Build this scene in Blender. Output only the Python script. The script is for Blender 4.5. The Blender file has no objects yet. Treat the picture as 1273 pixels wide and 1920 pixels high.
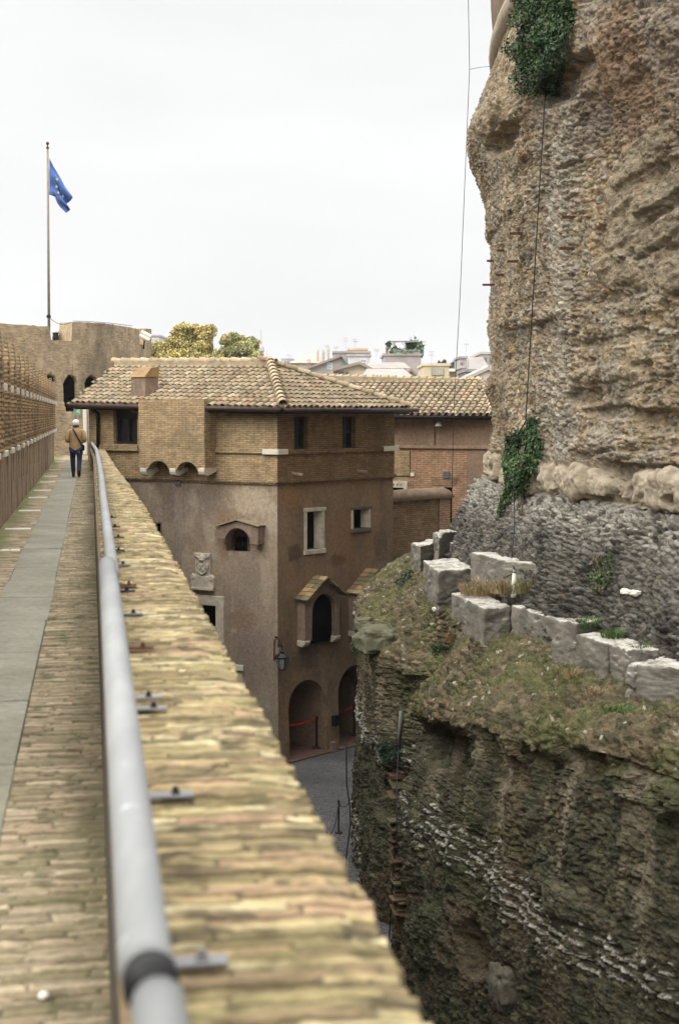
import bpy, bmesh, math, random
import numpy as np
from mathutils import Vector, noise as mnoise
from mathutils.geometry import tessellate_polygon

random.seed(7)
sc = bpy.context.scene
C0 = sc.collection
R = math.radians

# ------------------------------------------------------------------ camera
F = 2667.0                      # focal length in photo pixels (50 mm on a 24 x 36 frame held upright)
CX, CY, HOR = 636.5, 960.0, 776.0
EYE = 10.3                      # eye height above the ditch floor
TH = math.atan((CY - HOR) / F)
cam = bpy.data.cameras.new('camera')
cam.sensor_fit = 'VERTICAL'; cam.sensor_height = 36.0; cam.lens = 50.0
cam.clip_start = 0.05; cam.clip_end = 6000
cam.dof.use_dof = True; cam.dof.focus_distance = 36.0; cam.dof.aperture_fstop = 2.9
camo = bpy.data.objects.new('camera', cam); C0.objects.link(camo)
camo.location = (0, 0, EYE); camo.rotation_euler = (math.pi / 2 - TH, 0, 0)
sc.camera = camo

# ------------------------------------------------------------------ world and sun (overcast)
SUN_EL, SUN_AZ = R(42), R(-125)      # azimuth measured from +Y towards +X: behind the camera, to the left
w = bpy.data.worlds.new('World'); sc.world = w; w.use_nodes = True
nt = w.node_tree; nt.nodes.clear()
N = nt.nodes.new; L = nt.links.new
out = N('ShaderNodeOutputWorld'); bg = N('ShaderNodeBackground'); bg.inputs['Strength'].default_value = 0.1
sky = N('ShaderNodeTexSky'); sky.sky_type = 'NISHITA'; sky.sun_disc = False
sky.sun_elevation = SUN_EL; sky.sun_rotation = SUN_AZ; sky.dust_density = 4.0
tc = N('ShaderNodeTexCoord'); sep = N('ShaderNodeSeparateXYZ'); L(tc.outputs['Generated'], sep.inputs[0])
mr = N('ShaderNodeMapRange'); mr.inputs['From Min'].default_value = 0.27; mr.inputs['From Max'].default_value = 1.0
mr.inputs['To Min'].default_value = 6.45; mr.inputs['To Max'].default_value = 28.0
L(sep.outputs['Z'], mr.inputs['Value'])
cn = N('ShaderNodeTexNoise'); cn.inputs['Scale'].default_value = 2.6; cn.inputs['Detail'].default_value = 4
mp = N('ShaderNodeMapping'); mp.inputs['Scale'].default_value = (1, 1, 3.5); L(tc.outputs['Generated'], mp.inputs[0]); L(mp.outputs[0], cn.inputs['Vector'])
mr2 = N('ShaderNodeMapRange'); mr2.inputs['From Min'].default_value = .3; mr2.inputs['From Max'].default_value = .7
mr2.inputs['To Min'].default_value = .93; mr2.inputs['To Max'].default_value = 1.06; L(cn.outputs['Fac'], mr2.inputs['Value'])
mu = N('ShaderNodeMath'); mu.operation = 'MULTIPLY'; L(mr.outputs[0], mu.inputs[0]); L(mr2.outputs[0], mu.inputs[1])
cc = N('ShaderNodeCombineColor'); L(mu.outputs[0], cc.inputs[0]); L(mu.outputs[0], cc.inputs[1]); L(mu.outputs[0], cc.inputs[2])
mix = N('ShaderNodeMix'); mix.data_type = 'RGBA'; mix.inputs[0].default_value = 0.97
L(sky.outputs[0], mix.inputs[6]); L(cc.outputs[0], mix.inputs[7]); L(mix.outputs[2], bg.inputs['Color']); L(bg.outputs[0], out.inputs[0])

sl = bpy.data.lights.new('sun', 'SUN'); sl.energy = 1.3; sl.angle = R(45); sl.color = (1, .95, .86)
so = bpy.data.objects.new('sun', sl); C0.objects.link(so)
sd = Vector((math.sin(SUN_AZ) * math.cos(SUN_EL), math.cos(SUN_AZ) * math.cos(SUN_EL), math.sin(SUN_EL)))
so.rotation_euler = sd.to_track_quat('Z', 'Y').to_euler(); so.location = (-40, -40, 60)

sc.view_settings.view_transform = 'Standard'; sc.view_settings.look = 'None'
sc.view_settings.exposure = 0.6; sc.view_settings.gamma = 1.0
sc.cycles.max_bounces = 6; sc.cycles.diffuse_bounces = 4; sc.cycles.volume_bounces = 0
sc.cycles.use_denoising = True; sc.cycles.denoiser = 'OPENIMAGEDENOISE'; sc.cycles.denoising_input_passes = 'RGB_ALBEDO_NORMAL'; sc.cycles.denoising_prefilter = 'ACCURATE'

# ------------------------------------------------------------------ projecting photo pixels onto real surfaces
def ray(px, py):
    u = (px - CX) / F; v = (CY - py) / F
    return Vector((u, math.cos(TH) + v * math.sin(TH), v * math.cos(TH) - math.sin(TH)))
EYEV = Vector((0, 0, EYE))
def P(px, py, Y):
    r = ray(px, py); return EYEV + r * (Y / r.y)
def PZ(px, py, z):                     # z relative to the eye
    r = ray(px, py); return EYEV + r * (z / r.z)
# ------------------------------------------------------------------ numpy noise
def _h(ix, iy, iz, seed):
    U = lambda a: np.asarray(a).astype(np.int64).astype(np.uint32)
    n = U(ix) * np.uint32(374761393) + U(iy) * np.uint32(668265263) + U(iz) * np.uint32(2147483647) + np.uint32((seed * 1274126177) & 0xffffffff)
    n = (n ^ (n >> np.uint32(13))) * np.uint32(1274126177); n = (n ^ (n >> np.uint32(16))) * np.uint32(2246822519)
    return ((n ^ (n >> np.uint32(15))) & np.uint32(0xffffff)).astype(np.float32) / np.float32(0xffffff)
def vnoise(x, y, z, seed=0):
    if not np.any(np.asarray(z) != np.ravel(z)[0]):          # flat in z: 2D is enough
        x0 = np.floor(x); y0 = np.floor(y); fx = x - x0; fy = y - y0; z0 = math.floor(float(np.ravel(z)[0]) * 7.3)
        fx = fx * fx * (3 - 2 * fx); fy = fy * fy * (3 - 2 * fy)
        a = _h(x0, y0, z0, seed); b = _h(x0 + 1, y0, z0, seed); c = _h(x0, y0 + 1, z0, seed); d = _h(x0 + 1, y0 + 1, z0, seed)
        return (a + (b - a) * fx + (c - a) * fy + (a - b - c + d) * fx * fy) * 2 - 1
    x0 = np.floor(x); y0 = np.floor(y); z0 = np.floor(z)
    fx = x - x0; fy = y - y0; fz = z - z0
    fx = fx * fx * (3 - 2 * fx); fy = fy * fy * (3 - 2 * fy); fz = fz * fz * (3 - 2 * fz)
    r = 0
    for dx in (0, 1):
        for dy in (0, 1):
            for dz in (0, 1):
                wgt = (fx if dx else 1 - fx) * (fy if dy else 1 - fy) * (fz if dz else 1 - fz)
                r = r + wgt * _h(x0 + dx, y0 + dy, z0 + dz, seed)
    return r * 2 - 1
def fbm(x, y, z, oct=4, seed=0):
    a = 1.0; s = 0; t = 0
    for o in range(oct):
        s = s + a * vnoise(x, y, z, seed + o * 17); t += a
        x, y, z = x * 2.03 + 11.3, y * 2.03 + 5.1, z * 2.03 + 3.7; a *= .5
    return s / t
def worley(x, y, seed=0):
    """F1, F2 distances and a random id in 0..1 for each nearest cell"""
    x0 = np.floor(x); y0 = np.floor(y)
    f1 = np.full(x.shape, 9.0); f2 = np.full(x.shape, 9.0); cid = np.zeros(x.shape); zz = 0; til = np.zeros(x.shape)
    for dx in (-1, 0, 1):
        for dy in (-1, 0, 1):
            cx = x0 + dx; cy = y0 + dy
            px = cx + .15 + .7 * _h(cx, cy, zz, seed); py = cy + .15 + .7 * _h(cx, cy, zz + 1, seed)
            d = np.sqrt((x - px) ** 2 + (y - py) ** 2)
            nearer = d < f1
            f2 = np.where(nearer, f1, np.minimum(f2, d))
            cid = np.where(nearer, _h(cx, cy, zz + 2, seed), cid)
            til = np.where(nearer, (x - px) * (2 * _h(cx, cy, 3, seed) - 1) + (y - py) * (1.5 * _h(cx, cy, 4, seed) - 1.1), til)
            f1 = np.where(nearer, d, f1)
    return f1, f2, cid, til
def sstep(a, b, x):
    t = np.clip((x - a) / (b - a), 0, 1); return t * t * (3 - 2 * t)

# ------------------------------------------------------------------ objects
ORG = {}
def setp(o, label=None, cat=None, group=None, kind=None):
    if label: o['label'] = label
    if cat: o['category'] = cat
    if group: o['group'] = group
    if kind: o['kind'] = kind
    return o
def thing(name, label, cat, loc, group=None):
    o = bpy.data.objects.new(name, None); C0.objects.link(o); o.location = loc; o.empty_display_size = .2
    ORG[o] = Vector(loc)
    return setp(o, label, cat, group)
def link(name, me, mat, parent=None, org=None):
    o = bpy.data.objects.new(name, me); C0.objects.link(o)
    if mat: me.materials.append(mat)
    if parent is not None:
        o.parent = parent; ORG[o] = ORG.get(parent, Vector((0, 0, 0)))
    elif org is not None:
        o.location = org; ORG[o] = Vector(org)
    return o
def npmesh(name, V, Q, cols=None, uvs=None, smooth=True):
    """big quad mesh from arrays: V (n,3), Q (m,4)"""
    me = bpy.data.meshes.new(name)
    V = np.ascontiguousarray(V, dtype=np.float32); Q = np.ascontiguousarray(Q, dtype=np.int32)
    me.vertices.add(len(V)); me.vertices.foreach_set('co', V.ravel())
    k = Q.shape[1]
    me.loops.add(Q.size); me.loops.foreach_set('vertex_index', Q.ravel())
    me.polygons.add(len(Q)); me.polygons.foreach_set('loop_start', np.arange(0, Q.size, k, dtype=np.int32))
    me.polygons.foreach_set('loop_total', np.full(len(Q), k, dtype=np.int32))
    me.polygons.foreach_set('use_smooth', np.full(len(Q), smooth, dtype=bool))
    if cols is not None:
        ca = np.ones((len(V), 4), np.float32); ca[:, :3] = cols
        at = me.color_attributes.new('col', 'FLOAT_COLOR', 'POINT'); at.data.foreach_set('color', ca.ravel())
    if uvs is not None:
        ul = me.uv_layers.new(name='uv'); ul.data.foreach_set('uv', np.asarray(uvs, np.float32)[Q.ravel()].ravel())
    me.update(calc_edges=True); me.validate()
    return me
def gridq(nr, ncol):
    i = np.arange(nr - 1)[:, None] * ncol + np.arange(ncol - 1)[None, :]
    i = i.ravel()
    return np.stack([i, i + 1, i + ncol + 1, i + ncol], 1)

class MB:
    """collects shapes (world coordinates) and builds ONE mesh object"""
    def __init__(s): s.v = []; s.f = []; s.uv = {}; s.c = {}; s.col = None
    def add(s, vs, fs, uvs=None, col=None):
        b = len(s.v); s.v += [Vector(v) for v in vs]
        for f in fs: s.f.append([b + i for i in f])
        if uvs is not None:
            for i, t in enumerate(uvs): s.uv[b + i] = t
        cl = col if col is not None else s.col
        if cl is not None:
            for i in range(len(vs)): s.c[b + i] = cl
        return s
    def box(s, c, ax, ay, az, col=None):          # centre and three half axes
        c, ax, ay, az = Vector(c), Vector(ax), Vector(ay), Vector(az)
        if ax.cross(ay).dot(az) < 0: ax = -ax
        vs = [c + sx * ax + sy * ay + sz * az for sz in (-1, 1) for sy in (-1, 1) for sx in (-1, 1)]
        return s.add(vs, [(0, 2, 3, 1), (4, 5, 7, 6), (0, 1, 5, 4), (2, 6, 7, 3), (0, 4, 6, 2), (1, 3, 7, 5)], col=col)
    def bar(s, a, b, wx, wy, up=(0, 0, 1), col=None):
        a, b = Vector(a), Vector(b); d = (b - a) / 2; u = Vector(up)
        x = d.cross(u)
        if x.length < 1e-6: x = d.cross(Vector((1, 0, 0)))
        x.normalize(); y = x.cross(d).normalized()
        return s.box((a + b) / 2, x * wx / 2, d, y * wy / 2, col)
    def tube(s, pts, r, n=8, cap=True, col=None):
        pts = [Vector(p) for p in pts]; rr = r if isinstance(r, (list, tuple)) else [r] * len(pts)
        vs = []; fs = []; ref = None
        for i, p in enumerate(pts):
            d = (pts[min(i + 1, len(pts) - 1)] - pts[max(i - 1, 0)]).normalized()
            if ref is None: ref = Vector((0, 0, 1)) if abs(d.z) < .9 else Vector((1, 0, 0))
            x = d.cross(ref).normalized(); y = x.cross(d).normalized(); ref = y if abs(y.dot(d)) < .99 else ref
            for k in range(n):
                t = 2 * math.pi * k / n
                vs.append(p + (x * math.cos(t) + y * math.sin(t)) * rr[i])
        for i in range(len(pts) - 1):
            for k in range(n):
                fs.append((i * n + k, (i + 1) * n + k, (i + 1) * n + (k + 1) % n, i * n + (k + 1) % n))
        if cap: fs.append(list(range(n))); fs.append(list(range((len(pts) - 1) * n, len(pts) * n))[::-1])
        return s.add(vs, fs, col=col)
    def lathe(s, base, prof, n=16, col=None, axis=(0, 0, 1)):
        ax = Vector(axis).normalized(); q = ax.to_track_quat('Z', 'Y'); base = Vector(base)
        vs = []; fs = []
        for r, z in prof:
            for k in range(n):
                t = 2 * math.pi * k / n
                vs.append(base + q @ Vector((r * math.cos(t), r * math.sin(t), z)))
        for i in range(len(prof) - 1):
            for k in range(n):
                fs.append((i * n + k, i * n + (k + 1) % n, (i + 1) * n + (k + 1) % n, (i + 1) * n + k))
        fs.append(list(range(n))[::-1]); fs.append(list(range((len(prof) - 1) * n, len(prof) * n)))
        return s.add(vs, fs, col=col)
    def prism(s, poly, ext, col=None):              # planar polygon extruded by a vector
        poly = [Vector(p) for p in poly]; e = Vector(ext); n = len(poly)
        nr = Vector((0, 0, 0))
        for i in range(n): nr += poly[i].cross(poly[(i + 1) % n])
        if nr.dot(e) < 0: poly = poly[::-1]
        tri = tessellate_polygon([poly])
        vs = poly + [p + e for p in poly]
        fs = []
        for t in tri:
            a, b, c = [poly[i] for i in t]
            t = list(t) if (b - a).cross(c - a).dot(e) < 0 else list(t)[::-1]
            fs.append(t); fs.append([i + n for i in t[::-1]])
        for i in range(n): j = (i + 1) % n; fs.append((i, j, j + n, i + n))
        return s.add(vs, fs, col=col)
    def build(s, name, mat, parent=None, smooth=False, az=0.0, bevel=0, org=None, sub=0):
        off = ORG.get(parent, Vector((0, 0, 0))) if parent is not None else (Vector(org) if org is not None else Vector((0, 0, 0)))
        me = bpy.data.meshes.new(name)
        me.from_pydata([v - off for v in s.v], [], s.f); me.update()
        ul = me.uv_layers.new(name='uv')
        ca, sa = math.cos(az), math.sin(az)
        for p in me.polygons:
            n = p.normal; p.use_smooth = smooth
            if abs(n.z) > .75: t = Vector((ca, sa, 0)); b = Vector((-sa, ca, 0))
            else: t = Vector((-n.y, n.x, 0)).normalized(); b = Vector((0, 0, 1))
            for li in p.loop_indices:
                vi = me.loops[li].vertex_index
                if vi in s.uv: ul.data[li].uv = s.uv[vi]
                else: w_ = s.v[vi]; ul.data[li].uv = (w_.dot(t), w_.dot(b))
        if s.c:
            at = me.color_attributes.new('col', 'FLOAT_COLOR', 'POINT')
            for i, cl in s.c.items(): at.data[i].color = (*cl[:3], 1)
        o = link(name, me, mat, parent, org)
        if bevel:
            m = o.modifiers.new('bevel', 'BEVEL'); m.width = bevel; m.segments = 2; m.limit_method = 'ANGLE'; m.angle_limit = R(40)
        return o

# ------------------------------------------------------------------ materials
def srgb(r, g, b):
    f = lambda c: (c / 255 / 12.92) if c / 255 <= .04045 else ((c / 255 + .055) / 1.055) ** 2.4
    return (f(r), f(g), f(b))
class NM:
    def __init__(s, name, rough=.85, metal=0.0, spec=.3):
        s.m = bpy.data.materials.new(name); s.m.use_nodes = True; s.t = s.m.node_tree
        s.b = s.t.nodes['Principled BSDF']; s.b.inputs['Roughness'].default_value = rough
        s.b.inputs['Metallic'].default_value = metal; s.b.inputs['Specular IOR Level'].default_value = spec
    def n(s, typ, **kw):
        nd = s.t.nodes.new(typ)
        for k, v in kw.items(): setattr(nd, k, v)
        return nd
    def l(s, a, b): s.t.links.new(a, b)
    def coord(s, kind='Object', scale=(1, 1, 1)):
        t = s.n('ShaderNodeTexCoord'); m = s.n('ShaderNodeMapping'); m.inputs['Scale'].default_value = scale
        s.l(t.outputs[kind], m.inputs[0]); return m.outputs[0]
    def noise(s, vec, scale, detail=5, rough=.6):
        n_ = s.n('ShaderNodeTexNoise'); n_.inputs['Scale'].default_value = scale; n_.inputs['Detail'].default_value = detail
        n_.inputs['Roughness'].default_value = rough; s.l(vec, n_.inputs['Vector']); return n_.outputs['Fac']
    def rng(s, v, a, b, c, d):
        m = s.n('ShaderNodeMapRange'); m.inputs['From Min'].default_value = a; m.inputs['From Max'].default_value = b
        m.inputs['To Min'].default_value = c; m.inputs['To Max'].default_value = d; s.l(v, m.inputs['Value']); return m.outputs[0]
    def mixc(s, fac, a, b, mode='MIX'):
        m = s.n('ShaderNodeMix', data_type='RGBA', blend_type=mode)
        for sock, v in ((m.inputs[0], fac), (m.inputs[6], a), (m.inputs[7], b)):
            if hasattr(v, 'is_linked'): s.l(v, sock)
            elif isinstance(v, (int, float)): sock.default_value = v
            else: sock.default_value = (*v[:3], 1)
        return m.outputs[2]
    def grey(s, v):
        c = s.n('ShaderNodeCombineColor'); [s.l(v, c.inputs[i]) for i in range(3)]; return c.outputs[0]
    def bump(s, h, strength=.4, dist=.02, prev=None):
        b = s.n('ShaderNodeBump'); b.inputs['Strength'].default_value = strength; b.inputs['Distance'].default_value = dist
        s.l(h, b.inputs['Height'])
        if prev is not None: s.l(prev, b.inputs['Normal'])
        return b.outputs['Normal']
    def fin(s, col, nrm=None):
        if hasattr(col, 'is_linked'): s.l(col, s.b.inputs['Base Color'])
        else: s.b.inputs['Base Color'].default_value = (*col[:3], 1)
        if nrm is not None: s.l(nrm, s.b.inputs['Normal'])
        return s.m
def simple(name, col, rough=.7, metal=0.0, var=.2, scale=6, bump=.15, dist=.01, spec=.3):
    m = NM(name, rough, metal, spec); v = m.coord()
    n_ = m.noise(v, scale)
    c = m.mixc(1.0, col, m.grey(m.rng(n_, .25, .75, 1 - var, 1 + var)), 'MULTIPLY')
    return m.fin(c, m.bump(m.noise(v, scale * 5), bump, dist))
def attr(name, rough=.9, var=.25, scale=8, bscale=40, bump=.4, dist=.02, moss=None, mscale=.8, mth=(.5, .68)):
    m = NM(name, rough); a = m.n('ShaderNodeAttribute', attribute_name='col'); v = m.coord()
    c = m.mixc(1.0, a.outputs['Color'], m.grey(m.rng(m.noise(v, scale, 6, .7), .25, .75, 1 - var, 1 + var)), 'MULTIPLY')
    if moss: c = m.mixc(m.rng(m.noise(v, mscale, 7, .7), mth[0], mth[1], 0, .85), c, moss)
    return m.fin(c, m.bump(m.noise(v, bscale, 6, .7), bump, dist))
def bricks(name, c1, c2, mortar, bw=.27, bh=.052, ms=.009, dirt=None, dscale=.7, dth=(.5, .7), dfac=.6, light=None, bump=.5, streak=False):
    m = NM(name, .92)
    uv = m.coord('UV'); ob = m.coord('Object')
    b = m.n('ShaderNodeTexBrick'); b.inputs['Scale'].default_value = 1; b.inputs['Brick Width'].default_value = bw
    b.inputs['Row Height'].default_value = bh; b.inputs['Mortar Size'].default_value = ms; b.inputs['Mortar Smooth'].default_value = .3
    b.inputs['Bias'].default_value = 0
    b.inputs['Color1'].default_value = (*c1, 1); b.inputs['Color2'].default_value = (*c2, 1); b.inputs['Mortar'].default_value = (*mortar, 1)
    # a little wobble so the courses are not ruled
    wn = m.n('ShaderNodeTexNoise'); wn.inputs['Scale'].default_value = 1.7; m.l(uv, wn.inputs['Vector'])
    wv = m.n('ShaderNodeVectorMath', operation='MULTIPLY_ADD'); m.l(wn.outputs['Color'], wv.inputs[0]); wv.inputs[1].default_value = (.04, .03, 0); m.l(uv, wv.inputs[2])
    m.l(wv.outputs[0], b.inputs['Vector'])
    c = m.mixc(1.0, b.outputs['Color'], m.grey(m.rng(m.noise(ob, 3.0, 6, .7), .25, .75, .65, 1.35)), 'MULTIPLY')
    c = m.mixc(1.0, c, m.grey(m.rng(m.noise(m.coord('UV', (5, 17, 1)), 1.0, 3, .6), .3, .7, .72, 1.28)), 'MULTIPLY')
    if light: c = m.mixc(m.rng(m.noise(m.coord('Object', (1.1, 1.1, 1.1)), 1.3, 6, .7), .52, .68, 0, .55), c, light)
    if dirt:
        dv = m.coord('Object', (1, 1, .28)) if streak else ob
        c = m.mixc(m.rng(m.noise(dv, dscale, 7, .65), dth[0], dth[1], 0, dfac), c, dirt)
    nr = m.bump(b.outputs['Fac'], -bump, .012)
    return m.fin(c, m.bump(m.noise(ob, 45, 4), .35, .008, nr))
def plaster(name, base, dark, light, rust=None, sc_=.55, marks=()):
    m = NM(name, .93); ob = m.coord('Object'); st = m.coord('Object', (1.0, 1.0, .16)); 
    c = m.mixc(m.rng(m.noise(ob, sc_, 7, .62), .36, .64, 0, 1), dark, base)
    c = m.mixc(m.rng(m.noise(m.coord('Object', (1.3, 1.3, .8)), sc_ * 1.1, 8, .6), .53, .57, 0, .6), c, light)
    c = m.mixc(m.rng(m.noise(st, 1.5, 6, .6), .45, .75, 0, .7), c, dark)
    if rust: c = m.mixc(m.rng(m.noise(m.coord('Object', (1.0, 1.0, .12)), 1.1, 5, .6), .5, .72, 0, .75), c, rust)
    for (mu, mv, ru, rv, mc, fac) in marks:          # stains and worn patches with a shape of their own, placed in wall metres
        mp_ = m.n('ShaderNodeMapping'); mp_.inputs['Location'].default_value = (-mu / ru, -mv / rv, 0); mp_.inputs['Scale'].default_value = (1 / ru, 1 / rv, 1); t_ = m.n('ShaderNodeTexCoord'); m.l(t_.outputs['UV'], mp_.inputs[0])
        le = m.n('ShaderNodeVectorMath', operation='LENGTH'); m.l(mp_.outputs[0], le.inputs[0])
        ad = m.n('ShaderNodeMath', operation='MULTIPLY_ADD'); m.l(m.noise(m.coord('UV', (1.2 / ru ** .5, 1.2 / rv ** .5, 1)), 2.2, 7, .65), ad.inputs[0]); ad.inputs[1].default_value = 1.9; m.l(le.outputs['Value'], ad.inputs[2])
        c = m.mixc(m.rng(ad.outputs[0], 1.55, 1.95, fac, 0), c, mc)
    c = m.mixc(1.0, c, m.grey(m.rng(m.noise(ob, 9, 6, .75), .25, .75, .66, 1.34)), 'MULTIPLY')
    c = m.mixc(1.0, c, m.grey(m.rng(m.noise(ob, 34, 4, .8), .3, .7, .75, 1.25)), 'MULTIPLY')
    return m.fin(c, m.bump(m.noise(ob, 16, 7, .75), .6, .03))

M = {}
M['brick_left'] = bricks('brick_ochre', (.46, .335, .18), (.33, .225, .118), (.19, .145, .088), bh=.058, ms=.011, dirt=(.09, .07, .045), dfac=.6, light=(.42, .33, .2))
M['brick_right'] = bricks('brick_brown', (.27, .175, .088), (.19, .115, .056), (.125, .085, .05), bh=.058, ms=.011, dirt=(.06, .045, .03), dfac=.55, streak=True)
M['brick_red'] = bricks('brick_red', (.33, .15, .078), (.26, .15, .08), (.36, .28, .19), bh=.075, ms=.014, dirt=(.10, .06, .04), dfac=.4)
M['brick_stub'] = bricks('brick_stub', (.33, .215, .12), (.23, .145, .08), (.15, .11, .065), bh=.066, ms=.012, dirt=(.07, .05, .03), dfac=.6)
M['brick_tower'] = bricks('brick_tower', (.40, .295, .175), (.27, .185, .105), (.36, .30, .20), bh=.06, dirt=(.09, .075, .05), dscale=.5, dth=(.5, .66), dfac=.7, light=(.46, .36, .25), streak=True)
M['brick_rib'] = bricks('brick_rib', (.52, .38, .21), (.40, .265, .145), (.19, .135, .08), bw=.28, bh=.07, ms=.018, dirt=(.07, .05, .03), dfac=.55, bump=1.0)
M['brick_wall'] = bricks('brick_curtain', (.26, .18, .1), (.19, .125, .07), (.17, .14, .1), dirt=(.07, .06, .04), dfac=.6)
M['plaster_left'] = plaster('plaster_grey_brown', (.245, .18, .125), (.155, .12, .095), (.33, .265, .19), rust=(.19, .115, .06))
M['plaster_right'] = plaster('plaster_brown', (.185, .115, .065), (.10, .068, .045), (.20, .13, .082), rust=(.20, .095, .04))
M['plaster_rear'] = plaster('plaster_rear', (.30, .20, .135), (.215, .15, .105), (.35, .245, .175))
M['plaster_walk'] = plaster('plaster_walkway', (.33, .235, .155), (.225, .165, .11), (.37, .27, .185), rust=(.26, .175, .10), sc_=1.2)
M['plaster_niche'] = plaster('plaster_niche', (.29, .215, .16), (.2, .14, .1), (.32, .25, .19), sc_=1.5)
M['marble'] = simple('weathered_marble', (.52, .46, .36), .7, var=.3, scale=5, bump=.3)
M['white'] = simple('white_paint', (.68, .64, .54), .6, var=.1)
M['dark_wood'] = simple('dark_wood', (.012, .011, .011), .55, var=.3, scale=10)
M['void'] = simple('unlit_interior', (.006, .005, .0045), 1.0, var=.1, spec=0.0)
M['glass_dark'] = simple('dark_glass', (.012, .014, .02), .08, var=.1, bump=.02, spec=.6)
M['glass_pale'] = simple('lamp_glass', (.22, .24, .22), .15, var=.2, bump=.02, spec=.6)
M['gutter'] = simple('brown_gutter', (.045, .026, .02), .45, var=.3, scale=4)
M['iron'] = simple('black_iron', (.012, .012, .013), .5, var=.3)
M['rust'] = simple('rusty_iron', (.10, .035, .018), .85, var=.4, scale=30)
M['galv'] = simple('dull_galvanised_steel', (.20, .20, .20), .5, metal=.35, var=.25, scale=16, bump=.12, spec=.5)
M['railm'] = None
M['tile'] = attr('roof_tile', .88, .35, 14, 60, .35, .01, moss=(.16, .13, .075), mscale=2.2, mth=(.52, .66))
M['mortar'] = simple('lime_mortar', (.33, .27, .18), .95, var=.35, scale=4, bump=.4)
m = NM('rubble_masonry', .95, 0, .15); a = m.n('ShaderNodeAttribute', attribute_name='col'); ob = m.coord('Object', (1, 1, 1.5))
vo = m.n('ShaderNodeTexVoronoi', feature='F1'); vo.inputs['Scale'].default_value = 13; m.l(ob, vo.inputs['Vector'])
sg = m.n('ShaderNodeSeparateColor'); m.l(vo.outputs['Color'], sg.inputs[0])
c = m.mixc(1.0, a.outputs['Color'], m.grey(m.rng(sg.outputs[0], 0, 1, .78, 1.22)), 'MULTIPLY')
c = m.mixc(1.0, c, m.grey(m.rng(m.noise(ob, 8, 6, .7), .28, .72, .7, 1.3)), 'MULTIPLY')
c = m.mixc(1.0, c, m.grey(m.rng(m.noise(ob, 38, 4, .75), .3, .7, .72, 1.28)), 'MULTIPLY')
nb_ = m.bump(m.rng(vo.outputs['Distance'], 0, .6, 1, 0), .8, .035); nb_ = m.bump(m.noise(ob, 22, 6, .75), .9, .06, nb_)
M['rock'] = m.fin(c, nb_)
M['tuff'] = attr('tuff', .95, .35, 6, 24, .8, .04)
M['travertine'] = None
M['coping'] = attr('old_coping_brick', .9, .5, 16, 60, .9, .012, moss=(.12, .10, .04), mscale=3.4, mth=(.52, .7))
M['paving'] = attr('old_paving_brick', .9, .35, 24, 80, .6, .008, moss=(.085, .095, .025), mscale=1.1, mth=(.56, .74))
M['leaf'] = attr('leaves', .6, .3, 3, 30, .1, .01)
M['grass'] = attr('grass_blades', .8, .2, 3, 30, .1, .01)
M['flat'] = attr('plain_attribute', .8, .12, 5, 40, .1, .01)
# the rail: white grey paint, dull and patchy
m = NM('grey_rail_paint', .65, 0.0, .25); v = m.coord('Object', (1, .25, 1))
c = m.mixc(m.rng(m.noise(m.coord('Object', (6, 1.2, 6)), 1.0, 5, .6), .45, .7, 0, .5), (.225, .23, .225), (.345, .35, .34))
c = m.mixc(m.rng(m.noise(m.coord('Object'), 16, 4), .66, .72, 0, .6), c, (.45, .46, .455))
M['railm'] = m.fin(c, m.bump(m.noise(m.coord('Object'), 30, 3), .1, .004))
# travertine: pale on top, grey crust, pits in beds
m = NM('travertine', .9); ob = m.coord('Object'); bd = m.coord('Object', (1.2, 1.2, 6))
c = m.mixc(m.rng(m.noise(ob, 1.6, 7, .65), .4, .62, 0, 1), (.15, .138, .112), (.285, .26, .215))
geo = m.n('ShaderNodeNewGeometry'); sp = m.n('ShaderNodeSeparateXYZ'); m.l(geo.outputs['Normal'], sp.inputs[0])
pale_up = m.n('ShaderNodeMath', operation='MULTIPLY'); m.l(m.rng(sp.outputs['Z'], .45, .9, 0, .8), pale_up.inputs[0]); m.l(m.rng(m.noise(ob, 3, 6, .7), .34, .52, 0, 1), pale_up.inputs[1])
c = m.mixc(pale_up.outputs[0], c, (.62, .59, .52))     # paler where the stone faces upwards
c = m.mixc(m.rng(m.noise(bd, 2.5, 7, .7), .52, .66, 0, .75), c, (.11, .098, .075))
c = m.mixc(m.rng(m.noise(ob, 2.2, 5), .6, .72, 0, .5), c, (.11, .115, .05))
M['travertine'] = m.fin(c, m.bump(m.noise(bd, 9, 7, .75), .8, .04))
# cobbles
m = NM('cobbles', .75); uv = m.coord('Object')
rot = m.n('ShaderNodeMapping'); rot.inputs['Rotation'].default_value = (0, 0, R(38)); m.l(uv, rot.inputs[0])
vo = m.n('ShaderNodeTexVoronoi', feature='F1'); vo.inputs['Scale'].default_value = 7.5; vo.inputs['Randomness'].default_value = .55; m.l(rot.outputs[0], vo.inputs['Vector'])
ve = m.n('ShaderNodeTexVoronoi', feature='DISTANCE_TO_EDGE'); ve.inputs['Scale'].default_value = 7.5; ve.inputs['Randomness'].default_value = .55; m.l(rot.outputs[0], ve.inputs['Vector'])
c = m.mixc(vo.outputs['Distance'], (.13, .125, .125), (.10, .095, .095))
c = m.mixc(1.0, c, m.grey(m.rng(m.noise(uv, .6, 6, .6), .3, .7, .7, 1.3)), 'MULTIPLY')
c = m.mixc(m.rng(ve.outputs['Distance'], 0, .07, .8, 0), c, (.05, .045, .038))
c = m.mixc(m.rng(m.noise(uv, 1.3, 6, .7), .6, .72, 0, .5), c, (.18, .17, .15))
M['cobble'] = m.fin(c, m.bump(m.rng(ve.outputs['Distance'], 0, .12, 0, 1), .9, .03))
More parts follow.
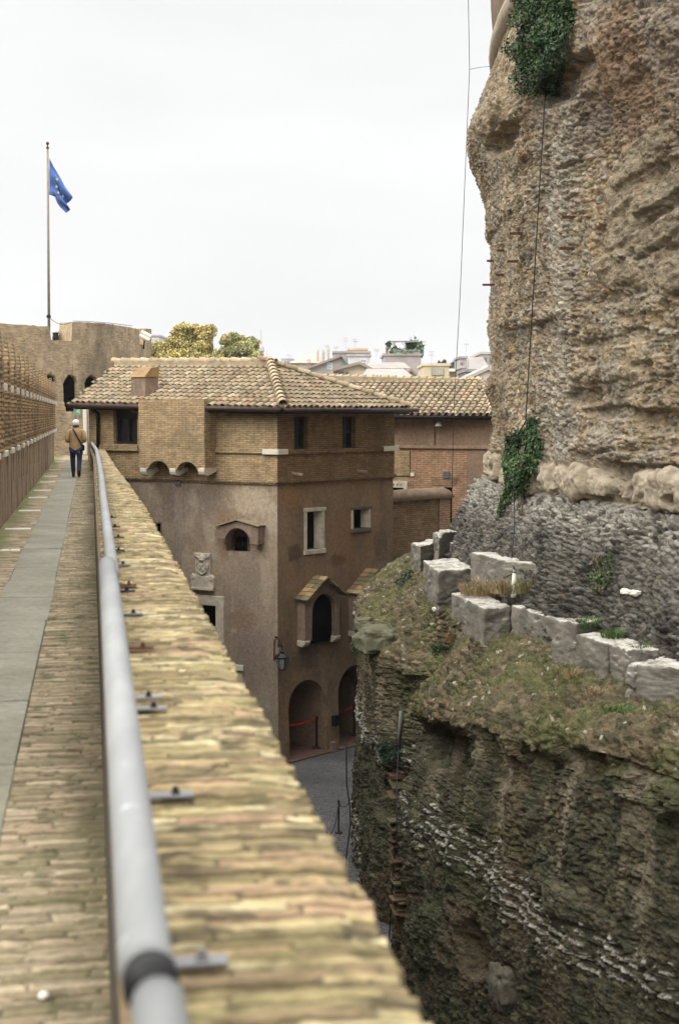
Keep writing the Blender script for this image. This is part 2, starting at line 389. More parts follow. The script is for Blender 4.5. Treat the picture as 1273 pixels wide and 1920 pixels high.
# stone slabs of the walkway
m = NM('slab_stone', .85); ob = m.coord('Object')
c = m.mixc(m.rng(m.noise(ob, 1.4, 8, .7), .35, .65, 0, 1), (.195, .185, .14), (.295, .28, .215))
c = m.mixc(m.rng(m.noise(ob, 60, 3, .8), .62, .72, 0, .6), c, (.5, .49, .43))
c = m.mixc(m.rng(m.noise(ob, .5, 7, .7), .45, .7, 0, .6), c, (.17, .16, .105)); c = m.mixc(1.0, c, m.grey(m.rng(m.noise(ob, 14, 6, .8), .3, .7, .72, 1.28)), 'MULTIPLY')
M['slab'] = m.fin(c, m.bump(m.noise(ob, 70, 5), .25, .006))
def patches(img): pass
# ------------------------------------------------------------------ ground
g = MB()
for (x0, x1, y0, y1) in [(-3000, 3000, -600, 5000)]:
    g.add([(x0, y0, 0), (x1, y0, 0), (x1, y1, 0), (x0, y1, 0)], [(0, 1, 2, 3)])
o = g.build('cobbled_ground', M['cobble']); setp(o, 'dark grey cobbled floor of the ditch below the walls', 'ground', kind='structure')

# ------------------------------------------------------------------ the walkway frame: a = metres right of the eye, s = metres ahead, h = metres below the eye
WAZ = math.atan((172 - CX) / F)
WD = Vector((math.sin(WAZ), math.cos(WAZ), 0)); WN = Vector((math.cos(WAZ), -math.sin(WAZ), 0))
WROT = math.atan2(WN.y, WN.x)
def W(a, s, h): return EYEV + WN * a + WD * s + Vector((0, 0, -h))
FLOOR = 1.8
SEND = 63.0
def lerpt(tab, s): return np.interp(s, [t[0] for t in tab], [t[1] for t in tab])
A_IN = [(0, .06), (25, .07), (36, .06), (45, -.03), (57, -.10)]
A_OUT = [(0, .60), (17, .62), (23, .58), (30, .50), (46, .405)]
CT = 1.10                       # coping top below the eye

def brick_strip(name, mat, s_nodes, a_lo, a_hi, nx, h0, pitch, blen, palette, seed, hj, joint, parent, org, drop_right=0.0, ragged=0.0, drop_left=0.0, moss_right=None, moss_left=None, erode=.4, mortar=(.135, .105, .06), edge_shade=1.0):
    """bricks laid on edge across a strip: real relief and one colour per brick"""
    s = np.array(s_nodes)[:, None]; t = np.linspace(0, 1, nx)[None, :]
    lo = lerpt(a_lo, s); hi = lerpt(a_hi, s)
    a = lo + (hi - lo) * t; S = np.broadcast_to(s, a.shape).copy()
    wob = .30 * pitch * vnoise(a * 3, S * 1.1, S * 0, seed)
    S_ = S + .0035 * fbm(a * 18, S * 30, S * 0, 3, seed + 30); q = (S_ + wob + .03 * a) / pitch; row = np.floor(q); fr = q - row
    off = _h(row, row * 0, row * 0, seed)
    qa = a / blen + off; colu = np.floor(qa); fa = qa - colu
    idv = _h(row, colu, row * 0, seed + 3); id2 = _h(row, colu, row * 0, seed + 5)
    dj = np.minimum(np.minimum(fr, 1 - fr) * pitch, np.minimum(fa, 1 - fa) * blen)
    prof = sstep(0, joint, dj)
    z = hj * (idv - .5) * 1.5 + (prof - 1) * joint * 1.2 + erode * hj * fbm(a * 13, S * 26, S * 0, 4, seed + 9)
    prof = np.clip(prof - .9 * erode * sstep(.18, .5, fbm(a * 9, S * 15, S * 0, 4, seed + 19)), 0, 1)
    z = z * sstep(0, .1, id2) + (1 - sstep(0, .1, id2)) * (-hj * 1.2)
    pal = np.array(palette); pi = np.minimum((id2 * len(pal)).astype(int), len(pal) - 1)
    col = pal[pi] * (.75 + .5 * _h(row, colu, row * 0, seed + 8))[..., None]
    if moss_left is not None:       # bright moss along the foot of the ribbed wall
        mk = np.clip(sstep(moss_left + .30, moss_left, a + .12 * fbm(a * 5, S * 1.6, S * 0, 3, 43)) * (.7 + .5 * fbm(a * 3, S * .6, S * 0, 3, 44)), 0, .9)[..., None]
        col = col * (1 - mk) + np.array((.11, .14, .03)) * mk
    if moss_right is not None:      # moss and damp dirt gathered along the foot of the parapet
        mk = np.clip(sstep(-.5 * moss_right, .5 * moss_right, a + .10 + .10 * fbm(a * 6, S * 2.2, S * 0, 3, 41)) * (.62 + .5 * fbm(a * 3, S * .8, S * 0, 3, 42)), 0, .85)[..., None]
        col = col * (1 - mk) + np.array((.085, .072, .035)) * mk
    mort = np.array(mortar); col = mort + (col - mort) * (.12 + .88 * prof)[..., None]
    if ragged:
        edge = sstep(.8, 1.0, np.broadcast_to(t, a.shape))
        a = a + edge * (ragged * (2 * _h(row, row * 0 + 3, row * 0, seed) - 1.2))
        z = z - edge * .012
    Z = -h0 + z
    a, S, Z, col = [np.array(x) for x in (a, S, Z, col)]
    def skirt(a, S, Z, col, side, drop):
        k = 5; aa, ss, zz, cl = [], [], [], []
        for i in range(1, k + 1):
            f = i / k; e = a[:, -1] if side > 0 else a[:, 0]
            aa.append(e + side * .012 * math.sin(f * 3)); ss.append(S[:, 0])
            zz.append((Z[:, -1] if side > 0 else Z[:, 0]) - drop * f); cl.append(col[:, -1] if side > 0 else col[:, 0] * edge_shade)
        A2, S2, Z2, C2 = np.stack(aa, 1), np.stack(ss, 1), np.stack(zz, 1), np.stack(cl, 1)
        if side > 0: return np.concatenate([a, A2], 1), np.concatenate([S, S2], 1), np.concatenate([Z, Z2], 1), np.concatenate([col, C2], 1)
        return (np.concatenate([A2[:, ::-1], a], 1), np.concatenate([S2, S], 1), np.concatenate([Z2[:, ::-1], Z], 1), np.concatenate([C2[:, ::-1], col], 1))
    if drop_right: a, S, Z, col = skirt(a, S, Z, col, 1, drop_right)
    if drop_left: a, S, Z, col = skirt(a, S, Z, col, -1, drop_left)
    wn, wd = np.array(WN), np.array(WD)
    V = a[..., None] * wn + S[..., None] * wd + np.array((0, 0, EYE)) + np.stack([Z * 0, Z * 0, Z], -1)
    o0 = np.array(ORG[parent] if parent is not None else org)
    me = npmesh(name, (V - o0).reshape(-1, 3), gridq(*a.shape), col.reshape(-1, 3))
    return link(name, me, mat, parent, None if parent is not None else org)
def nodes(a, b, d): return list(np.arange(a, b, d))

# curtain wall carrying the walkway: body under the paving, brick coping on the outer parapet
wall = thing('curtain_wall', 'long brick curtain wall with worn yellow brick coping beside the walkway', 'wall', W(.3, 20, EYE))
def strip_box(mb, alo, ahi, ss, h0, h1):
    for i in range(len(ss) - 1):
        s0, s1 = ss[i], ss[i + 1]
        q = [W(lerpt(alo, s0), s0, h1), W(lerpt(ahi, s0), s0, h1), W(lerpt(ahi, s1), s1, h1), W(lerpt(alo, s1), s1, h1)]
        t = [v + Vector((0, 0, h1 - h0)) for v in q]
        fs = [(4, 5, 6, 7), (0, 4, 7, 3), (1, 2, 6, 5)]
        if i == 0: fs.append((0, 1, 5, 4))
        if i == len(ss) - 2: fs.append((2, 3, 7, 6))
        mb.add(q + t, fs)
    return mb
ss = [-4, 8, 17, 23, 30, 38, 46]
slabd = MB(); slabd.box(W(.0405, 12, (CT + .2 + FLOOR) / 2), WN * .0035, WD * 16, Vector((0, 0, (FLOOR - CT - .2) / 2))); slabd.build('inner_shade', simple('shade_dark_plaster', (.05, .04, .027), .9, var=.4, scale=5, bump=.4), wall)  # thin dark sheet that paints shade onto the parapet's inner side
strip_box(MB(), [(0, .045)], [(s, v - .035) for s, v in A_OUT], ss, CT + .03, EYE).build('wall_body', M['brick_wall'], wall)
strip_box(MB(), [(0, -2.2)], [(0, .043)], [-4, 20, 45, SEND], FLOOR + .05, EYE).build('wall_core', M['brick_wall'], wall)
strip_box(MB(), [(45, -.03), (57, -.13)], [(45, .02), (57, -.06)], [46.01, 51, 57], .98, FLOOR + .06).build('low_wall', M['plaster_walk'], wall)
pal_c = [(0.325, 0.251, 0.127), (0.383, 0.302, 0.154), (0.302, 0.222, 0.110), (0.360, 0.245, 0.143), (0.232, 0.182, 0.094), (0.487, 0.410, 0.242), (0.313, 0.257, 0.121), (0.209, 0.154, 0.083), (0.360, 0.291, 0.149), (0.278, 0.222, 0.105), (0.336, 0.234, 0.132), (0.429, 0.359, 0.204), (0.174, 0.137, 0.066)]
sn = nodes(1.1, 4.4, .005) + nodes(4.4, 9, .0075) + nodes(9, 20, .015) + nodes(20, 45.8, .028)
brick_strip('coping', M['coping'], sn, A_IN, A_OUT, 64, CT, .043, .30, pal_c, 21, .009, .0065, wall, None, drop_right=.32, ragged=.022, drop_left=.25, mortar=(.055, .043, .024), edge_shade=.22, erode=1.0)  # left skirt of the coping is darkened as painted shade

# paving
base_w = W(-.6, 25, FLOOR)
pal_f = [(.265, .21, .13), (.31, .245, .16), (.23, .185, .112), (.34, .265, .175), (.28, .21, .135), (.21, .175, .10), (.38, .31, .205)]
sn = nodes(3.2, 9, .009) + nodes(9, 18, .013) + nodes(18, 34, .025) + nodes(34, SEND, .05)
o = brick_strip('walkway', M['paving'], sn, [(0, -.40)], [(0, .058)], 46, FLOOR, .052, .27, pal_f, 5, .009, .009, None, base_w, moss_right=.30, erode=.8, mortar=(.065, .062, .028))
setp(o, 'worn brick paving of the walkway along the parapet', 'walkway', kind='structure')
o = brick_strip('walkway', M['paving'], nodes(6, 20, .02) + nodes(20, SEND, .04), [(0, -1.62)], [(0, -.90)], 50, FLOOR, .07, .26, pal_f, 6, .008, .008, None, base_w, moss_left=-1.36)
setp(o, 'worn brick paving of the walkway below the ribbed wall', 'walkway', kind='structure')
mb = MB(); cuts = [3.0, 5.9, 7.4, 9.05, 10.9, 12.6, 14.2, 15.6, 17.0, 19.3, 21.0, 24.0, 28, 33, 38, 44, 50, 56, SEND]
for i in range(len(cuts) - 1):
    jt = .011; zz = random.uniform(-.004, .004)
    a0, a1 = -.905 + random.uniform(-.012, .012), -.40 + random.uniform(-.008, .008)
    s0, s1 = cuts[i] + jt, cuts[i + 1] - jt
    q = [W(a0, s0, FLOOR + .08), W(a1, s0, FLOOR + .08), W(a1, s1, FLOOR + .08), W(a0, s1, FLOOR + .08)]
    mb.add(q + [v + Vector((0, 0, .085 + zz)) for v in q], [(4, 5, 6, 7), (0, 1, 5, 4), (1, 2, 6, 5), (2, 3, 7, 6), (3, 0, 4, 7)])
o = mb.build('path', M['slab'], org=base_w, bevel=.008); setp(o, 'smooth grey stone slab path along the middle of the walkway', 'path', kind='structure')
# pale stone strips let into the bricks below the ribbed wall
pos = ['nearest the camera, with two bolt holes', 'second from the camera', 'third from the camera', 'fourth from the camera', 'fifth from the camera', 'sixth from the camera', 'seventh from the camera', 'eighth from the camera', 'farthest along, near the end of the ribbed wall']
for i, py in enumerate([1030.5, 990.8, 956.7, 932.3, 919, 903.6, 892.7, 880.7, 866]):
    s = (FLOOR * F / (py - HOR)) / math.cos(WAZ); mb = MB(); a0, a1 = -1.34, -.945
    mb.box(W((a0 + a1) / 2, s, FLOOR + .015), WN * (a1 - a0) / 2, WD * (.085 if i < 2 else .11), Vector((0, 0, .03)))
    st = mb.build('stone_strip', M['white'], org=W((a0 + a1) / 2, s, FLOOR), bevel=.008)
    setp(st, 'pale stone strip crossing the mossy bricks, ' + pos[i], 'stone strip', 'pale stone strips across the walkway bricks')
    if i == 0:
        for k in (-.04, .08):
            MB().lathe(W(-1.15 + k, s, FLOOR - .0165), [(.014, 0), (.014, .004)], 8).build('bolt_hole', M['iron'], st)

# a small white pebble on the bricks near the camera
mb = MB(); c_ = PZ(83, 1868, -FLOOR + .012); mb.lathe(c_, [(.001, -.01), (.016, -.006), (.02, .002), (.013, .012), (.002, .016)], 9)
setp(mb.build('pebble', M['white'], org=c_, smooth=True), 'tiny white pebble lying on the paving bricks near the camera', 'pebble')

# ------------------------------------------------------------------ handrail
rail = thing('handrail', 'long grey metal handrail fixed on brackets along the inner edge of the brick coping', 'handrail', W(.1, 5, FLOOR))
A_R2 = [(8.2, .118), (16, .125), (23, .148), (36, .13), (45, .03), (57, -.055)]
H_R2 = [(8.2, .965), (14, .93), (36, .905), (46, .93), (57, .90)]
def railrun(ss, fa, fh, r, n=14): return [W(fa(s), s, fh(s)) for s in ss], r
near = [W(.077 + .0015 * (s - 2.3), s, .895) for s in (2.26, 3.5, 5, 6.8, 8.52)]
MB().tube(near, [.045, .0465, .0485, .0505, .052], 20).build('rail_tube', M['railm'], rail, smooth=True)
MB().tube([W(.094, s, .93) for s in (.6, 1.3, 2.22)], .043, 20).build('rail_tube', M['railm'], rail, smooth=True)
MB().tube([W(.084, s, .908) for s in (2.215, 2.262)], .0455, 20).build('coupling', M['iron'], rail, smooth=True)
far = [W(lerpt(A_R2, s), s, lerpt(H_R2, s)) for s in (8.62, 12, 16, 20, 26, 31, 36, 40.5, 45, 49, 53, 57)]
MB().tube(far, [.041, .042, .044] + [.047] * 9, 16).build('rail_tube', M['railm'], rail, smooth=True)
# dark sheet-metal web under the far run of the rail, and a dark return at the joint
mb = MB()
for i in range(len(far) - 1):
    p, q = far[i], far[i + 1]; d_ = Vector((0, 0, -.048)); e_ = Vector((0, 0, -.17)); x_ = WN * -.02
    mb.prism([p + d_ + x_, q + d_ + x_, q + e_ + x_, p + e_ + x_], WN * .012)
mb.build('web_plate', M['gutter'], rail)
MB().tube([W(.118, s, .955) for s in (8.3, 8.62)], .03, 12).build('coupling', M['iron'], rail, smooth=True)
for k, py in enumerate([970.6, 988, 1008, 1032.6, 1060, 1099, 1110, 1154, 1220, 1316, 1337, 1507, 1838]):
    s = (CT * F / (py - HOR)) / math.cos(WAZ) * .985
    rusty = k in (5, 8); aR = .085 if s < 8.55 else float(lerpt(A_R2, s))
    zt = CT - .016; ln = .225 + .01 * ((k * 7) % 3)
    mt = M['rust'] if rusty else (M['galv'] if k in (4, 7, 9, 10, 11, 12) else M['iron'])
    b_ = MB()
    b_.box(W((aR + ln) / 2 + .01, s, zt), WN * ((ln - aR) / 2 + .02), WD * .024, Vector((0, 0, .0045)))
    b_.box(W(aR, s, (zt + .93) / 2), WN * .007, WD * .02, Vector((0, 0, (zt - .93) / 2)))
    br = b_.build('bracket', mt, rail, bevel=.002)
    MB().lathe(W(ln - .02, s, zt - .005), [(.014, 0), (.014, .005), (.009, .006), (.009, .018), (.007, .02)], 6).build('bolt', M['rust'] if rusty else M['galv'] if k == 12 else M['iron'], br)

# ------------------------------------------------------------------ ribbed wall on the left
rw = thing('ribbed_wall', 'tall brick wall with rows of narrow brick ribs and white stone caps above a plastered base', 'wall', W(-1.45, 40, FLOOR))
A0 = -1.42
mb = MB()
def slab(mb, a0, a1, s0, s1, h0, h1): return mb.box(W((a0 + a1) / 2, (s0 + s1) / 2, (h0 + h1) / 2), WN * abs(a1 - a0) / 2, WD * (s1 - s0) / 2, Vector((0, 0, abs(h1 - h0) / 2)))
slab(MB(), A0 - .5, A0, 6, 56, .66, FLOOR + .06).build('plaster_base', M['plaster_walk'], rw)
slab(MB(), A0 - .46, A0 - .07, 6, 55.9, -.80, .657).build('brick_panel', M['brick_rib'], rw)
# sloping, crumbling wall top
nodes_s = np.arange(6, 55.8, .12); n_ = len(nodes_s); pr = [(-.03, .0), (-.06, .09), (-.16, .14), (-.3, .12), (-.43, .0)]
V = []
for j, (da, dh) in enumerate(pr):
    zz = .80 + dh * (1 + .9 * fbm(nodes_s * 1.7, nodes_s * 0 + j * 3, nodes_s * 0, 4, 31)) - .02
    V.append((A0 + da) * np.array(WN)[None] + nodes_s[:, None] * np.array(WD)[None] + np.stack([zz * 0, zz * 0, zz + EYE], -1))
V = np.stack(V, 1) - np.array(ORG[rw])
fl = fbm(nodes_s * 2, nodes_s * 0, nodes_s * 0, 4, 5)
cl = np.broadcast_to(np.array((.26, .21, .13)), V.shape) * (1 + .35 * fl)[:, None, None]
link('wall_top', npmesh('wall_top', V.reshape(-1, 3), gridq(n_, len(pr)), cl.reshape(-1, 3)), M['tuff'], rw)
s = 18.3; k = 0
while s < 55.6:
    e = min(s + .55, 55.9)
    rb = MB(); slab(rb, A0 - .07, A0 + .075, s, e, -.86, .60)
    # toothed front: alternate courses stand proud
    z_ = .58
    while z_ > -.82:
        slab(rb, A0 + .06, A0 + .098, s + .02, e - .02, z_, z_ - .065); z_ -= .13
    # crumbled spike at the head
    tp = .30 + .16 * ((k * 37) % 5) / 5
    rb.prism([W(A0 - .03, s + .02, -.855), W(A0 + .095, s + .02, -.855), W(A0 + .085, s + .02, -.86 - tp * .5), W(A0 + .062, s + .02, -.86 - tp), W(A0 + .04, s + .02, -.86 - tp * .96), W(A0 + .02, s + .02, -.86 - tp * .4)], WD * .5)
    rb.build('rib', M['brick_rib'], rw)
    slab(MB(), A0 - .05, A0 + .012, s, e, .645, FLOOR - .02).build('plaster_rib', M['plaster_walk'], rw)
    slab(MB(), A0 - .06, A0 + .12, s + .56, s + 1.15, .672, .575).build('cap_stone', M['white'], rw, bevel=.01)
    slab(MB(), A0 - .06, A0 + .12, s + .56, s + 1.15, -.355, -.475).build('cap_stone', M['white'], rw, bevel=.01)
    slab(MB(), A0 - .06, A0 + .02, s + .62, s + .85, .70, 1.2 + .2 * ((k * 13) % 4) / 4).build('plaster_rib', M['plaster_walk'], rw)
    s += 1.95; k += 1

# ------------------------------------------------------------------ round brick tower (bastion) at the end of the walkway
tw = thing('brick_tower', 'round brick bastion with notched parapet and three arched niches', 'tower', P(140, 850, 62))
TC = Vector((-21.4, 69.8, 0)); TR = 12.0
th0, th1 = R(-138), R(14)          # angle around the tower axis, 0 = +X
def tower_hit(px, py):
    r = ray(px, py); a_ = r.x * r.x + r.y * r.y; b_ = -2 * (r.x * TC.x + r.y * TC.y); c_ = TC.x ** 2 + TC.y ** 2 - TR * TR
    dsc = max(b_ * b_ - 4 * a_ * c_, 0); t = (-b_ - math.sqrt(dsc)) / (2 * a_)
    p = EYEV + r * t; return math.atan2(p.y - TC.y, p.x - TC.x), p.z, p
nth, nz = 520, 210
TH_, UU = np.meshgrid(np.linspace(th0, th1, nth), np.linspace(0, 1, nz))
tx = lambda px: tower_hit(px, 700)[0]
top = np.interp(TH_[0], [tx(-200), tx(0), tx(95), tx(96.5), tx(135), tx(136.5), tx(150), tx(200), tx(255), tx(262), tx(263), tx(277), tx(279)],
                [14.15, 14.1, 14.05, tower_hit(110, 638)[1], tower_hit(110, 638)[1], tower_hit(140, 604)[1], tower_hit(150, 604)[1], tower_hit(200, 607)[1], tower_hit(255, 616)[1],
                 tower_hit(262, 618)[1], tower_hit(264, 646)[1], tower_hit(276, 646)[1], tower_hit(276, 646)[1]])
top = top + .03 * fbm(TH_[0] * 60, TH_[0] * 0, TH_[0] * 0, 3, 3)
ZZ = UU * top[None, :]
rad = TR + .02 * fbm(TH_ * 40, ZZ * 3, ZZ * 0, 4, 8) + .03 * fbm(TH_ * 8, ZZ * .8, ZZ * 0, 3, 4)
for (xa, xb, yt) in ((84, 105.5, 704), (121, 144.5, 705), (160, 183, 706)):
    ta, tb = tower_hit(xa, 720)[0], tower_hit(xb, 720)[0]; tm, tw2 = (ta + tb) / 2, (tb - ta) / 2
    zt = tower_hit((xa + xb) / 2, yt)[1]; wz = tw2 * TR
    zb = zt - 1.55
    dome = zt - wz + np.sqrt(np.clip(1 - ((TH_ - tm) / tw2) ** 2, 0, 1)) * wz
    taper = 1 - .3 * sstep(zb + .5, zb, ZZ)
    ins = (np.abs(TH_ - tm) < tw2 * taper) & (ZZ < dome) & (ZZ > zb)
    rad = rad - np.where(ins, 1.5 * sstep(zb - .05, zb + .14, ZZ) + .05, 0)
V = np.stack([TC.x + rad * np.cos(TH_), TC.y + rad * np.sin(TH_), ZZ], -1) - np.array(ORG[tw])
uv = np.stack([TH_ * TR, ZZ], -1)
link('tower_wall', npmesh('tower_wall', V.reshape(-1, 3), gridq(nz, nth), None, uv.reshape(-1, 2)), M['brick_tower'], tw)
for (xa, xb, yt) in ((84, 105.5, 704), (121, 144.5, 705), (160, 183, 706)):
    ta, tb = tower_hit(xa, 720)[0], tower_hit(xb, 720)[0]; zt = tower_hit((xa + xb) / 2, yt)[1]; pts = [(t, z) for t in (ta, (ta + tb) / 2, tb) for z in (zt - 1.5, zt + .05)]
    mb = MB(); mb.add([(TC.x + (TR - .14) * math.cos(t), TC.y + (TR - .14) * math.sin(t), z) for t, z in pts], [(0, 1, 3, 2), (2, 3, 5, 4)]); mb.build('niche_panel', M['void'], tw)  # near-black sheet standing in for the shade inside the niche
# wall thickness and wall walk behind the parapet
V2 = np.stack([TC.x + (TR - .8) * np.cos(TH_[0]), TC.y + (TR - .8) * np.sin(TH_[0])], -1)
Vt = np.stack([V2[:, 0], V2[:, 1], top], -1); Vo = np.stack([TC.x + rad[-1] * np.cos(TH_[0]), TC.y + rad[-1] * np.sin(TH_[0]), top], -1)
Vb = np.stack([V2[:, 0], V2[:, 1], top * 0 + 12.2], -1)
V = np.stack([Vo, Vt, Vb], 0) - np.array(ORG[tw])
link('parapet_top', npmesh('parapet_top', V.reshape(-1, 3), gridq(3, nth), None, np.stack([np.tile(TH_[0] * TR, 3), np.repeat([0, .8, 2.], nth)], -1)), M['brick_tower'], tw)
mb = MB(); disc = [(TC.x + (TR - .78) * math.cos(t), TC.y + (TR - .78) * math.sin(t), 12.25) for t in np.linspace(0, 2 * math.pi, 60)[:-1]]
mb.prism(disc, (0, 0, -.4)); mb.build('terrace_floor', M['mortar'], tw)
# low brick block seen through the notch, and the block with the cable drum at the right
p = tower_hit(118, 632)[2]; mb = MB(); q0, q1 = P(109, 626, 66), P(134, 626, 66)
mb.bar(Vector((q0.x, q0.y, 12.9)), Vector((q1.x, q1.y, 12.9)), .5, 2.0); mb.build('notch_block', M['brick_tower'], tw)
mb = MB(); q0, q1 = P(262, 617, 70.2), P(278, 617, 69.9)
mb.bar(Vector((q0.x, q0.y, q0.z - 1.2)), Vector((q1.x, q1.y, q0.z - 1.2)), .5, 2.4); mb.build('end_block', M['brick_tower'], tw)
# small grasses on the parapet top are part of the crumbling edge
def floodlight(px, py, Y, label, tilt, col):
    c_ = P(px, py, Y); t_ = thing('floodlight', label, 'floodlight', c_)
    return t_, c_
t_, c_ = floodlight(271, 634, 68.6, 'pair of long white floodlight housings in the right notch of the brick tower', 0, 0)
d_ = Vector((.85, 0, -.42)).normalized()
for k in range(2):
    oo = c_ + Vector((.06 * k, .25 * k, .19 * k)); mb = MB(); mb.tube([oo - d_ * .26, oo + d_ * .26], .11, 10); mb.build('housing', M['white'], t_, smooth=False)
MB().bar(c_ + Vector((0, 0, -.1)), c_ + Vector((-.05, .1, -.5)), .06, .06).build('stand', M['iron'], t_)
c_ = P(105, 638, 63); t_ = thing('surveillance_lamp', 'small dark lamp with white hood in the left notch of the brick tower', 'lamp', c_)
MB().lathe(c_, [(.13, 0), (.15, .1), (.12, .28), (.16, .32)], 10).build('stand', M['iron'], t_)
MB().lathe(c_ + Vector((0, 0, .32)), [(.16, 0), (.15, .08), (.08, .16), (.02, .19)], 10).build('hood', M['white'], t_, smooth=True)

# flag pole, flag and the stay wire
base = P(92, 605, 62.2); base.z = 13.0; topz = P(90, 272, 62.2).z
fp = thing('flag_pole', 'tall slender flag pole with small ball finial rising from the brick tower', 'flag pole', base)
ptop = P(90, 278, 62.2)
MB().tube([base, ptop], [.065, .045], 12).build('pole', simple('pole_paint', (.25, .215, .165), .5, var=.2), fp, smooth=True)
MB().lathe(ptop, [(.07, 0), (.075, .04), (.03, .06), (.03, .14), (.062, .17), (.07, .21), (.05, .26), (.01, .28)], 12).build('finial', M['rust'], fp, smooth=True)
MB().lathe(P(92, 596, 62.2), [(.09, 0), (.1, .06), (.09, .12)], 12).build('collar', M['iron'], fp)
fo = P(93, 330, 62.2)
topc = [(93.3, 296), (100, 310), (112, 330), (121, 348), (129, 359), (137, 369)]
botc = [(93.3, 365), (98, 366.5), (104, 369), (108, 380), (114, 389), (124, 399.5)]
fly = [(0, 0), (-.2, 0), (0, 0)]
nu, nv = 41, 25; V = []
for j in range(nv):
    for i in range(nu):
        u = i / (nu - 1); v_ = j / (nv - 1); f = u * 5; k = min(int(f), 4); f -= k
        a_ = [topc[k][q] * (1 - f) + topc[k + 1][q] * f for q in (0, 1)]; b_ = [botc[k][q] * (1 - f) + botc[k + 1][q] * f for q in (0, 1)]
        x = a_[0] * (1 - v_) + b_[0] * v_; y = a_[1] * (1 - v_) + b_[1] * v_
        x -= 7.5 * sstep(.55, 1, u) * math.exp(-((v_ - .36) / .16) ** 2); x += 5.5 * sstep(.7, 1, u) * math.exp(-((v_ - .8) / .14) ** 2); y += 3.0 * sstep(.5, 1, u) * math.exp(-((v_ - .3) / .2) ** 2)
        dep = .16 * math.sin(v_ * 11 + u * 5) * u ** .7 + .07 * math.sin(v_ * 23 - u * 4) * u
        V.append(P(x, y, 62.2 + dep) - fo)
fme = npmesh('flag', np.array([tuple(v) for v in V]), gridq(nv, nu))
flag = link('flag', fme, simple('flag_blue', (.075, .145, .38), .75, var=.15, scale=3), org=fo)
setp(flag, 'blue flag with yellow stars hanging limp from the tall pole', 'flag')
md = flag.modifiers.new('solid', 'SOLIDIFY'); md.thickness = .012
ymat = simple('star_yellow', (.62, .54, .16), .7, var=.1)
for (x, y) in ((107, 336), (106.2, 349.5), (110, 361), (118, 368.5)):
    c_ = P(x, y, 62.2)
    dd = min((V[i] + fo - EYEV for i in range(len(V))), key=lambda q: (q.normalized() - (c_ - EYEV).normalized()).length)
    c_ = EYEV + dd * .9985
    pts = []
    for q in range(10):
        rr = .082 if q % 2 == 0 else .034; t = math.pi / 2 + q * math.pi / 5
        pts.append(c_ + Vector((rr * math.cos(t) * .8, 0, rr * math.sin(t))))
    MB().prism(pts, (0, .012, 0)).build('star', ymat, flag)
# the wire from the pole across the notch to the right-hand merlon
def wire(name, pts, r, label, cat, mat=None, sag=0):
    pp = []
    for i in range(len(pts) - 1):
        n_ = 8 if sag else 2
        for k in range(n_ if i < len(pts) - 2 else n_ + 1):
            f = k / n_; q = pts[i] * (1 - f) + pts[i + 1] * f; q = q + Vector((0, 0, -sag * 4 * f * (1 - f))); pp.append(q)
    o = MB().tube(pp, r, 6).build(name, mat or M['iron'], org=pts[0], smooth=True); return setp(o, label, cat)
wire('stay_wire', [P(94, 596, 62.1), P(134, 604, 62.0)], .012, 'thin sagging wire between the flag pole and the brick merlon', 'wire', sag=.18)
wire('ridge_wire', [P(137, 602, 61.5), P(165, 602.5, 61.6), P(205, 605.5, 62), P(248, 611, 63.5)], .012, 'thin wire stretched along the top of the right brick merlon', 'wire')

# green running-man exit sign and the white door frame under the eave
c_ = P(146, 771.5, 58.0); es = thing('exit_sign', 'green emergency exit sign with white running figure under the roof edge', 'sign', c_)
MB().box(c_, (.115, 0, 0), (0, .012, 0), (0, 0, .115)).build('plate', simple('sign_green', (.03, .33, .17), .5, var=.05), es)
mb = MB(); f_ = lambda x, z: c_ + Vector((x, -.016, z))
mb.box(f_(.02, .06), (.017, 0, 0), (0, .003, 0), (0, 0, .017))
for a_, b_, t_ in (((.012, .035), (-.005, -.01), .03), ((-.005, -.01), (-.035, -.03), .018), ((-.035, -.03), (-.065, -.03), .016), ((-.005, -.01), (.03, -.035), .018), ((.03, -.035), (.03, -.07), .016),
                   ((.01, .035), (.05, .015), .014), ((.01, .035), (-.035, .01), .014), ((.06, -.09), (.06, .085), .01), ((.06, .085), (.10, .085), .01), ((.1, .085), (.1, -.09), .01)):
    mb.bar(f_(*a_), f_(*b_), t_, .006, (0, 1, 0))
mb.build('running_figure', M['white'], es)
df = thing('door_frame', 'tall pale stone door jamb beside the end of the walkway', 'door frame', P(166, 850, 57))
for x0, x1, dy, m_ in ((158.5, 164.5, 0, 'white'), (165, 173, .25, 'marble')):
    a_, b_ = P(x0, 852, 57), P(x1, 852, 57); h_ = P(x0, 762, 57).z
    MB().box(((a_.x + b_.x) / 2, a_.y + dy, (a_.z + h_) / 2), ((b_.x - a_.x) / 2, 0, 0), (0, .2, 0), (0, 0, (h_ - a_.z) / 2)).build('jamb', M[m_], df, bevel=.01)

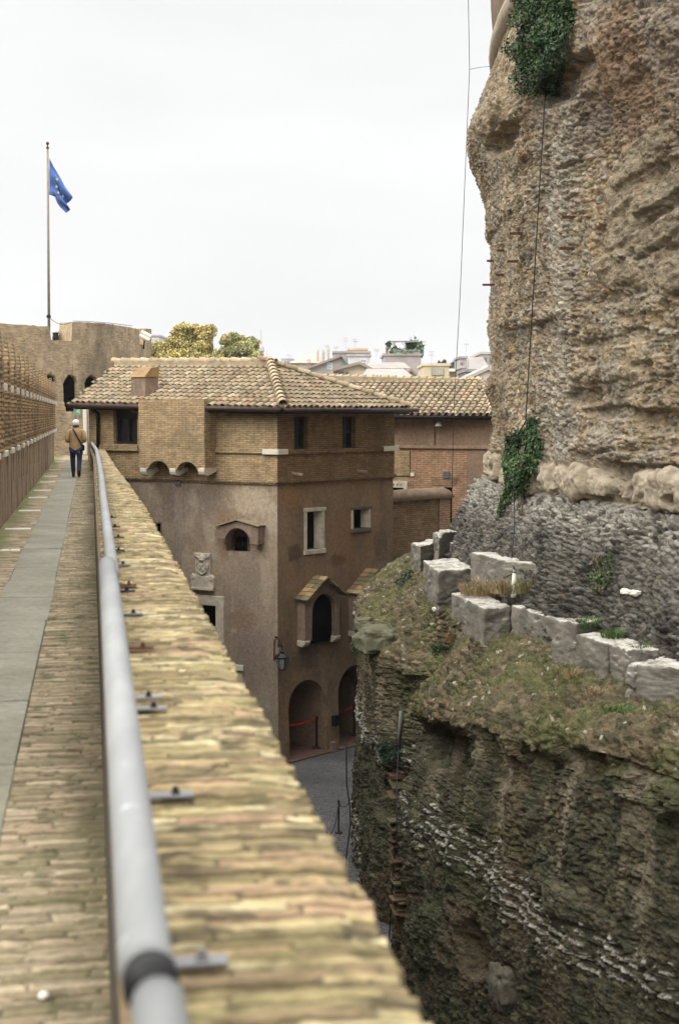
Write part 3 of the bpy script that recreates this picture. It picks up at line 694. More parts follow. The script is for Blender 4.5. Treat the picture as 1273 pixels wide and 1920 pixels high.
# ------------------------------------------------------------------ the walker
FZ = FLOOR - .02
pb = W(-.42, 41.0, FLOOR); per = thing('person', 'person walking away in tan jacket, white cap and jeans with dark crossbody strap', 'person', pb)
PR = WN; PF = WD
def L_(x, y, z): return pb + PR * x + PF * y + Vector((0, 0, z))
def skin(name, pts, edges, rad, mat, parent, root=0, sub=2):
    off = ORG[parent]; me = bpy.data.meshes.new(name)
    me.from_pydata([L_(*p) - off for p in pts], edges, [])
    o = link(name, me, mat, parent)
    sm = o.modifiers.new('skin', 'SKIN'); sm.use_smooth_shade = True
    for i, r_ in enumerate(rad):
        sv = me.skin_vertices[0].data[i]; r_ = r_ if isinstance(r_, tuple) else (r_, r_); sv.radius = r_; sv.use_root = (i == root)
    ss_ = o.modifiers.new('sub', 'SUBSURF'); ss_.levels = sub; ss_.render_levels = sub
    return o
skinm = simple('skin', (.45, .27, .19), .6, var=.05)
bp = [(0, 0, .85), (0, .01, 1.0), (0, .0, 1.2), (0, 0, 1.33), (0, .02, 1.42), (0, .035, 1.52), (0, .03, 1.58),
      (-.09, .02, .80), (-.095, .10, .45), (-.085, .12, .09), (-.085, .24, .04),
      (.09, 0, .80), (.085, -.04, .45), (.07, -.27, .155), (.075, -.2, .045),
      (-.17, 0, 1.32), (-.235, -.07, 1.08), (-.14, .12, 1.02), (-.09, .17, 1.02),
      (.17, 0, 1.32), (.235, -.07, 1.08), (.14, .12, 1.02), (.09, .17, 1.02)]
be = [(0, 1), (1, 2), (2, 3), (3, 4), (4, 5), (5, 6), (0, 7), (7, 8), (8, 9), (9, 10), (0, 11), (11, 12), (12, 13), (13, 14), (3, 15), (15, 16), (16, 17), (17, 18), (3, 19), (19, 20), (20, 21), (21, 22)]
br_ = [(.13, .1), (.125, .09), (.14, .1), (.12, .08), .05, (.075, .09), (.06, .07), .085, .055, .035, .03, .085, .055, .035, .03, .05, .042, .03, .024, .05, .042, .03, .024]
for sgn, wr in ((-1, 18), (1, 22)):     # five short fingers each, curled in front of the body
    for q in range(5):
        i0 = len(bp); z_ = 1.05 - .018 * q
        bp.append((sgn * (.075 - .004 * q), .20, z_)); bp.append((sgn * (.05 - .003 * q), .215 + .004 * (q % 2), z_ - .006)); br_ += [.009, .007]; be += [(wr, i0), (i0, i0 + 1)]
skin('body', bp, be, br_, skinm, per)
# nose and ears for completeness of the head
jean = simple('denim', (.018, .032, .075), .85, var=.35, scale=14)
jp = [(0, .0, .86), (-.09, .02, .78), (-.1, .09, .46), (-.088, .12, .12), (.09, 0, .78), (.088, -.05, .46), (.072, -.26, .18)]
skin('jeans', jp, [(0, 1), (1, 2), (2, 3), (0, 4), (4, 5), (5, 6)], [(.155, .125), .105, .072, .058, .105, .072, .056], jean, per)
# jacket: one continuous shell, hem lower on the right, plus sleeves grown from the shoulders
coatm = simple('tan_cloth', (.40, .275, .135), .9, var=.22, scale=7, bump=.35, dist=.03)
rings = [(.74, .185, .145), (.80, .19, .15), (.88, .19, .15), (.98, .182, .145), (1.08, .182, .14), (1.18, .192, .14), (1.27, .2, .135), (1.34, .175, .115), (1.385, .11, .085), (1.42, .068, .07)]
mb = MB(); vs = []; fs = []; n_ = 20
for k, (z_, rx, ry) in enumerate(rings):
    for i in range(n_):
        t = 2 * math.pi * i / n_; x_ = rx * math.cos(t)
        dz = (-.09 * (x_ / .19) - .01) * sstep(1.0, .74, z_) + .012 * math.sin(3 * t + z_ * 30)
        wr = 1 + .03 * math.sin(5 * t + z_ * 22)
        vs.append(L_(x_ * wr, .015 + ry * math.sin(t) * wr, z_ + dz))
for k in range(len(rings) - 1):
    for i in range(n_): fs.append((k * n_ + i, k * n_ + (i + 1) % n_, (k + 1) * n_ + (i + 1) % n_, (k + 1) * n_ + i))
mb.add(vs, fs)
coat = mb.build('jacket', coatm, per, smooth=True); md = coat.modifiers.new('sub', 'SUBSURF'); md.levels = md.render_levels = 2; md2 = coat.modifiers.new('solid', 'SOLIDIFY'); md2.thickness = .012
for sg in (-1, 1):
    sp = [(sg * .10, .0, 1.335), (sg * .185, -.01, 1.31), (sg * .235, -.055, 1.18), (sg * .262, -.085, 1.07), (sg * .225, .02, 1.03), (sg * .15, .13, 1.01)]
    skin('sleeve', sp, [(i, i + 1) for i in range(5)], [.07, .075, .066, .062, .056, .046], coatm, per)
MB().tube([L_(-.085, -.075, 1.39), L_(-.04, -.13, 1.30), L_(.05, -.152, 1.13), L_(.13, -.15, .98), L_(.175, -.115, .84), L_(.185, -.03, .78)], [.02, .022, .022, .022, .022, .02], 6).build('bag_strap', M['dark_wood'], per, smooth=True)
MB().box(L_(.2, .03, .84), PR * .035, PF * .1, Vector((0, 0, .08))).build('bag', M['dark_wood'], per, bevel=.02)
mb = MB(); mb.lathe(L_(0, .03, 1.47), [(.084, 0), (.098, .03), (.104, .075), (.096, .12), (.07, .155), (.035, .172), (.004, .178)], 18)
mb.build('cap', simple('white_wool', (.74, .73, .70), .95, var=.12, scale=40, bump=.5), per, smooth=True)
mb = MB(); mb.lathe(L_(0, .015, 1.40), [(.062, 0), (.085, .03), (.088, .07), (.08, .09)], 14)
mb.build('hair', simple('brown_hair', (.09, .045, .025), .7, var=.3, scale=30), per, smooth=True)
boot = simple('brown_boot', (.045, .022, .014), .6, var=.3)
skin('boot', [(-.086, .11, .20), (-.086, .10, .06), (-.086, .22, .04), (-.086, .27, .035)], [(0, 1), (1, 2), (2, 3)], [.058, (.05, .06), (.045, .04), (.035, .028)], boot, per)
skin('boot', [(.072, -.29, .27), (.072, -.285, .17), (.074, -.22, .07), (.075, -.17, .035)], [(0, 1), (1, 2), (2, 3)], [.062, (.056, .07), (.052, .05), (.042, .034)], boot, per)
# ------------------------------------------------------------------ facades
class Face:
    def __init__(s, org, d, n): s.o = Vector((org[0], org[1], 0)); s.d = Vector((d[0], d[1], 0)).normalized(); s.n = Vector((n[0], n[1], 0)).normalized()
    def pt(s, a, z, o=0.0): return s.o + s.d * a + s.n * o + Vector((0, 0, z))
    def hit(s, px, py, o=0.0):
        r = ray(px, py); t = (s.o + s.n * o - EYEV).dot(s.n) / r.dot(s.n); p = EYEV + r * t
        return ((p - s.o).dot(s.d), p.z)
    def P(s, px, py, o=0.0): return s.pt(*s.hit(px, py, o), o)
    def sx(s, px, py=900, o=0.0): return s.hit(px, py, o)[0]
    def sz(s, px, py, o=0.0): return s.hit(px, py, o)[1]
    def box(s, mb, a0, a1, z0, z1, o0, o1, col=None):
        return mb.box(s.pt((a0 + a1) / 2, (z0 + z1) / 2, (o0 + o1) / 2), s.d * (a1 - a0) / 2, s.n * (o1 - o0) / 2, Vector((0, 0, (z1 - z0) / 2)), col)
    def wall(s, mb, outer, holes=(), off=0.0, reveal=.25, offz=None, back=None):
        """flat wall with real openings; offz(z) lets the lower part lean out"""
        oz = offz or (lambda z: off)
        loops = [outer] + list(holes)
        flat = [p for l_ in loops for p in l_]
        tri = tessellate_polygon([[Vector((p[0], p[1], 0)) for p in l_] for l_ in loops])
        vs = [s.pt(a, z, oz(z)) for a, z in flat]; fs = []
        for t in tri:
            A, B, C_ = [vs[i] for i in t]
            fs.append(t if (B - A).cross(C_ - A).dot(s.n) > 0 else t[::-1])
        mb.add(vs, fs, [(a, z) for a, z in flat])
        for hl in holes:
            n_ = len(hl); v2 = [s.pt(a, z, oz(z)) for a, z in hl] + [s.pt(a, z, -reveal) for a, z in hl]
            mb.add(v2, [(i, (i + 1) % n_, (i + 1) % n_ + n_, i + n_) for i in range(n_)])
        return mb
    def rect(s, x0, y0, x1, y1, o=0.0):      # a rectangle from photo pixels
        a0, z1 = s.hit(x0, y0, o); a1, z0 = s.hit(x1, y1, o)
        a0, a1 = min(a0, a1), max(a0, a1); return a0, a1, z0, z1
def rloop(a0, a1, z0, z1): return [(a0, z0), (a1, z0), (a1, z1), (a0, z1)]
def aloop(a0, a1, z0, z1, n=14, rise=None):
    c = (a0 + a1) / 2; r = (a1 - a0) / 2; rise = rise or r; zs = z1 - rise
    return [(a0, z0), (a1, z0)] + [(c + r * math.cos(t), zs + rise * math.sin(t)) for t in np.linspace(0, math.pi, n)]
def panel(face, name, loop, o, mat, parent, th=.03):
    mb = MB(); mb.prism([face.pt(a, z, o) for a, z in loop], face.n * -th); return mb.build(name, mat, parent)

DC = 41.5
CORN = P(520, 900, DC)
DL = Vector((math.sin(R(-57)), math.cos(R(-57)), 0)); NL = Vector((-DL.y, DL.x, 0)); NL = NL if NL.y < 0 else -NL
DR = Vector((math.sin(R(42)), math.cos(R(42)), 0)); NR = Vector((DR.y, -DR.x, 0))
FL = Face(CORN, DL, NL); FR = Face(CORN, DR, NR)
house = thing('brick_house', 'tall old house with tiled hip roof, brick upper storey and stained brown plaster below', 'house', (CORN.x, CORN.y, 0))
lenL = FL.sx(170, 850); lenR = FR.sx(735, 900)
Z_LEDGE = FL.sz(519, 903); Z_STR = FL.sz(519, 851); Z_EAVE = FL.sz(520, 767)
BAT = 2.55
def batter(z): return max(0, (BAT - z)) * .045
UP = .05                            # the brick storey stands proud of the plaster
# ---- left face, plaster
win_s = FL.rect(285, 980, 303, 1045); win_m1 = FL.rect(352, 1130, 407, 1178); win_m2 = FL.rect(352, 1187, 410, 1240)
nic = aloop(*FL.rect(424, 991, 469, 1036), rise=None)
mb = MB()
FL.wall(mb, [(0, BAT), (lenL, BAT), (lenL, Z_LEDGE), (0, Z_LEDGE)], [rloop(*win_s), rloop(*win_m1), rloop(*win_m2), nic], reveal=.3)
FL.wall(mb, [(-batter(0) / 1.17, 0), (lenL, 0), (lenL, BAT), (0, BAT)], [], offz=batter)
LM = []
for (x, y, rx, ry, cl, fc) in ((470, 940, 52, 34, (.36, .29, .205), .85), (500, 1060, 16, 110, (.33, .265, .19), .5), (330, 950, 40, 40, (.155, .12, .10), .6), (395, 935, 30, 34, (.17, .13, .105), .6), (470, 1230, 40, 70, (.185, .14, .115), .75), (455, 1160, 34, 26, (.19, .115, .07), .6), (420, 1000, 20, 60, (.21, .13, .07), .55), (290, 905, 50, 14, (.33, .28, .23), .5), (500, 1340, 16, 50, (.21, .18, .15), .6)):
    a_, z_ = FL.hit(x, y); LM.append((a_, z_, rx * 42 / F / .86, ry * 42 / F, tuple(q_ * 1.25 for q_ in cl), fc))
mb.build('plaster_wall', plaster('plaster_grey_brown_worn', (.35, .27, .19), (.25, .2, .15), (.44, .365, .27), rust=(.28, .19, .105), marks=LM), house)
panel(FL, 'window_pane', rloop(*win_s), -.27, M['void'], house); panel(FL, 'window_pane', rloop(*win_m1), -.27, M['void'], house); panel(FL, 'window_pane', rloop(*win_m2), -.27, M['void'], house)
# barred niche window under its hood
pn = panel(FL, 'niche_panel', nic, -.28, M['plaster_right'], house)
b0 = FL.rect(442, 1006, 463, 1034, -.27); gw = panel(FL, 'barred_window', rloop(*b0), -.265, M['void'], house, .02)
mb = MB()
for k in range(4):
    a = b0[0] + (b0[1] - b0[0]) * k / 3; FL.box(mb, a - .012, a + .012, b0[2], b0[3], -.262, -.24)
for k in range(3):
    z = b0[2] + (b0[3] - b0[2]) * k / 2; FL.box(mb, b0[0], b0[1], z - .012, z + .012, -.262, -.238)
mb.build('window_bars', M['iron'], gw)
# hood over the niche: a shallow projecting arch on two square feet
mb = MB(); c0, z0 = FL.hit(421, 1006, .3); c1, z1 = FL.hit(470, 1020, .3); cm = (c0 + c1) / 2; rr = abs(c1 - c0) / 2; zt = FL.sz(447, 990, .3); zs = zt - rr
arc = [(cm + rr * math.cos(t), zs + rr * math.sin(t)) for t in np.linspace(math.pi, 0, 12)]      # from c1 side to c0 side
aR_, aL_ = FL.sx(484, 985, .3), FL.sx(407, 985, .3); zlow = FL.sz(480, 1021, .3); zlowL = FL.sz(410, 1010, .3)
if arc[0][0] < arc[-1][0]: arc = arc[::-1]
outer = [(aL_, zlowL), (aL_, FL.sz(407, 989, .3)), (cm, FL.sz(447, 977, .3)), (aR_, FL.sz(484, 989, .3)), (aR_, zlow)]
poly = outer + [(c1, zlow)] + [p for p in sorted(arc, key=lambda q: q[0])] + [(c0, zlowL)]
mb.prism([FL.pt(a, z, .30) for a, z in poly], FL.n * -.33); mb.build('niche_hood', M['plaster_niche'], house)
mb = MB(); top3 = [(aL_ + .05, FL.sz(407, 986, .2)), (cm, FL.sz(447, 974, .2)), (aR_ - .05, FL.sz(487, 986, .2))]
for i in range(2):
    (a, z), (a2, z2) = top3[i], top3[i + 1]
    for k in range(7):
        f0, f1 = k / 7, (k + 1.08) / 7; mb.bar(FL.pt(a + (a2 - a) * f0, z + (z2 - z) * f0, .16), FL.pt(a + (a2 - a) * f1, z + (z2 - z) * f1 + .01, .16), .42, .035)
mb.build('hood_tiles', M['mortar'], house)
# big framed window, its cross bar, and the carved coat of arms above
def frame(face, name, r, w_, o, mat, parent, top=True, bot=True, th=.12):
    a0, a1, z0, z1 = r; mb = MB()
    face.box(mb, a0 - w_, a0, z0, z1, -th, o); face.box(mb, a1, a1 + w_, z0, z1, -th, o)
    if top: face.box(mb, a0 - w_ - .01, a1 + w_ + .01, z1, z1 + w_, -th, o + .003)
    if bot: face.box(mb, a0 - w_ - .01, a1 + w_ + .01, z0 - w_, z0, -th, o + .003)
    return mb.build(name, mat, parent, bevel=.012)
rM = FL.rect(352, 1131, 407, 1240); frame(FL, 'marble_frame', (rM[0], rM[1], rM[2], rM[3]), .30, .06, M['marble'], house)
mb = MB(); FL.box(mb, rM[0], rM[1], FL.sz(405, 1187), FL.sz(405, 1178), -.26, .04); mb.build('transom', M['marble'], house)
fr = FL.rect(286, 981, 302, 1044); frame(FL, 'stone_frame', fr, .07, .01, M['plaster_niche'], house)
coa = FL.rect(362, 1078, 404, 1103); cb = FL.rect(369, 1036, 397, 1078); mb = MB()
FL.box(mb, coa[0], coa[1], coa[2], coa[3], -.05, .10); FL.box(mb, cb[0], cb[1], cb[2] - .05, cb[3], -.05, .07)
FL.box(mb, coa[0] + .02, coa[1] - .02, coa[2] - .07, coa[2], -.05, .16)
for sgn, e in ((1, coa[1]), (-1, coa[0])): mb.lathe(FL.pt(e - sgn * .08, coa[3] - .04, .05), [(.09, -.02), (.11, .02), (.07, .08)], 10, axis=tuple(FL.n))
arms = mb.build('coat_of_arms', M['marble'], house, bevel=.01)
mb = MB(); cx_ = (cb[0] + cb[1]) / 2; wv = (cb[1] - cb[0]); q = lambda u, v, o=.09: FL.pt(cx_ + u * wv, cb[2] + v * (cb[3] - cb[2]), o)
sh = [(-.26, .62), (.26, .62), (.30, .40), (.2, .2), (0, .06), (-.2, .2), (-.30, .40)]
mb.prism([q(u, v, .125) for u, v in sh], FL.n * -.06)
for sg in (-1, 1):
    mb.tube([q(-sg * .4, .46, .10), q(sg * .36, .86, .105)], .028, 8); mb.lathe(q(sg * .38, .9, .08), [(.02, 0), (.075, .0), (.085, .03), (.05, .045)], 10, axis=tuple(FL.n))
    mb.box(q(-sg * .34, .42, .1), FL.d * .05, FL.n * .02, Vector((0, 0, .05)))
    mb.tube([q(sg * .28, .58, .12), q(sg * .4, .36, .12), q(sg * .3, .16, .115), q(0, .02, .11)], .025, 8)
mb.lathe(q(0, .64, .085), [(.10, 0), (.12, .04), (.085, .09), (.1, .1), (.07, .15), (.075, .16), (.02, .22)], 12)
mb.tube([q(-.14, .5, .135), q(.14, .26, .135)], .02, 6); mb.lathe(q(.06, .46, .125), [(.05, 0), (.04, .025), (.01, .03)], 8, axis=tuple(FL.n)); mb.lathe(q(-.07, .26, .125), [(.05, 0), (.04, .025), (.01, .03)], 8, axis=tuple(FL.n))
mb.build('relief', M['marble'], arms, smooth=False)
# pale mended chase with small junction boxes
mb = MB(); ch = FL.rect(326, 912, 343, 1060); FL.box(mb, ch[0], ch[1], ch[2], ch[3], -.02, .004)
mb.build('mended_strip', plaster('plaster_mended', (.30, .245, .20), (.24, .19, .155), (.33, .27, .21)), house)
for (x0, y0, x1, y1) in ((329, 900, 340, 910), (330, 1060, 339, 1071)):
    mb = MB(); r_ = FL.rect(x0, y0, x1, y1); FL.box(mb, *r_, -.02, .05); mb.build('junction_box', M['galv'], house)
# ---- left face, brick storey with the projecting bay and the corner window
bw = FL.rect(213, 768, 258, 833, UP); mb = MB()
FL.wall(mb, [(-.043, Z_LEDGE), (lenL, Z_LEDGE), (lenL, Z_EAVE + .35), (-.043, Z_EAVE + .35)], [rloop(*bw)], off=UP, reveal=.22)
FL.box(mb, 0, lenL, Z_LEDGE - .10, Z_LEDGE, -.02, UP)                                     # underside of the brick storey
mb.build('brick_storey', M['brick_left'], house)
pw = panel(FL, 'window', rloop(*bw), -.18, M['glass_dark'], house, .02); mb = MB(); a0, a1, z0, z1 = bw
for a in (a0, (a0 + a1) / 2 - .03, a1 - .07): FL.box(mb, a, a + .07, z0, z1, -.18, -.10)
FL.box(mb, a0, a1, z0, z0 + .08, -.18, -.095); FL.box(mb, a0, a1, z1 - .3, z1, -.18, -.095); mb.build('window_frame', M['dark_wood'], pw)
mb = MB(); s0, s1 = FL.sx(262, 840, UP), FL.sx(184, 840, UP); FL.box(mb, s0, s1, FL.sz(225, 845, UP), FL.sz(225, 834, UP), 0, UP + .10)
mb.build('window_sill', M['brick_left'], house, bevel=.01)
# string course of bricks and dripping ledge
mb = MB(); s1 = FL.sx(392, 845, UP); FL.box(mb, -.10, s1, Z_STR, Z_STR + .14, 0, UP + .07); mb.build('string_course', M['brick_left'], house, bevel=.01)
mb = MB(); FL.box(mb, -.085, lenL, Z_LEDGE - .02, Z_LEDGE + .06, 0, UP + .05)
for k in range(int(lenL / .13)): FL.box(mb, k * .13, k * .13 + .1, Z_LEDGE - .055, Z_LEDGE - .02, 0, UP + .045)
mb.build('brick_ledge', M['brick_left'], house)
# projecting bay: two arches on three stone corbels
BO = .62
bx0, bx1 = FL.sx(384, 860, BO), FL.sx(261, 860, BO); zb = FL.sz(320, 881, BO); ztop = Z_EAVE + .3
ar1 = aloop(FL.sx(318, 880, BO), FL.sx(277, 880, BO), zb - .001, FL.sz(297, 864, BO), rise=.36); ar2 = aloop(FL.sx(371, 880, BO), FL.sx(331, 880, BO), zb - .001, FL.sz(350, 866, BO), rise=.33)
def arch_edge(l_): return [p for p in sorted(l_[2:], key=lambda q: q[0])]
poly = [(bx0, zb)] + [(p[0], max(p[1], zb)) for p in [(ar2[0][0], zb)] + arch_edge(ar2) + [(ar2[1][0], zb)] + [(ar1[0][0], zb)] + arch_edge(ar1) + [(ar1[1][0], zb)]] + [(bx1, zb), (bx1, ztop), (bx0, ztop)]
pp = []
for p in poly:
    if not pp or (abs(p[0] - pp[-1][0]) + abs(p[1] - pp[-1][1])) > 1e-4: pp.append(p)
mb = MB(); mb.prism([FL.pt(a, z, BO) for a, z in pp], FL.n * -.28)
FL.box(mb, bx0 + .002, bx0 + .25, zb + .01, ztop - .01, UP, BO - .29); FL.box(mb, bx1 - .25, bx1 - .002, zb + .01, ztop - .01, UP, BO - .29)
FL.box(mb, bx0 + .26, bx1 - .26, FL.sz(320, 846, BO), ztop - .02, UP + .01, BO - .29)
bay = mb.build('bay', M['brick_left'], house)
for px in (270, 325, 379):
    a = FL.sx(px, 884, BO); mb = MB(); zc = FL.sz(px, 884, BO)
    prof = [(UP, zc - .02), (BO - .15, zc - .14), (BO + .02, zc - .10), (BO + .05, zc), (BO + .03, zc + .10), (UP, zc + .10)]
    mb.prism([FL.pt(a - .12, z, o_) for o_, z in prof], FL.d * .24); mb.build('corbel', M['marble'], bay, bevel=.02)
# ---- right face
def hr(px, py, o=0): return FR.hit(px, py, o)
rw1 = FR.rect(575, 960, 603, 1028); rw2 = FR.rect(662, 956, 690, 989)
lenR = FR.sx(737, 900)
mb = MB()
A1 = aloop(FR.sx(539, 1400), FR.sx(608, 1400), .0, FR.sz(577, 1274)); A2 = aloop(FR.sx(632, 1400), FR.sx(698, 1400), 0, FR.sz(668, 1246))
def splitz(loop, zc):     # only for readability: arches start on the ground line
    return loop
hood = [(547, 1115, 622, 1208), (643, 1103, 716, 1190)]
na = [aloop(*FR.rect(571, 1115, 614, 1187)), aloop(*FR.rect(664, 1100, 707, 1172))]
zc = max(p[1] for p in A1 + A2) + .12
FR.wall(mb, [(0, zc), (lenR, zc), (lenR, Z_LEDGE), (0, Z_LEDGE)], [rloop(*rw1), rloop(*rw2), na[0], na[1]], reveal=.27, offz=lambda z: batter(z))
def ground_arch(l_): return l_
outerL = [(0, zc), (0, BAT), (-batter(0) / 1.17, 0)] + [(A1[0][0], 0)] + sorted(A1[2:], key=lambda q: q[0]) + [(A1[1][0], 0), (A2[0][0], 0)] + sorted(A2[2:], key=lambda q: q[0]) + [(A2[1][0], 0), (max(lenR, A2[1][0] + .4), 0), (lenR + .3, zc)]
ol = []
for p in outerL:
    if not ol or abs(p[0] - ol[-1][0]) + abs(p[1] - ol[-1][1]) > 1e-4: ol.append(p)
FR.wall(mb, ol, [], offz=batter)
for l_ in (A1, A2):      # deep reveals of the archways
    h_ = [(l_[0][0], 0)] + sorted(l_[2:], key=lambda q: q[0]) + [(l_[1][0], 0)]; n_ = len(h_)
    mb.add([FR.pt(a, z, batter(z)) for a, z in h_] + [FR.pt(a, z, -3.4) for a, z in h_], [(i, i + 1, i + 1 + n_, i + n_) for i in range(n_ - 1)])
RM = []
for (x, y, rx, ry, cl, fc) in ((545, 935, 30, 30, (.27, .15, .07), .7), (640, 1010, 26, 60, (.25, .14, .07), .6), (553, 1038, 15, 20, (.085, .06, .045), .85), (632, 1050, 20, 14, (.11, .06, .035), .7), (712, 1020, 16, 30, (.115, .085, .06), .7), (715, 1070, 24, 22, (.22, .17, .14), .7), (575, 1235, 34, 24, (.085, .065, .055), .6), (620, 920, 40, 20, (.23, .155, .10), .6), (535, 1320, 20, 60, (.20, .125, .07), .6), (612, 1230, 8, 50, (.22, .14, .075), .6), (590, 1060, 40, 14, (.21, .14, .09), .5)):
    a_, z_ = FR.hit(x, y); RM.append((a_, z_, rx * 43 / F / .66, ry * 43 / F, tuple(q_ * 1.1 for q_ in cl), fc))
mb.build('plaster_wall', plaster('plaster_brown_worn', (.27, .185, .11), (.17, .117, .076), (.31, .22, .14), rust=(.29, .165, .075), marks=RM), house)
for l_ in (A1, A2): panel(FR, 'archway_back', aloop(l_[0][0] - .02, l_[1][0] + .02, .0, max(p[1] for p in l_) + .02), -3.35, M['void'], house, .05)
for l_ in (A1, A2):      # brick-coloured threshold
    mb = MB(); FR.box(mb, l_[0][0] - .2, l_[1][0] + .2, .004, .05, -3.3, .35); mb.build('threshold', simple('threshold_brick', (.13, .075, .055), .9, var=.35), house, bevel=.02)
for r_ in (rw1, rw2): panel(FR, 'window_pane', rloop(*r_), -.24, M['void'], house)
# splayed marble frames
def splay(r_, w_, name, mat, tmat=None):
    a0, a1, z0, z1 = r_; mb = MB()
    FR.box(MB(), a0 - w_, a0, z0, z1, -.2, .03).build('jamb', mat, house, bevel=.01); FR.box(mb, a1, a1 + w_, z0, z1, -.2, .03)
    mb.prism([FR.pt(a1, z0, 0), FR.pt(a1 - .10, z0, -.235), FR.pt(a1, z0, -.235)], Vector((0, 0, z1 - z0)))
    mb.build('splayed_jamb', mat, house, bevel=.01)
    FR.box(MB(), a0 - w_ - .03, a1 + w_ + .05, z1, z1 + w_, -.2, .05).build('lintel', tmat or mat, house, bevel=.015); FR.box(MB(), a0 - w_ - .02, a1 + w_ + .03, z0 - w_ * 1.3, z0, -.2, .06).build('sill', tmat or mat, house, bevel=.015)
splay(rw1, .115, 'marble_frame', M['marble']); splay(rw2, .10, 'marble_frame', M['marble'], simple('grey_stone', (.13, .11, .085), .9, var=.3))
# aedicules: walled hoods with tiled gables round deep niches
for q_, (rx0, ry0, rx1, ry1) in enumerate([(545, 1078, 626, 1122), (641, 1065, 717, 1108)]):
    HO = .32; x0, y0, x1, y1 = hood[q_]
    a0, a1 = FR.sx(x0 + 10, y1), FR.sx(x1, y1); zb0 = FR.sz(x0 + 12, y1 - 8); ze = FR.sz(x0 + 8, y0 + 6); zp = FR.sz((rx0 + rx1) / 2 + 6, ry0 + 4); c_ = (a0 + a1) / 2
    l_ = na[q_]; pa = sorted(l_[2:], key=lambda q: q[0]); b0_ = pa[0][0] + .02; b1_ = pa[-1][0] - .02
    zst = FR.sz(600, 1190 if q_ == 0 else 1175)
    poly = [(a0, zb0), (a0, ze), (c_, zp), (a1, ze), (a1, zb0), (b1_ + .04, zb0)] + [(p[0], p[1]) for p in pa[::-1]] + [(b0_ - .04, zb0)]
    mb = MB(); mb.prism([FR.pt(a, z, HO) for a, z in poly], FR.n * -(HO + .02)); ae = mb.build('window_hood', M['plaster_niche'], house)
    for a in (a0 + .1, a1 - .1):
        mb = MB(); mb.prism([FR.pt(a - .12, zb0, o_) + Vector((0, 0, dz)) for o_, dz in ((0, -.16), (.22, -.2), (.34, -.1), (.36, 0), (0, 0))], FR.d * .24); mb.build('hood_foot', M['marble'], ae, bevel=.02)
    mb = MB()
    for sg in (-1, 1):
        e = a0 - .14 if sg < 0 else a1 + .14; ez = ze - .06
        for row in range(2):
            for k in range(6):
                f0, f1 = k / 6, (k + 1.12) / 6; o_ = .16 + .26 * row
                p = FR.pt(e + (c_ - e) * f0, ez + (zp + .03 - ez) * f0 + .03, o_); p2 = FR.pt(e + (c_ - e) * f1, ez + (zp + .03 - ez) * f1 + .005, o_)
                v_ = random.uniform(.7, 1.25); cl = random.choice([(.30, .2, .09), (.22, .16, .09), (.35, .24, .12), (.15, .13, .07)])
                mb.bar(p, p2, .27, .045, col=tuple(c * v_ for c in cl))
    mb.build('hood_roof', M['tile'], ae)
    panel(FR, 'niche_void', aloop(pa[0][0] - .01, pa[-1][0] + .01, zst - .2, max(p[1] for p in pa) + .01), HO - .16, M['void'], ae)
    mb = MB(); FR.box(mb, pa[0][0] - .03, pa[-1][0] + .03, min(p[1] for p in l_) - .10, min(p[1] for p in l_), -.4, .06); mb.build('niche_sill', M['plaster_niche'], ae)
# ---- right face, brick storey
u1 = FR.rect(557, 781, 578, 842, UP); u2 = FR.rect(647, 781, 667, 838, UP)
mb = MB(); FR.wall(mb, [(-.043, Z_LEDGE), (lenR, Z_LEDGE), (lenR, Z_EAVE + .35), (-.043, Z_EAVE + .35)], [rloop(*u1), rloop(*u2)], off=UP, reveal=.30)
FR.box(mb, 0, lenR, Z_LEDGE - .08, Z_LEDGE, -.02, UP - .002)
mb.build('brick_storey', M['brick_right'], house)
for r_ in (u1, u2):
    p_ = panel(FR, 'window', rloop(*r_), -.24, M['glass_dark'], house, .02); mb = MB(); a0, a1, z0, z1 = r_
    for a in (a0, (a0 + a1) / 2 - .03, a1 - .08): FR.box(mb, a, a + .08, z0, z1, -.24, -.14)
    for z in (z0, z1 - .08, z0 + (z1 - z0) * .45): FR.box(mb, a0, a1, z, z + .08, -.24, -.135)
    mb.build('window_frame', M['dark_wood'], p_)
    mb = MB(); FR.box(mb, a0 - .10, a1 + .10, z0 - .06, z0, -.2, UP + .06); FR.box(mb, a0 - .12, a0, z0, z1, UP - .02, UP + .02); mb.build('window_sill', M['dark_wood'], p_)
zr = FR.sz(519, 852); zr2 = FR.sz(736, 845)
mb = MB(); mb.prism([FR.pt(-.1, zr, UP + .07), FR.pt(lenR + .05, zr2, UP + .07), FR.pt(lenR + .05, zr2 + .13, UP + .07), FR.pt(-.1, zr + .14, UP + .07)], FR.n * -.09); mb.build('string_course', M['brick_right'], house)
mb = MB(); FR.box(mb, -.085, lenR + .05, Z_LEDGE - .02, Z_LEDGE + .06, 0, UP + .05)
for k in range(int(lenR / .13)): FR.box(mb, k * .13, k * .13 + .1, Z_LEDGE - .055, Z_LEDGE - .02, 0, UP + .045)
mb.build('brick_ledge', M['brick_right'], house)
for k, (a0, a1) in enumerate([(-.12, FR.sx(534, 850)), (FR.sx(714, 843), lenR + .12)]):     # marble corner pieces of the string course
    mb = MB(); z_ = zr if k == 0 else zr2; FR.box(mb, a0, a1, z_ - .005, z_ + .15, -.05, UP + .10)
    if k == 0: FL.box(mb, -.1, FL.sx(497, 850), z_ - .004, z_ + .149, -.05, UP + .102)
    mb.build('corner_stone', M['white'], house, bevel=.01)
for px, py in ((560, 890), (680, 885)):
    a, z = hr(px, py, .2); mb = MB(); mb.bar(FR.pt(a - .1, z + .05, 0), FR.pt(a + .02, z, .36), .085, .08); mb.build('beam_end', M['plaster_niche'], house, bevel=.015)
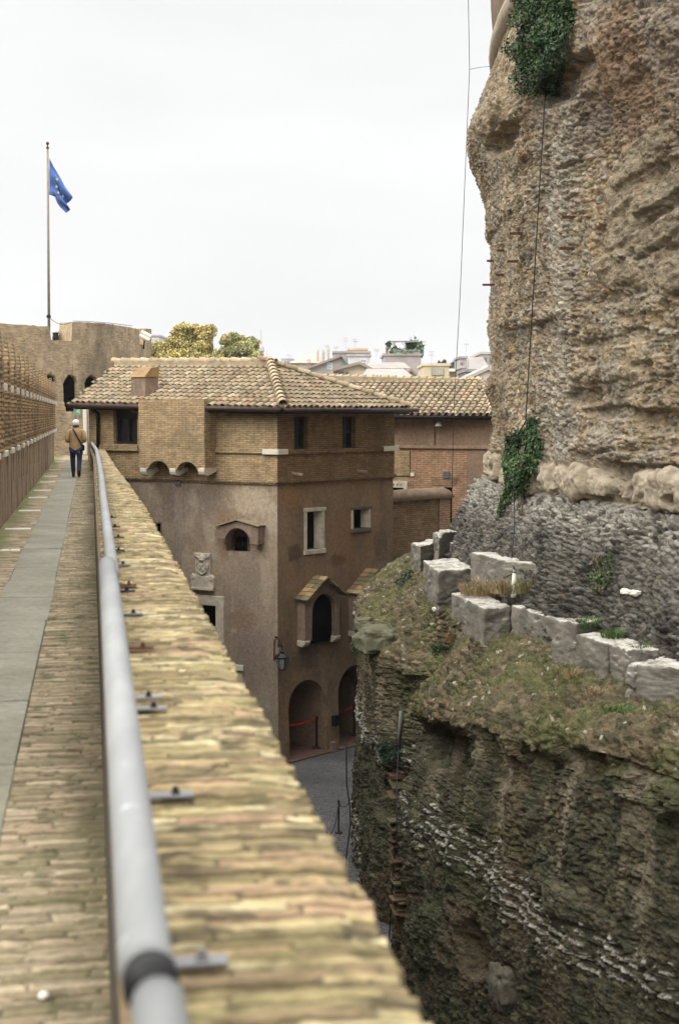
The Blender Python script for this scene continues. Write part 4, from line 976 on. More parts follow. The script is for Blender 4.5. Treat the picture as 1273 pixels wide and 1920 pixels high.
# corner quoin and back of the house (so that it is a closed building)
mb = MB(); pL = FL.pt(lenL, 0, 0); pR = FR.pt(lenR, 0, 0); bk = pL + (pR - CORN) * 1.0; bk.z = 0; CZ = Vector((CORN.x, CORN.y, 0))
for a_, b_ in ((pL, bk), (bk, pR)):
    mb.add([a_, b_, b_ + Vector((0, 0, Z_EAVE + .3)), a_ + Vector((0, 0, Z_EAVE + .3))], [(0, 1, 2, 3)])
mb.build('back_wall', M['plaster_rear'], house)
# ---- roof
def inside(p, poly):
    c = False; n_ = len(poly)
    for i in range(n_):
        (x1, y1), (x2, y2) = poly[i], poly[(i + 1) % n_]
        if (y1 > p[1]) != (y2 > p[1]) and p[0] < (x2 - x1) * (p[1] - y1) / (y2 - y1) + x1: c = not c
    return c
TPAL = [(.35, .275, .175), (.39, .305, .195), (.30, .235, .15), (.36, .27, .165), (.43, .345, .23), (.25, .195, .125), (.33, .25, .15), (.37, .305, .20), (.36, .245, .155)]
def tiles(mb, poly3, e0, e1, pu=.25, pv=.30, ln=.42, r0=.105, r1=.085, lo=1.0):
    """rows of overlapping half-round cover tiles on the plane through poly3; e0-e1 is the eave"""
    O = Vector(e0); e = (Vector(e1) - O).normalized(); nrm = None
    for i in range(len(poly3)):
        k = (Vector(poly3[(i + 1) % len(poly3)]) - O).cross(Vector(poly3[(i + 2) % len(poly3)]) - O)
        if nrm is None or k.length > nrm.length: nrm = k
    nrm.normalize(); nrm = nrm if nrm.z > 0 else -nrm
    g_ = nrm.cross(e).normalized(); g_ = g_ if g_.z > 0 else -g_
    p2 = [((Vector(p) - O).dot(e), (Vector(p) - O).dot(g_)) for p in poly3]
    umin, umax = min(p[0] for p in p2), max(p[0] for p in p2); vmax = max(p[1] for p in p2)
    nu_ = int((umax - umin) / pu) + 1; nv_ = int(vmax / pv) + 2
    for i in range(nu_):
        u = umin + (i + .5) * pu; sk = random.uniform(-.012, .012); colw = random.uniform(.88, 1.12)
        for j in range(nv_):
            v_ = j * pv
            if not inside((u, min(v_ + pv * .45, vmax - .02) if v_ + pv * .45 < vmax + .1 else v_ + pv * .45), p2): continue
            uu = u + sk + random.uniform(-.014, .014); vv = v_ - .05 + random.uniform(-.025, .025); tw_ = random.uniform(-.03, .03)
            cl = random.choice(TPAL); f = random.uniform(.72, .94) * lo * colw; cl = tuple(c * f for c in cl)
            vs = []; n_ = 6
            for (q, rr, h) in ((0, r0, .052), (ln, r1, .022)):
                for k in range(n_ + 1):
                    t = math.pi * k / n_; vs.append(O + e * (uu + rr * math.cos(t) + tw_ * q) + g_ * (vv + q) + nrm * (h + rr * .72 * math.sin(t)))
            b_ = len(vs)
            for k in range(n_ + 1):                     # thickness at the lower end
                t = math.pi * k / n_; rr = r0 - .018; vs.append(O + e * (uu + rr * math.cos(t)) + g_ * vv + nrm * (.052 + rr * .85 * math.sin(t)))
            for k in range(n_ + 1):
                t = math.pi * k / n_; rr = r0 - .02; vs.append(O + e * (uu + rr * math.cos(t)) + g_ * (vv + .2) + nrm * (.04 + rr * .85 * math.sin(t)))
            fs = [(k, k + 1, n_ + 2 + k, n_ + 1 + k) for k in range(n_)] + [(k + 1, k, b_ + k, b_ + k + 1) for k in range(n_)] + [(b_ + k + 1, b_ + k, b_ + n_ + 1 + k, b_ + n_ + 2 + k) for k in range(n_)]
            mb.add(vs, fs, col=cl)
            # channel tile between two cover tiles
            vs = []; cu = uu + pu / 2; cl2 = tuple(c * random.uniform(.6, .85) for c in cl)
            for (q, h) in ((0, .035), (ln, .01)):
                for k in range(5):
                    t = -1 + k / 2; vs.append(O + e * (cu + t * .085) + g_ * (vv - .03 + q) + nrm * (h + .045 * t * t - .02))
            mb.add(vs, [(k, k + 1, 6 + k, 5 + k) for k in range(4)], col=cl2)
    return e, g_, nrm
def ridge_tiles(mb, a, b, r=.12, ln=.42, n_=None):
    a, b = Vector(a), Vector(b); d = (b - a); L_n = d.length; d.normalize(); x = d.cross(Vector((0, 0, 1))).normalized(); y = x.cross(d).normalized()
    k = 0.0
    while k < L_n:
        cl = random.choice(TPAL); f = random.uniform(.95, 1.25); cl = tuple(c * f for c in cl); vs = []
        for (q, rr, h) in ((0, r * 1.08, .05), (ln * 1.12, r * .88, .02)):
            for i in range(8):
                t = math.pi * i / 7; vs.append(a + d * (k + q) + x * rr * math.cos(t) + y * (h + rr * math.sin(t)))
        for i in range(8):
            t = math.pi * i / 7; rr = r * .9; vs.append(a + d * k + x * rr * math.cos(t) + y * (.05 + rr * math.sin(t)))
        mb.add(vs, [(i, i + 1, 9 + i, 8 + i) for i in range(7)] + [(i + 1, i, 16 + i, 17 + i) for i in range(7)], col=cl); k += ln
apex = P(507, 686, 44.85); rend = P(221, 686, 48.3); ecor = P(531, 765.5, 40.85); elef = P(140, 757, 45.25); erig = P(768, 766, 45.3)
back = apex + (apex - ecor) * .8; back.z = ecor.z
backL = rend + (rend - elef) * .9; backL.z = elef.z
roof = MB(); th_ = Vector((0, 0, -.07))
roof.prism([elef, ecor, apex, rend], th_); roof.prism([ecor, erig, apex], th_)
bkR = erig + DL * 7.5; bkR.z = erig.z
roof.add([apex, erig, bkR, rend], [(0, 1, 2), (0, 2, 3)]); roof.add([rend, bkR, elef], [(0, 1, 2)])
roof = roof.build('roof', simple('roof_bed', (.10, .07, .045), .95), house)
mb = MB(); tiles(mb, [elef, ecor, apex, rend], ecor, elef); mb.build('roof_tiles', M['tile'], roof)
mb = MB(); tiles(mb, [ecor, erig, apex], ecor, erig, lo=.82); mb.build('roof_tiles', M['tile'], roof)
upz = Vector((0, 0, .07))
mb = MB(); ridge_tiles(mb, rend + upz * 1.6 + DL * .2, apex + upz * 1.6); ridge_tiles(mb, ecor + upz, apex + upz * 1.6, .14, .34); mb.build('ridge_tiles', M['tile'], roof)
mb = MB(); ridge_tiles(mb, erig + upz * .5, apex + upz * 1.2, .12); mb.build('hip_tiles', M['tile'], roof)
nf = -NR * 0 
mb = MB(); mb.bar(rend + upz * .6 - DR * .10, apex + upz * .6 - DR * .10, .10, .20); mb.bar(ecor + upz * .3, apex + upz * .5, .22, .12); mb.bar(erig + upz * .2, apex + upz * .6, .16, .16); mb.build('ridge_mortar', M['mortar'], roof)
# eave board, gutters, downpipe
mb = MB(); dz = Vector((0, 0, -.05)); gl = [elef + NL * .09 + dz + DL * .15, ecor + NL * .09 + dz]; mb.tube(gl, .075, 10); g2 = [ecor + NR * .05 + dz, erig + NR * .09 + dz + DR * .3]; mb.tube(g2, .07, 10)
mb.build('gutter', M['gutter'], house, smooth=True)
mb = MB(); i_ = Vector((0, 0, -.12))
mb.prism([elef + i_ , ecor + i_, FL.pt(-.2, ecor.z - .12, 0), FL.pt(lenL, elef.z - .12, -.1)], (0, 0, -.05)); mb.prism([ecor + i_, erig + i_, FR.pt(lenR, erig.z - .12, -.1), FR.pt(-.2, ecor.z - .12, -.1)], (0, 0, -.052))
mb.build('eave_boards', M['dark_wood'], house)
mb = MB(); a = FL.sx(185, 800, .12); mb.tube([elef + NL * .05 + dz + DL * -.6, FL.pt(a, FL.sz(185, 776), .14), FL.pt(a, FL.sz(185, 838), .14)], .055, 10); mb.build('downpipe', M['iron'], house, smooth=True)
# chimney on the left slope
_n = (ecor - elef).cross(apex - elef); _r = ray(272, 742); cpos = EYEV + _r * ((elef - EYEV).dot(_n) / _r.dot(_n)) + Vector((0, 0, .22)); cn_ = MB(); 
cn_.box(cpos + Vector((0, 0, -.20)), DL * .29, DR * .27, Vector((0, 0, .55))); chim = cn_.build('chimney', M['plaster_niche'], roof, bevel=.02)
mb = MB(); b_ = cpos + Vector((0, 0, .352)); mb.prism([b_ - DR * .32 - DL * .31, b_ + DR * .28 - DL * .31, b_ + DR * .28 - DL * .31 + Vector((0, 0, .34)), b_ - DR * .02 - DL * .31 + Vector((0, 0, .30))], DL * .62); mb.build('chimney_cap', simple('rusty_tile', (.26, .17, .08), .85, var=.4, scale=3), chim, bevel=.01)
# pale climbing stems beside the corner window
mb = MB(); 
for sp in ([(192, 838), (196, 815), (191, 795), (197, 772)], [(215, 846), (204, 830), (196, 812)], [(214, 848), (211, 860), (208, 874)], [(206, 834), (216, 842), (222, 836)]):
    mb.tube([FL.P(x, y, .16) for x, y in sp], .010, 5)
mb.build('dry_vine', simple('dry_stem', (.28, .2, .1), .9), org=FL.P(196, 838, .16)); setp(bpy.data.objects['dry_vine'], 'thin dry climbing stems beside the dark corner window', 'vine')
# plaque, wall lantern, wall box
r_ = FL.rect(437, 1245, 457, 1258); mb = MB(); FL.box(mb, *r_, 0.001, .05); setp(mb.build('plaque', M['white'], org=FL.pt(r_[0], r_[2], 0), bevel=.006), 'small blank white plaque on the plaster wall beside the marble window frame', 'plaque')
lc = FR.P(529, 1213, .62); ln_ = thing('wall_lantern', 'old iron wall lantern hanging from a scrolled bracket at the house corner', 'lantern', FR.P(518, 1205, 0))
mb = MB(); w0 = FR.P(515, 1200, 0.0); w1 = FR.P(514, 1238, 0.0)
mb.tube([w1, w0], .022, 6); mb.tube([w1, w1 + (lc - w1) * .25 + Vector((0, 0, .05)), w0 + (lc - w0) * .6, lc], .018, 6); mb.tube([w0, (w0 + lc) / 2 + Vector((0, 0, .14)), lc + Vector((0, 0, .04)), lc], .018, 6)
mb.lathe(w0 + FR.n * .06 + Vector((0, 0, .06)), [(.04, 0), (.05, .03), (.02, .06)], 8); mb.build('bracket', M['iron'], ln_)
mb = MB(); hd = FR.P(529, 1237, .62); S_ = 1.0
mb.lathe(hd + Vector((0, 0, .05)), [(.19, 0), (.20, .03), (.11, .13), (.06, .15), (.07, .19), (.02, .22)], 6); mb.lathe(hd + Vector((0, 0, -.30)), [(.09, 0), (.12, .02), (.12, .04)], 6)
for k in range(6):
    t = 2 * math.pi * k / 6; mb.bar(hd + Vector((.185 * math.cos(t), .185 * math.sin(t), .06)), hd + Vector((.115 * math.cos(t), .115 * math.sin(t), -.27)), .018, .018)
mb.tube([lc, hd + Vector((0, 0, .26))], .012, 6); mb.build('housing', M['iron'], ln_)
MB().lathe(hd, [(.10, -.265), (.17, .045)], 6).build('glass', M['glass_pale'], ln_)
MB().box(FR.P(522, 1221, .3), FR.d * .05, FR.n * .06, Vector((0, 0, .10))).build('ballast_box', M['plaster_niche'], ln_, bevel=.01)
r_ = FR.rect(617, 1341, 625, 1358); mb = MB(); FR.box(mb, *r_, .10, .24); setp(mb.build('letter_box', M['iron'], org=FR.pt(r_[0], r_[2], .1), bevel=.01), 'small dark box fixed to the pier between the two archways', 'box')
mb = MB(); pz = FR.P(625, 1388, .32); pz.z = .15; mb.box(pz, FR.d * .10, FR.n * .06, Vector((0, 0, .17))); setp(mb.build('kerb_stone', M['plaster_niche'], org=pz, bevel=.02), 'small pale stone post at the foot of the pier between archways', 'stone')
# queue barriers with red belts in the two archways
redm = simple('red_belt', (.55, .02, .015), .5, var=.05)
def barrier(pa_, pb_, label):
    o_ = Vector((pb_.x, pb_.y, .05)); t_ = thing('belt_barrier', label, 'barrier', o_, 'belt barriers in the archways')
    for p in (pa_, pb_):
        mb = MB(); b_ = Vector((p.x, p.y, .05)); mb.lathe(b_, [(.17, 0), (.17, .02), (.06, .04), (.034, .05), (.034, .86), (.045, .87), (.045, .97), (.02, .98)], 14); mb.build('post', M['iron'], t_)
    z_ = Vector((0, 0, .93)); f0, f1 = Vector((pa_.x, pa_.y, .05)) + z_, Vector((pb_.x, pb_.y, .05)) + z_
    n_ = 8; mb = MB()
    for k in range(n_):
        a_, b_ = f0 + (f1 - f0) * k / n_, f0 + (f1 - f0) * (k + 1) / n_; s_ = lambda f: Vector((0, 0, -.10 * 4 * f * (1 - f)))
        mb.bar(a_ + s_(k / n_), b_ + s_((k + 1) / n_), .006, .055)
    mb.build('belt', redm, t_)
barrier(FR.pt(A1[0][0] - .1, 0, -.55), FR.P(594, 1413, -.3), 'red belt barrier with black posts across the nearer archway')
barrier(FR.pt(A2[0][0] + .02, 0, -.7), FR.pt(A2[1][0] - .2, 0, -.6), 'red belt barrier across the farther archway, half hidden by the rock')
# chain posts standing on the cobbles
cp = [PZ(635, 1562, -EYE), PZ(612, 1625, -EYE), PZ(668, 1520, -EYE)]; pos_ = ['standing clear on the cobbles', 'half hidden behind the brick coping', 'next to the rock foot']
for k in range(2):
    b_ = cp[k]; t_ = thing('chain_post', 'thin black iron chain post ' + pos_[k], 'post', b_, 'black chain posts on the cobbles')
    MB().lathe(b_, [(.10, 0), (.10, .02), (.03, .04), (.022, .06), (.022, .76), (.032, .77), (.036, .80), (.02, .83)], 10).build('post', M['iron'], t_, smooth=False)
for k, (a_, b_) in enumerate(((0, 1), (2, 0))):
    p, q_ = cp[a_] + Vector((0, 0, .74)), cp[b_] + Vector((0, 0, .74)); n_ = 14
    pts = [p + (q_ - p) * i / n_ + Vector((0, 0, -.30 * 4 * (i / n_) * (1 - i / n_))) for i in range(n_ + 1)]
    ch_ = MB().tube(pts, .013, 6).build('chain', M['iron'], org=p, smooth=True); setp(ch_, ['black chain sagging between the two iron posts', 'black chain running from the clear iron post towards the rock'][k], 'chain')

# ------------------------------------------------------------------ rear wing on the right with its own tiled roof
r0, r1 = P(700, 840, 51.5), P(918, 842, 49.8)
FB = Face((r0.x, r0.y), (r1 - r0), (0, 0)); nb = Vector((FB.d.y, -FB.d.x, 0)); FB.n = nb if nb.y < 0 else -nb
rear = thing('rear_house', 'long low house behind with pink plaster, red brick infill and tiled roof', 'house', (FB.pt(2, 0).x, FB.pt(2, 0).y, 0))
lenB = FB.sx(917, 800); zE = FB.sz(800, 779); zS = FB.sz(800, 841)
doorR = FB.rect(817, 913, 847, 985); lowR = FB.rect(725, 914, 757, 940)
mb = MB(); FB.wall(mb, [(-3, zS), (lenB, zS), (lenB, zE + .3), (-3, zE + .3)], []); mb.build('plaster_wall', M['plaster_rear'], rear)
sb0, sb1 = FB.sx(768, 900), FB.sx(875, 900)
mb = MB(); FB.wall(mb, [(sb0, 5.6), (sb1, 5.6), (sb1, zS - .001), (sb0, zS - .001)], [rloop(*doorR)], off=.0, reveal=.3); mb.build('brick_infill', M['brick_red'], rear)
mb = MB(); FB.wall(mb, [(sb1, 0), (lenB, 0), (lenB, zS - .001), (sb1, zS - .001)], [], off=.012); FB.wall(mb, [(-3, 0), (sb1, 0), (sb1, 5.598), (-3, 5.598)], [], off=.0); mb.build('plaster_wall', M['plaster_rear'], rear)
mb = MB(); FB.wall(mb, [(-3, 5.599), (sb0, 5.599), (sb0, zS - .001), (-3, zS - .001)], [rloop(*lowR)], off=.006, reveal=.3); mb.build('brick_wall', M['brick_left'], rear)
panel(FB, 'door', rloop(*doorR), -.25, M['void'], rear); panel(FB, 'window_pane', rloop(*lowR), -.25, M['void'], rear)
mb = MB(); FB.box(mb, -3, lenB, zS, zS + .12, -.05, .10); mb.build('string_course', M['plaster_walk'], rear, bevel=.02)
# flat arch over the door, marble lintel with three holes, right end strip of red brick
mb = MB(); a0, a1, z0, z1 = doorR
mb.prism([FB.pt(a0 - .12, z1 + .06, .012), FB.pt(a1 + .12, z1 + .06, .012), FB.pt(a1 + .24, z1 + .36, .012), FB.pt(a0 - .24, z1 + .36, .012)], FB.n * -.03); mb.build('flat_arch', M['brick_stub'], rear)
mb = MB(); a0, a1, z0, z1 = lowR; FB.box(mb, a0 - .2, a1 + .15, z1, z1 + .24, -.1, .05); mb.prism([FB.pt(a1, z0, .05), FB.pt(a1, z1, .05), FB.pt(a1 + .15, z1, .05), FB.pt(a1 + .03, z0, .05)], FB.n * -.1); lt = mb.build('lintel', M['marble'], rear, bevel=.01)
for px in (738, 745, 752): mb = MB(); mb.lathe(FB.P(px, 909, .045), [(.025, 0), (.025, .012)], 8, axis=tuple(FB.n)); mb.build('lintel_hole', M['void'], lt)
mb = MB(); FB.box(mb, lenB, lenB + .22, zS, zE + .3, -.3, -.01); FB.box(mb, lenB, lenB + .3, 0, zS, -.5, -.2); mb.build('end_brick', M['brick_red'], rear)
mb = MB(); mb.add([FB.pt(-3, 0, -.35), FB.pt(lenB, 0, -.35), FB.pt(lenB, 0, -6), FB.pt(-3, 0, -6)] + [FB.pt(-3, zE, -.35), FB.pt(lenB, zE, -.35), FB.pt(lenB, zE, -6), FB.pt(-3, zE, -6)], [(1, 2, 6, 5), (2, 3, 7, 6), (3, 0, 4, 7)]); mb.build('back_wall', M['plaster_rear'], rear)
q0, q1, q2, q3 = P(690, 777, 50.8), P(924, 779, 49.2), P(904, 720, 52.6), P(600, 712, 54.6)
mb = MB(); mb.prism([q0, q1, q2, q3], (0, 0, -.07)); bq = q3 + (q3 - q0); bq.z = q0.z; bq2 = q2 + (q2 - q1) * 1.0; bq2.z = q1.z
mb.add([q3, q2, bq2, bq], [(0, 1, 2, 3)]); mb.add([q1, bq2, q2], [(0, 1, 2)]); rroof = mb.build('roof', simple('roof_bed_rear', (.10, .07, .045), .95), rear)
mb = MB(); tiles(mb, [q0, q1, q2, q3], q0, q1, pu=.25); mb.build('roof_tiles', M['tile'], rroof)
mb = MB(); ridge_tiles(mb, q2 + upz, q3 + upz, .12, .30); ridge_tiles(mb, q1 + upz * .6, q2 + upz * .6, .10, .34); mb.build('ridge_tiles', M['tile'], rroof)
mb = MB(); mb.bar(q2 + upz * .3 - Vector((0, .1, 0)), q3 + upz * .3 - Vector((0, .1, 0)), .10, .26); mb.build('ridge_mortar', M['mortar'], rroof)
mb = MB(); mb.tube([q0 + Vector((0, -.03, -.07)), q1 + Vector((0, -.03, -.07))], .05, 8); mb.build('gutter', M['iron'], rear, smooth=True)
mb = MB(); mb.prism([q0 + i_, q1 + i_, FB.pt(lenB, q1.z - .12, -.2), FB.pt(-3, q0.z - .12, -.2)], (0, 0, -.04)); mb.build('eave_boards', M['dark_wood'], rear)
mb = MB(); mb.tube([FB.P(814.5, 780, .03), FB.P(814.5, 838, .03)], .016, 6); mb.tube([FB.P(768, 846, .03), FB.P(768, 892, .03), FB.P(730, 893, .03)], .014, 6); mb.build('cable', M['iron'], rear)
c_ = FB.P(826, 792, .0); t_ = thing('wall_lamp', 'small white lamp with bell shade under the rear eave', 'lamp', c_)
MB().tube([c_, c_ + FB.n * .2 + Vector((0, 0, .03)), c_ + FB.n * .3 + Vector((.0, 0, 0))], .02, 8).build('arm', M['white'], t_)
MB().lathe(c_ + FB.n * .3 + Vector((.02, 0, -.13)), [(.14, 0), (.11, .05), (.06, .12), (.03, .16)], 14).build('shade', M['white'], t_, smooth=True)
r_ = FB.rect(831, 884, 843, 897); mb = MB(); FB.box(mb, *r_, .002, .05); setp(mb.build('wall_box', simple('blue_grey', (.10, .11, .14), .5), org=FB.pt(r_[0], r_[2], 0), bevel=.012), 'small square blue grey box on the red brick above the dark doorway', 'box')
r_ = FB.rect(770, 886, 777, 893); mb = MB(); FB.box(mb, *r_, .002, .06); setp(mb.build('wall_box', M['white'], org=FB.pt(r_[0], r_[2], 0), bevel=.01), 'tiny white junction box on the red brick near the tall house', 'box')
pe = MB(); pe.tube([P(918, 836, 49), P(919.5, 848, 49), P(919.5, 856, 49)], .06, 8); setp(pe.build('pipe_end', M['white'], org=P(919, 836, 49), smooth=True), 'short white pipe end at the right corner of the rear house', 'pipe')
# boundary wall with rounded cap that joins the tall house
b0, b1 = FR.pt(lenR, 0, -.25), P(842, 930, 47.6); b1.z = 0
FS = Face(b0, b1 - b0, (0, 0)); nb = Vector((FS.d.y, -FS.d.x, 0)); FS.n = nb if nb.y < 0 else -nb
lenS = (b1 - b0).length; zt0 = FS.sz(737, 937); zt1 = FS.sz(838, 930); st_ = thing('boundary_wall', 'brick boundary wall with rounded mortar cap ending in a brick pier', 'wall', b0)
zpl = FS.sz(760, 1040)
mb = MB(); sA = FS.sx(822, 1000)
FS.wall(mb, [(0, zpl), (sA, zpl), (sA, zt1 - .02), (0, zt0)], [], off=0); mb.build('brick_panel', M['brick_stub'], st_)
mb = MB(); FS.wall(mb, [(0, 0), (sA, 0), (sA, zpl), (0, zpl)], [], offz=lambda z: max(0, zpl - z) * .10); mb.build('plaster_base', M['plaster_right'], st_)
mb = MB(); FS.box(mb, sA, lenS, 0, zt1 - .03, -.45, .05); mb.build('brick_pier', M['brick_red'], st_)
mb = MB(); FS.box(mb, 0, sA, 0, zt1 - .06, -.42, -.02); mb.build('wall_core', M['brick_stub'], st_)
mb = MB(); vs = []; n_ = 10; prof = [(.13, -.10), (.16, 0), (.13, .10), (.02, .20), (-.16, .26), (-.34, .2), (-.46, .08), (-.5, -.1)]
ks = np.linspace(-.1, lenS + .12, 30)
for k, a in enumerate(ks):
    f = a / lenS; z_ = zt0 + (zt1 - zt0) * f; sh = math.sqrt(max(0, 1 - max(0, (a - lenS + .25) / .38) ** 2)) if a > lenS - .25 else 1
    for o_, dz in prof: vs.append(FS.pt(a, z_ + .04 + (dz + .1) * (.25 + .75 * sh) - .1 + .015 * mnoise.noise((a * 3, o_ * 5, 0)), o_))
m_ = len(prof); fs = [(k * m_ + i, (k + 1) * m_ + i, (k + 1) * m_ + i + 1, k * m_ + i + 1) for k in range(len(ks) - 1) for i in range(m_ - 1)] + [tuple(range((len(ks) - 1) * m_, len(ks) * m_))]
mb.add(vs, fs); mb.build('rounded_cap', simple('cap_mortar', (.19, .135, .085), .95, var=.4, scale=4, bump=.5), st_, smooth=True)
# ------------------------------------------------------------------ the ancient round drum: rubble wall, tuff course, rubble slope, mossy ledge and lower cliff
AX = Vector((32.25, 31.8, 0)); DD = 45.3; AAL = R(45.4)
UC = np.array((-.712, -.702)); VC = np.array((-.702, .712)); UC = UC / np.linalg.norm(UC); VC = VC / np.linalg.norm(VC)
OUTL = [(940, -60), (922, 110), (920, 156), (909, 185), (892, 240), (876, 279), (879, 308), (896, 341), (913, 389), (915, 451), (923, 461), (922, 519), (923, 552), (920, 584), (922, 600), (918, 622), (921, 660), (925, 690), (913, 725), (925, 755), (930, 800), (925, 858), (918, 880), (915, 895)]
oz_ = np.array([(HOR - y) / F * 34.9 for x, y in OUTL]); orr = np.array([DD * math.sin(AAL - math.atan((x - CX) / F)) for x, y in OUTL])
o_i = np.argsort(oz_); oz_, orr = oz_[o_i], orr[o_i]
PSI = np.concatenate([np.linspace(2, 16, 60)[:-1], np.linspace(16, 30, 330)[:-1], np.linspace(30, 53.5, 620), np.linspace(53.5, 75, 60)[1:]])
pd = PSI
ip = lambda tab: np.interp(pd, [t[0] for t in tab], [t[1] for t in tab])
lip_z = ip([(2, -4.2), (15, -4.25), (20, -4.35), (24, -4.62), (28, -4.8), (32, -5.15), (33.6, -5.25), (34.6, -5.1), (36, -4.95), (38, -5.0), (40, -4.85), (43, -4.55), (46, -4.35), (75, -4.3)])
lip_r = ip([(2, 31.7), (15, 31.65), (22, 31.6), (30, 31.6), (33.2, 31.62), (34.2, 31.35), (35.2, 30.85), (36.6, 30.75), (37.6, 31.1), (39, 31.65), (42, 31.85), (44.5, 31.95), (48, 31.95), (75, 31.9)])
lip_r = lip_r + .07 * fbm(pd * .9, pd * 0, pd * 0, 3, 61); lip_z = lip_z + .08 * fbm(pd * .7, pd * 0 + 4, pd * 0, 3, 62)
led_z = ip([(2, -3.95), (24, -4.0), (33, -4.05), (37, -3.85), (42, -3.6), (75, -3.5)])
cut = ip([(2, .05), (18, .05), (21, .08), (23, .32), (24.6, .12), (27, .15), (29.5, .42), (32, .36), (33.5, .3), (35, .1), (38, .12), (42, .10), (46, .18), (75, .2)])
one = np.ones_like(pd); shr = .32 * sstep(36, 42, pd)
ctrl = [  # (r, z) bottom to top, rows to the next
    (lip_r + .35 - shr, -11.2 * one, 40), (lip_r + .26 - shr, -9.6 * one, 130), (lip_r + .06 - .6 * shr, -7.1 * one, 105), (lip_r - cut * .9, lip_z - .75, 34), (lip_r - cut, lip_z - .45, 16),
    (lip_r - .03, lip_z - .20, 12), (lip_r - .14, lip_z + .06, 12), (lip_r - .40, lip_z + .24, 54), (30.35 * one, led_z - .05, 24), (29.75 * one, led_z + .15, 14), (29.62 * one, led_z + .62, 90),
    (28.98 * one, -1.72 * one, 12), (28.78 * one, -1.5 * one, 5), (28.93 * one, -1.42 * one, 22), (28.90 * one, -.98 * one, 6), (28.74 * one, -.88 * one, 370), (28.7 * one, 8.45 * one, 0)]
rr_, zz_, zone = [], [], []
for k in range(len(ctrl) - 1):
    n_ = ctrl[k][2]
    for i in range(n_):
        f = i / n_; rr_.append(ctrl[k][0] * (1 - f) + ctrl[k + 1][0] * f); zz_.append(ctrl[k][1] * (1 - f) + ctrl[k + 1][1] * f); zone.append(k)
rr_.append(ctrl[-1][0]); zz_.append(ctrl[-1][1]); zone.append(len(ctrl) - 2)
RR, Z0 = np.array(rr_), np.array(zz_); zone = np.array(zone)
ker = np.array([1, 2, 3, 2, 1]) / 9
def smr(A):
    B = np.pad(A, ((2, 2), (0, 0)), mode='edge'); return sum(ker[i] * B[i:i + A.shape[0]] for i in range(5))
RR, Z0 = smr(RR), smr(Z0)
PS = np.broadcast_to(pd[None, :], RR.shape)
ARC = np.radians(PS) * 30.0
ZN = zone[:, None] * np.ones_like(RR)
up = ZN >= 15; course = (ZN >= 12) & (ZN < 15); skirt_ = (ZN >= 9) & (ZN < 12); ledge = (ZN >= 5) & (ZN < 9); cliff = ZN < 5
# silhouette profile on the far flank, softened towards the near flank
sil = np.interp(Z0, oz_, orr) - 28.7
wgt = .25 + .75 * sstep(38, 47, PS)
RR = RR + np.where(up, sil * wgt * sstep(-.88, -.5, Z0), 0)
TL = np.zeros_like(RR); TL[1:] = np.cumsum(np.hypot(np.diff(RR, axis=0), np.diff(Z0, axis=0)), axis=0)
def pix(r, z, ps):
    c, s = np.cos(np.radians(ps)), np.sin(np.radians(ps))
    x = AX.x + r * (UC[0] * c + VC[0] * s); y = AX.y + r * (UC[1] * c + VC[1] * s)
    yc = y * math.cos(TH) - z * math.sin(TH); zc = y * math.sin(TH) + z * math.cos(TH)
    return CX + F * x / yc, CY - F * zc / yc, y
PX, PY, PD = pix(RR, Z0, PS)
def psi_z(px, py):      # nearest base-surface point for a photo pixel
    m_ = (np.abs(PX - px) < 5) & (np.abs(PY - py) < 5)
    if not m_.any(): return None
    idx = np.argwhere(m_); d = PD[m_] + .02 * np.hypot(PX[m_] - px, PY[m_] - py); i = idx[np.argmin(d)]
    return PS[i[0], i[1]], Z0[i[0], i[1]], PD[i[0], i[1]]
macro = np.zeros_like(RR); smoothm = np.zeros_like(RR)
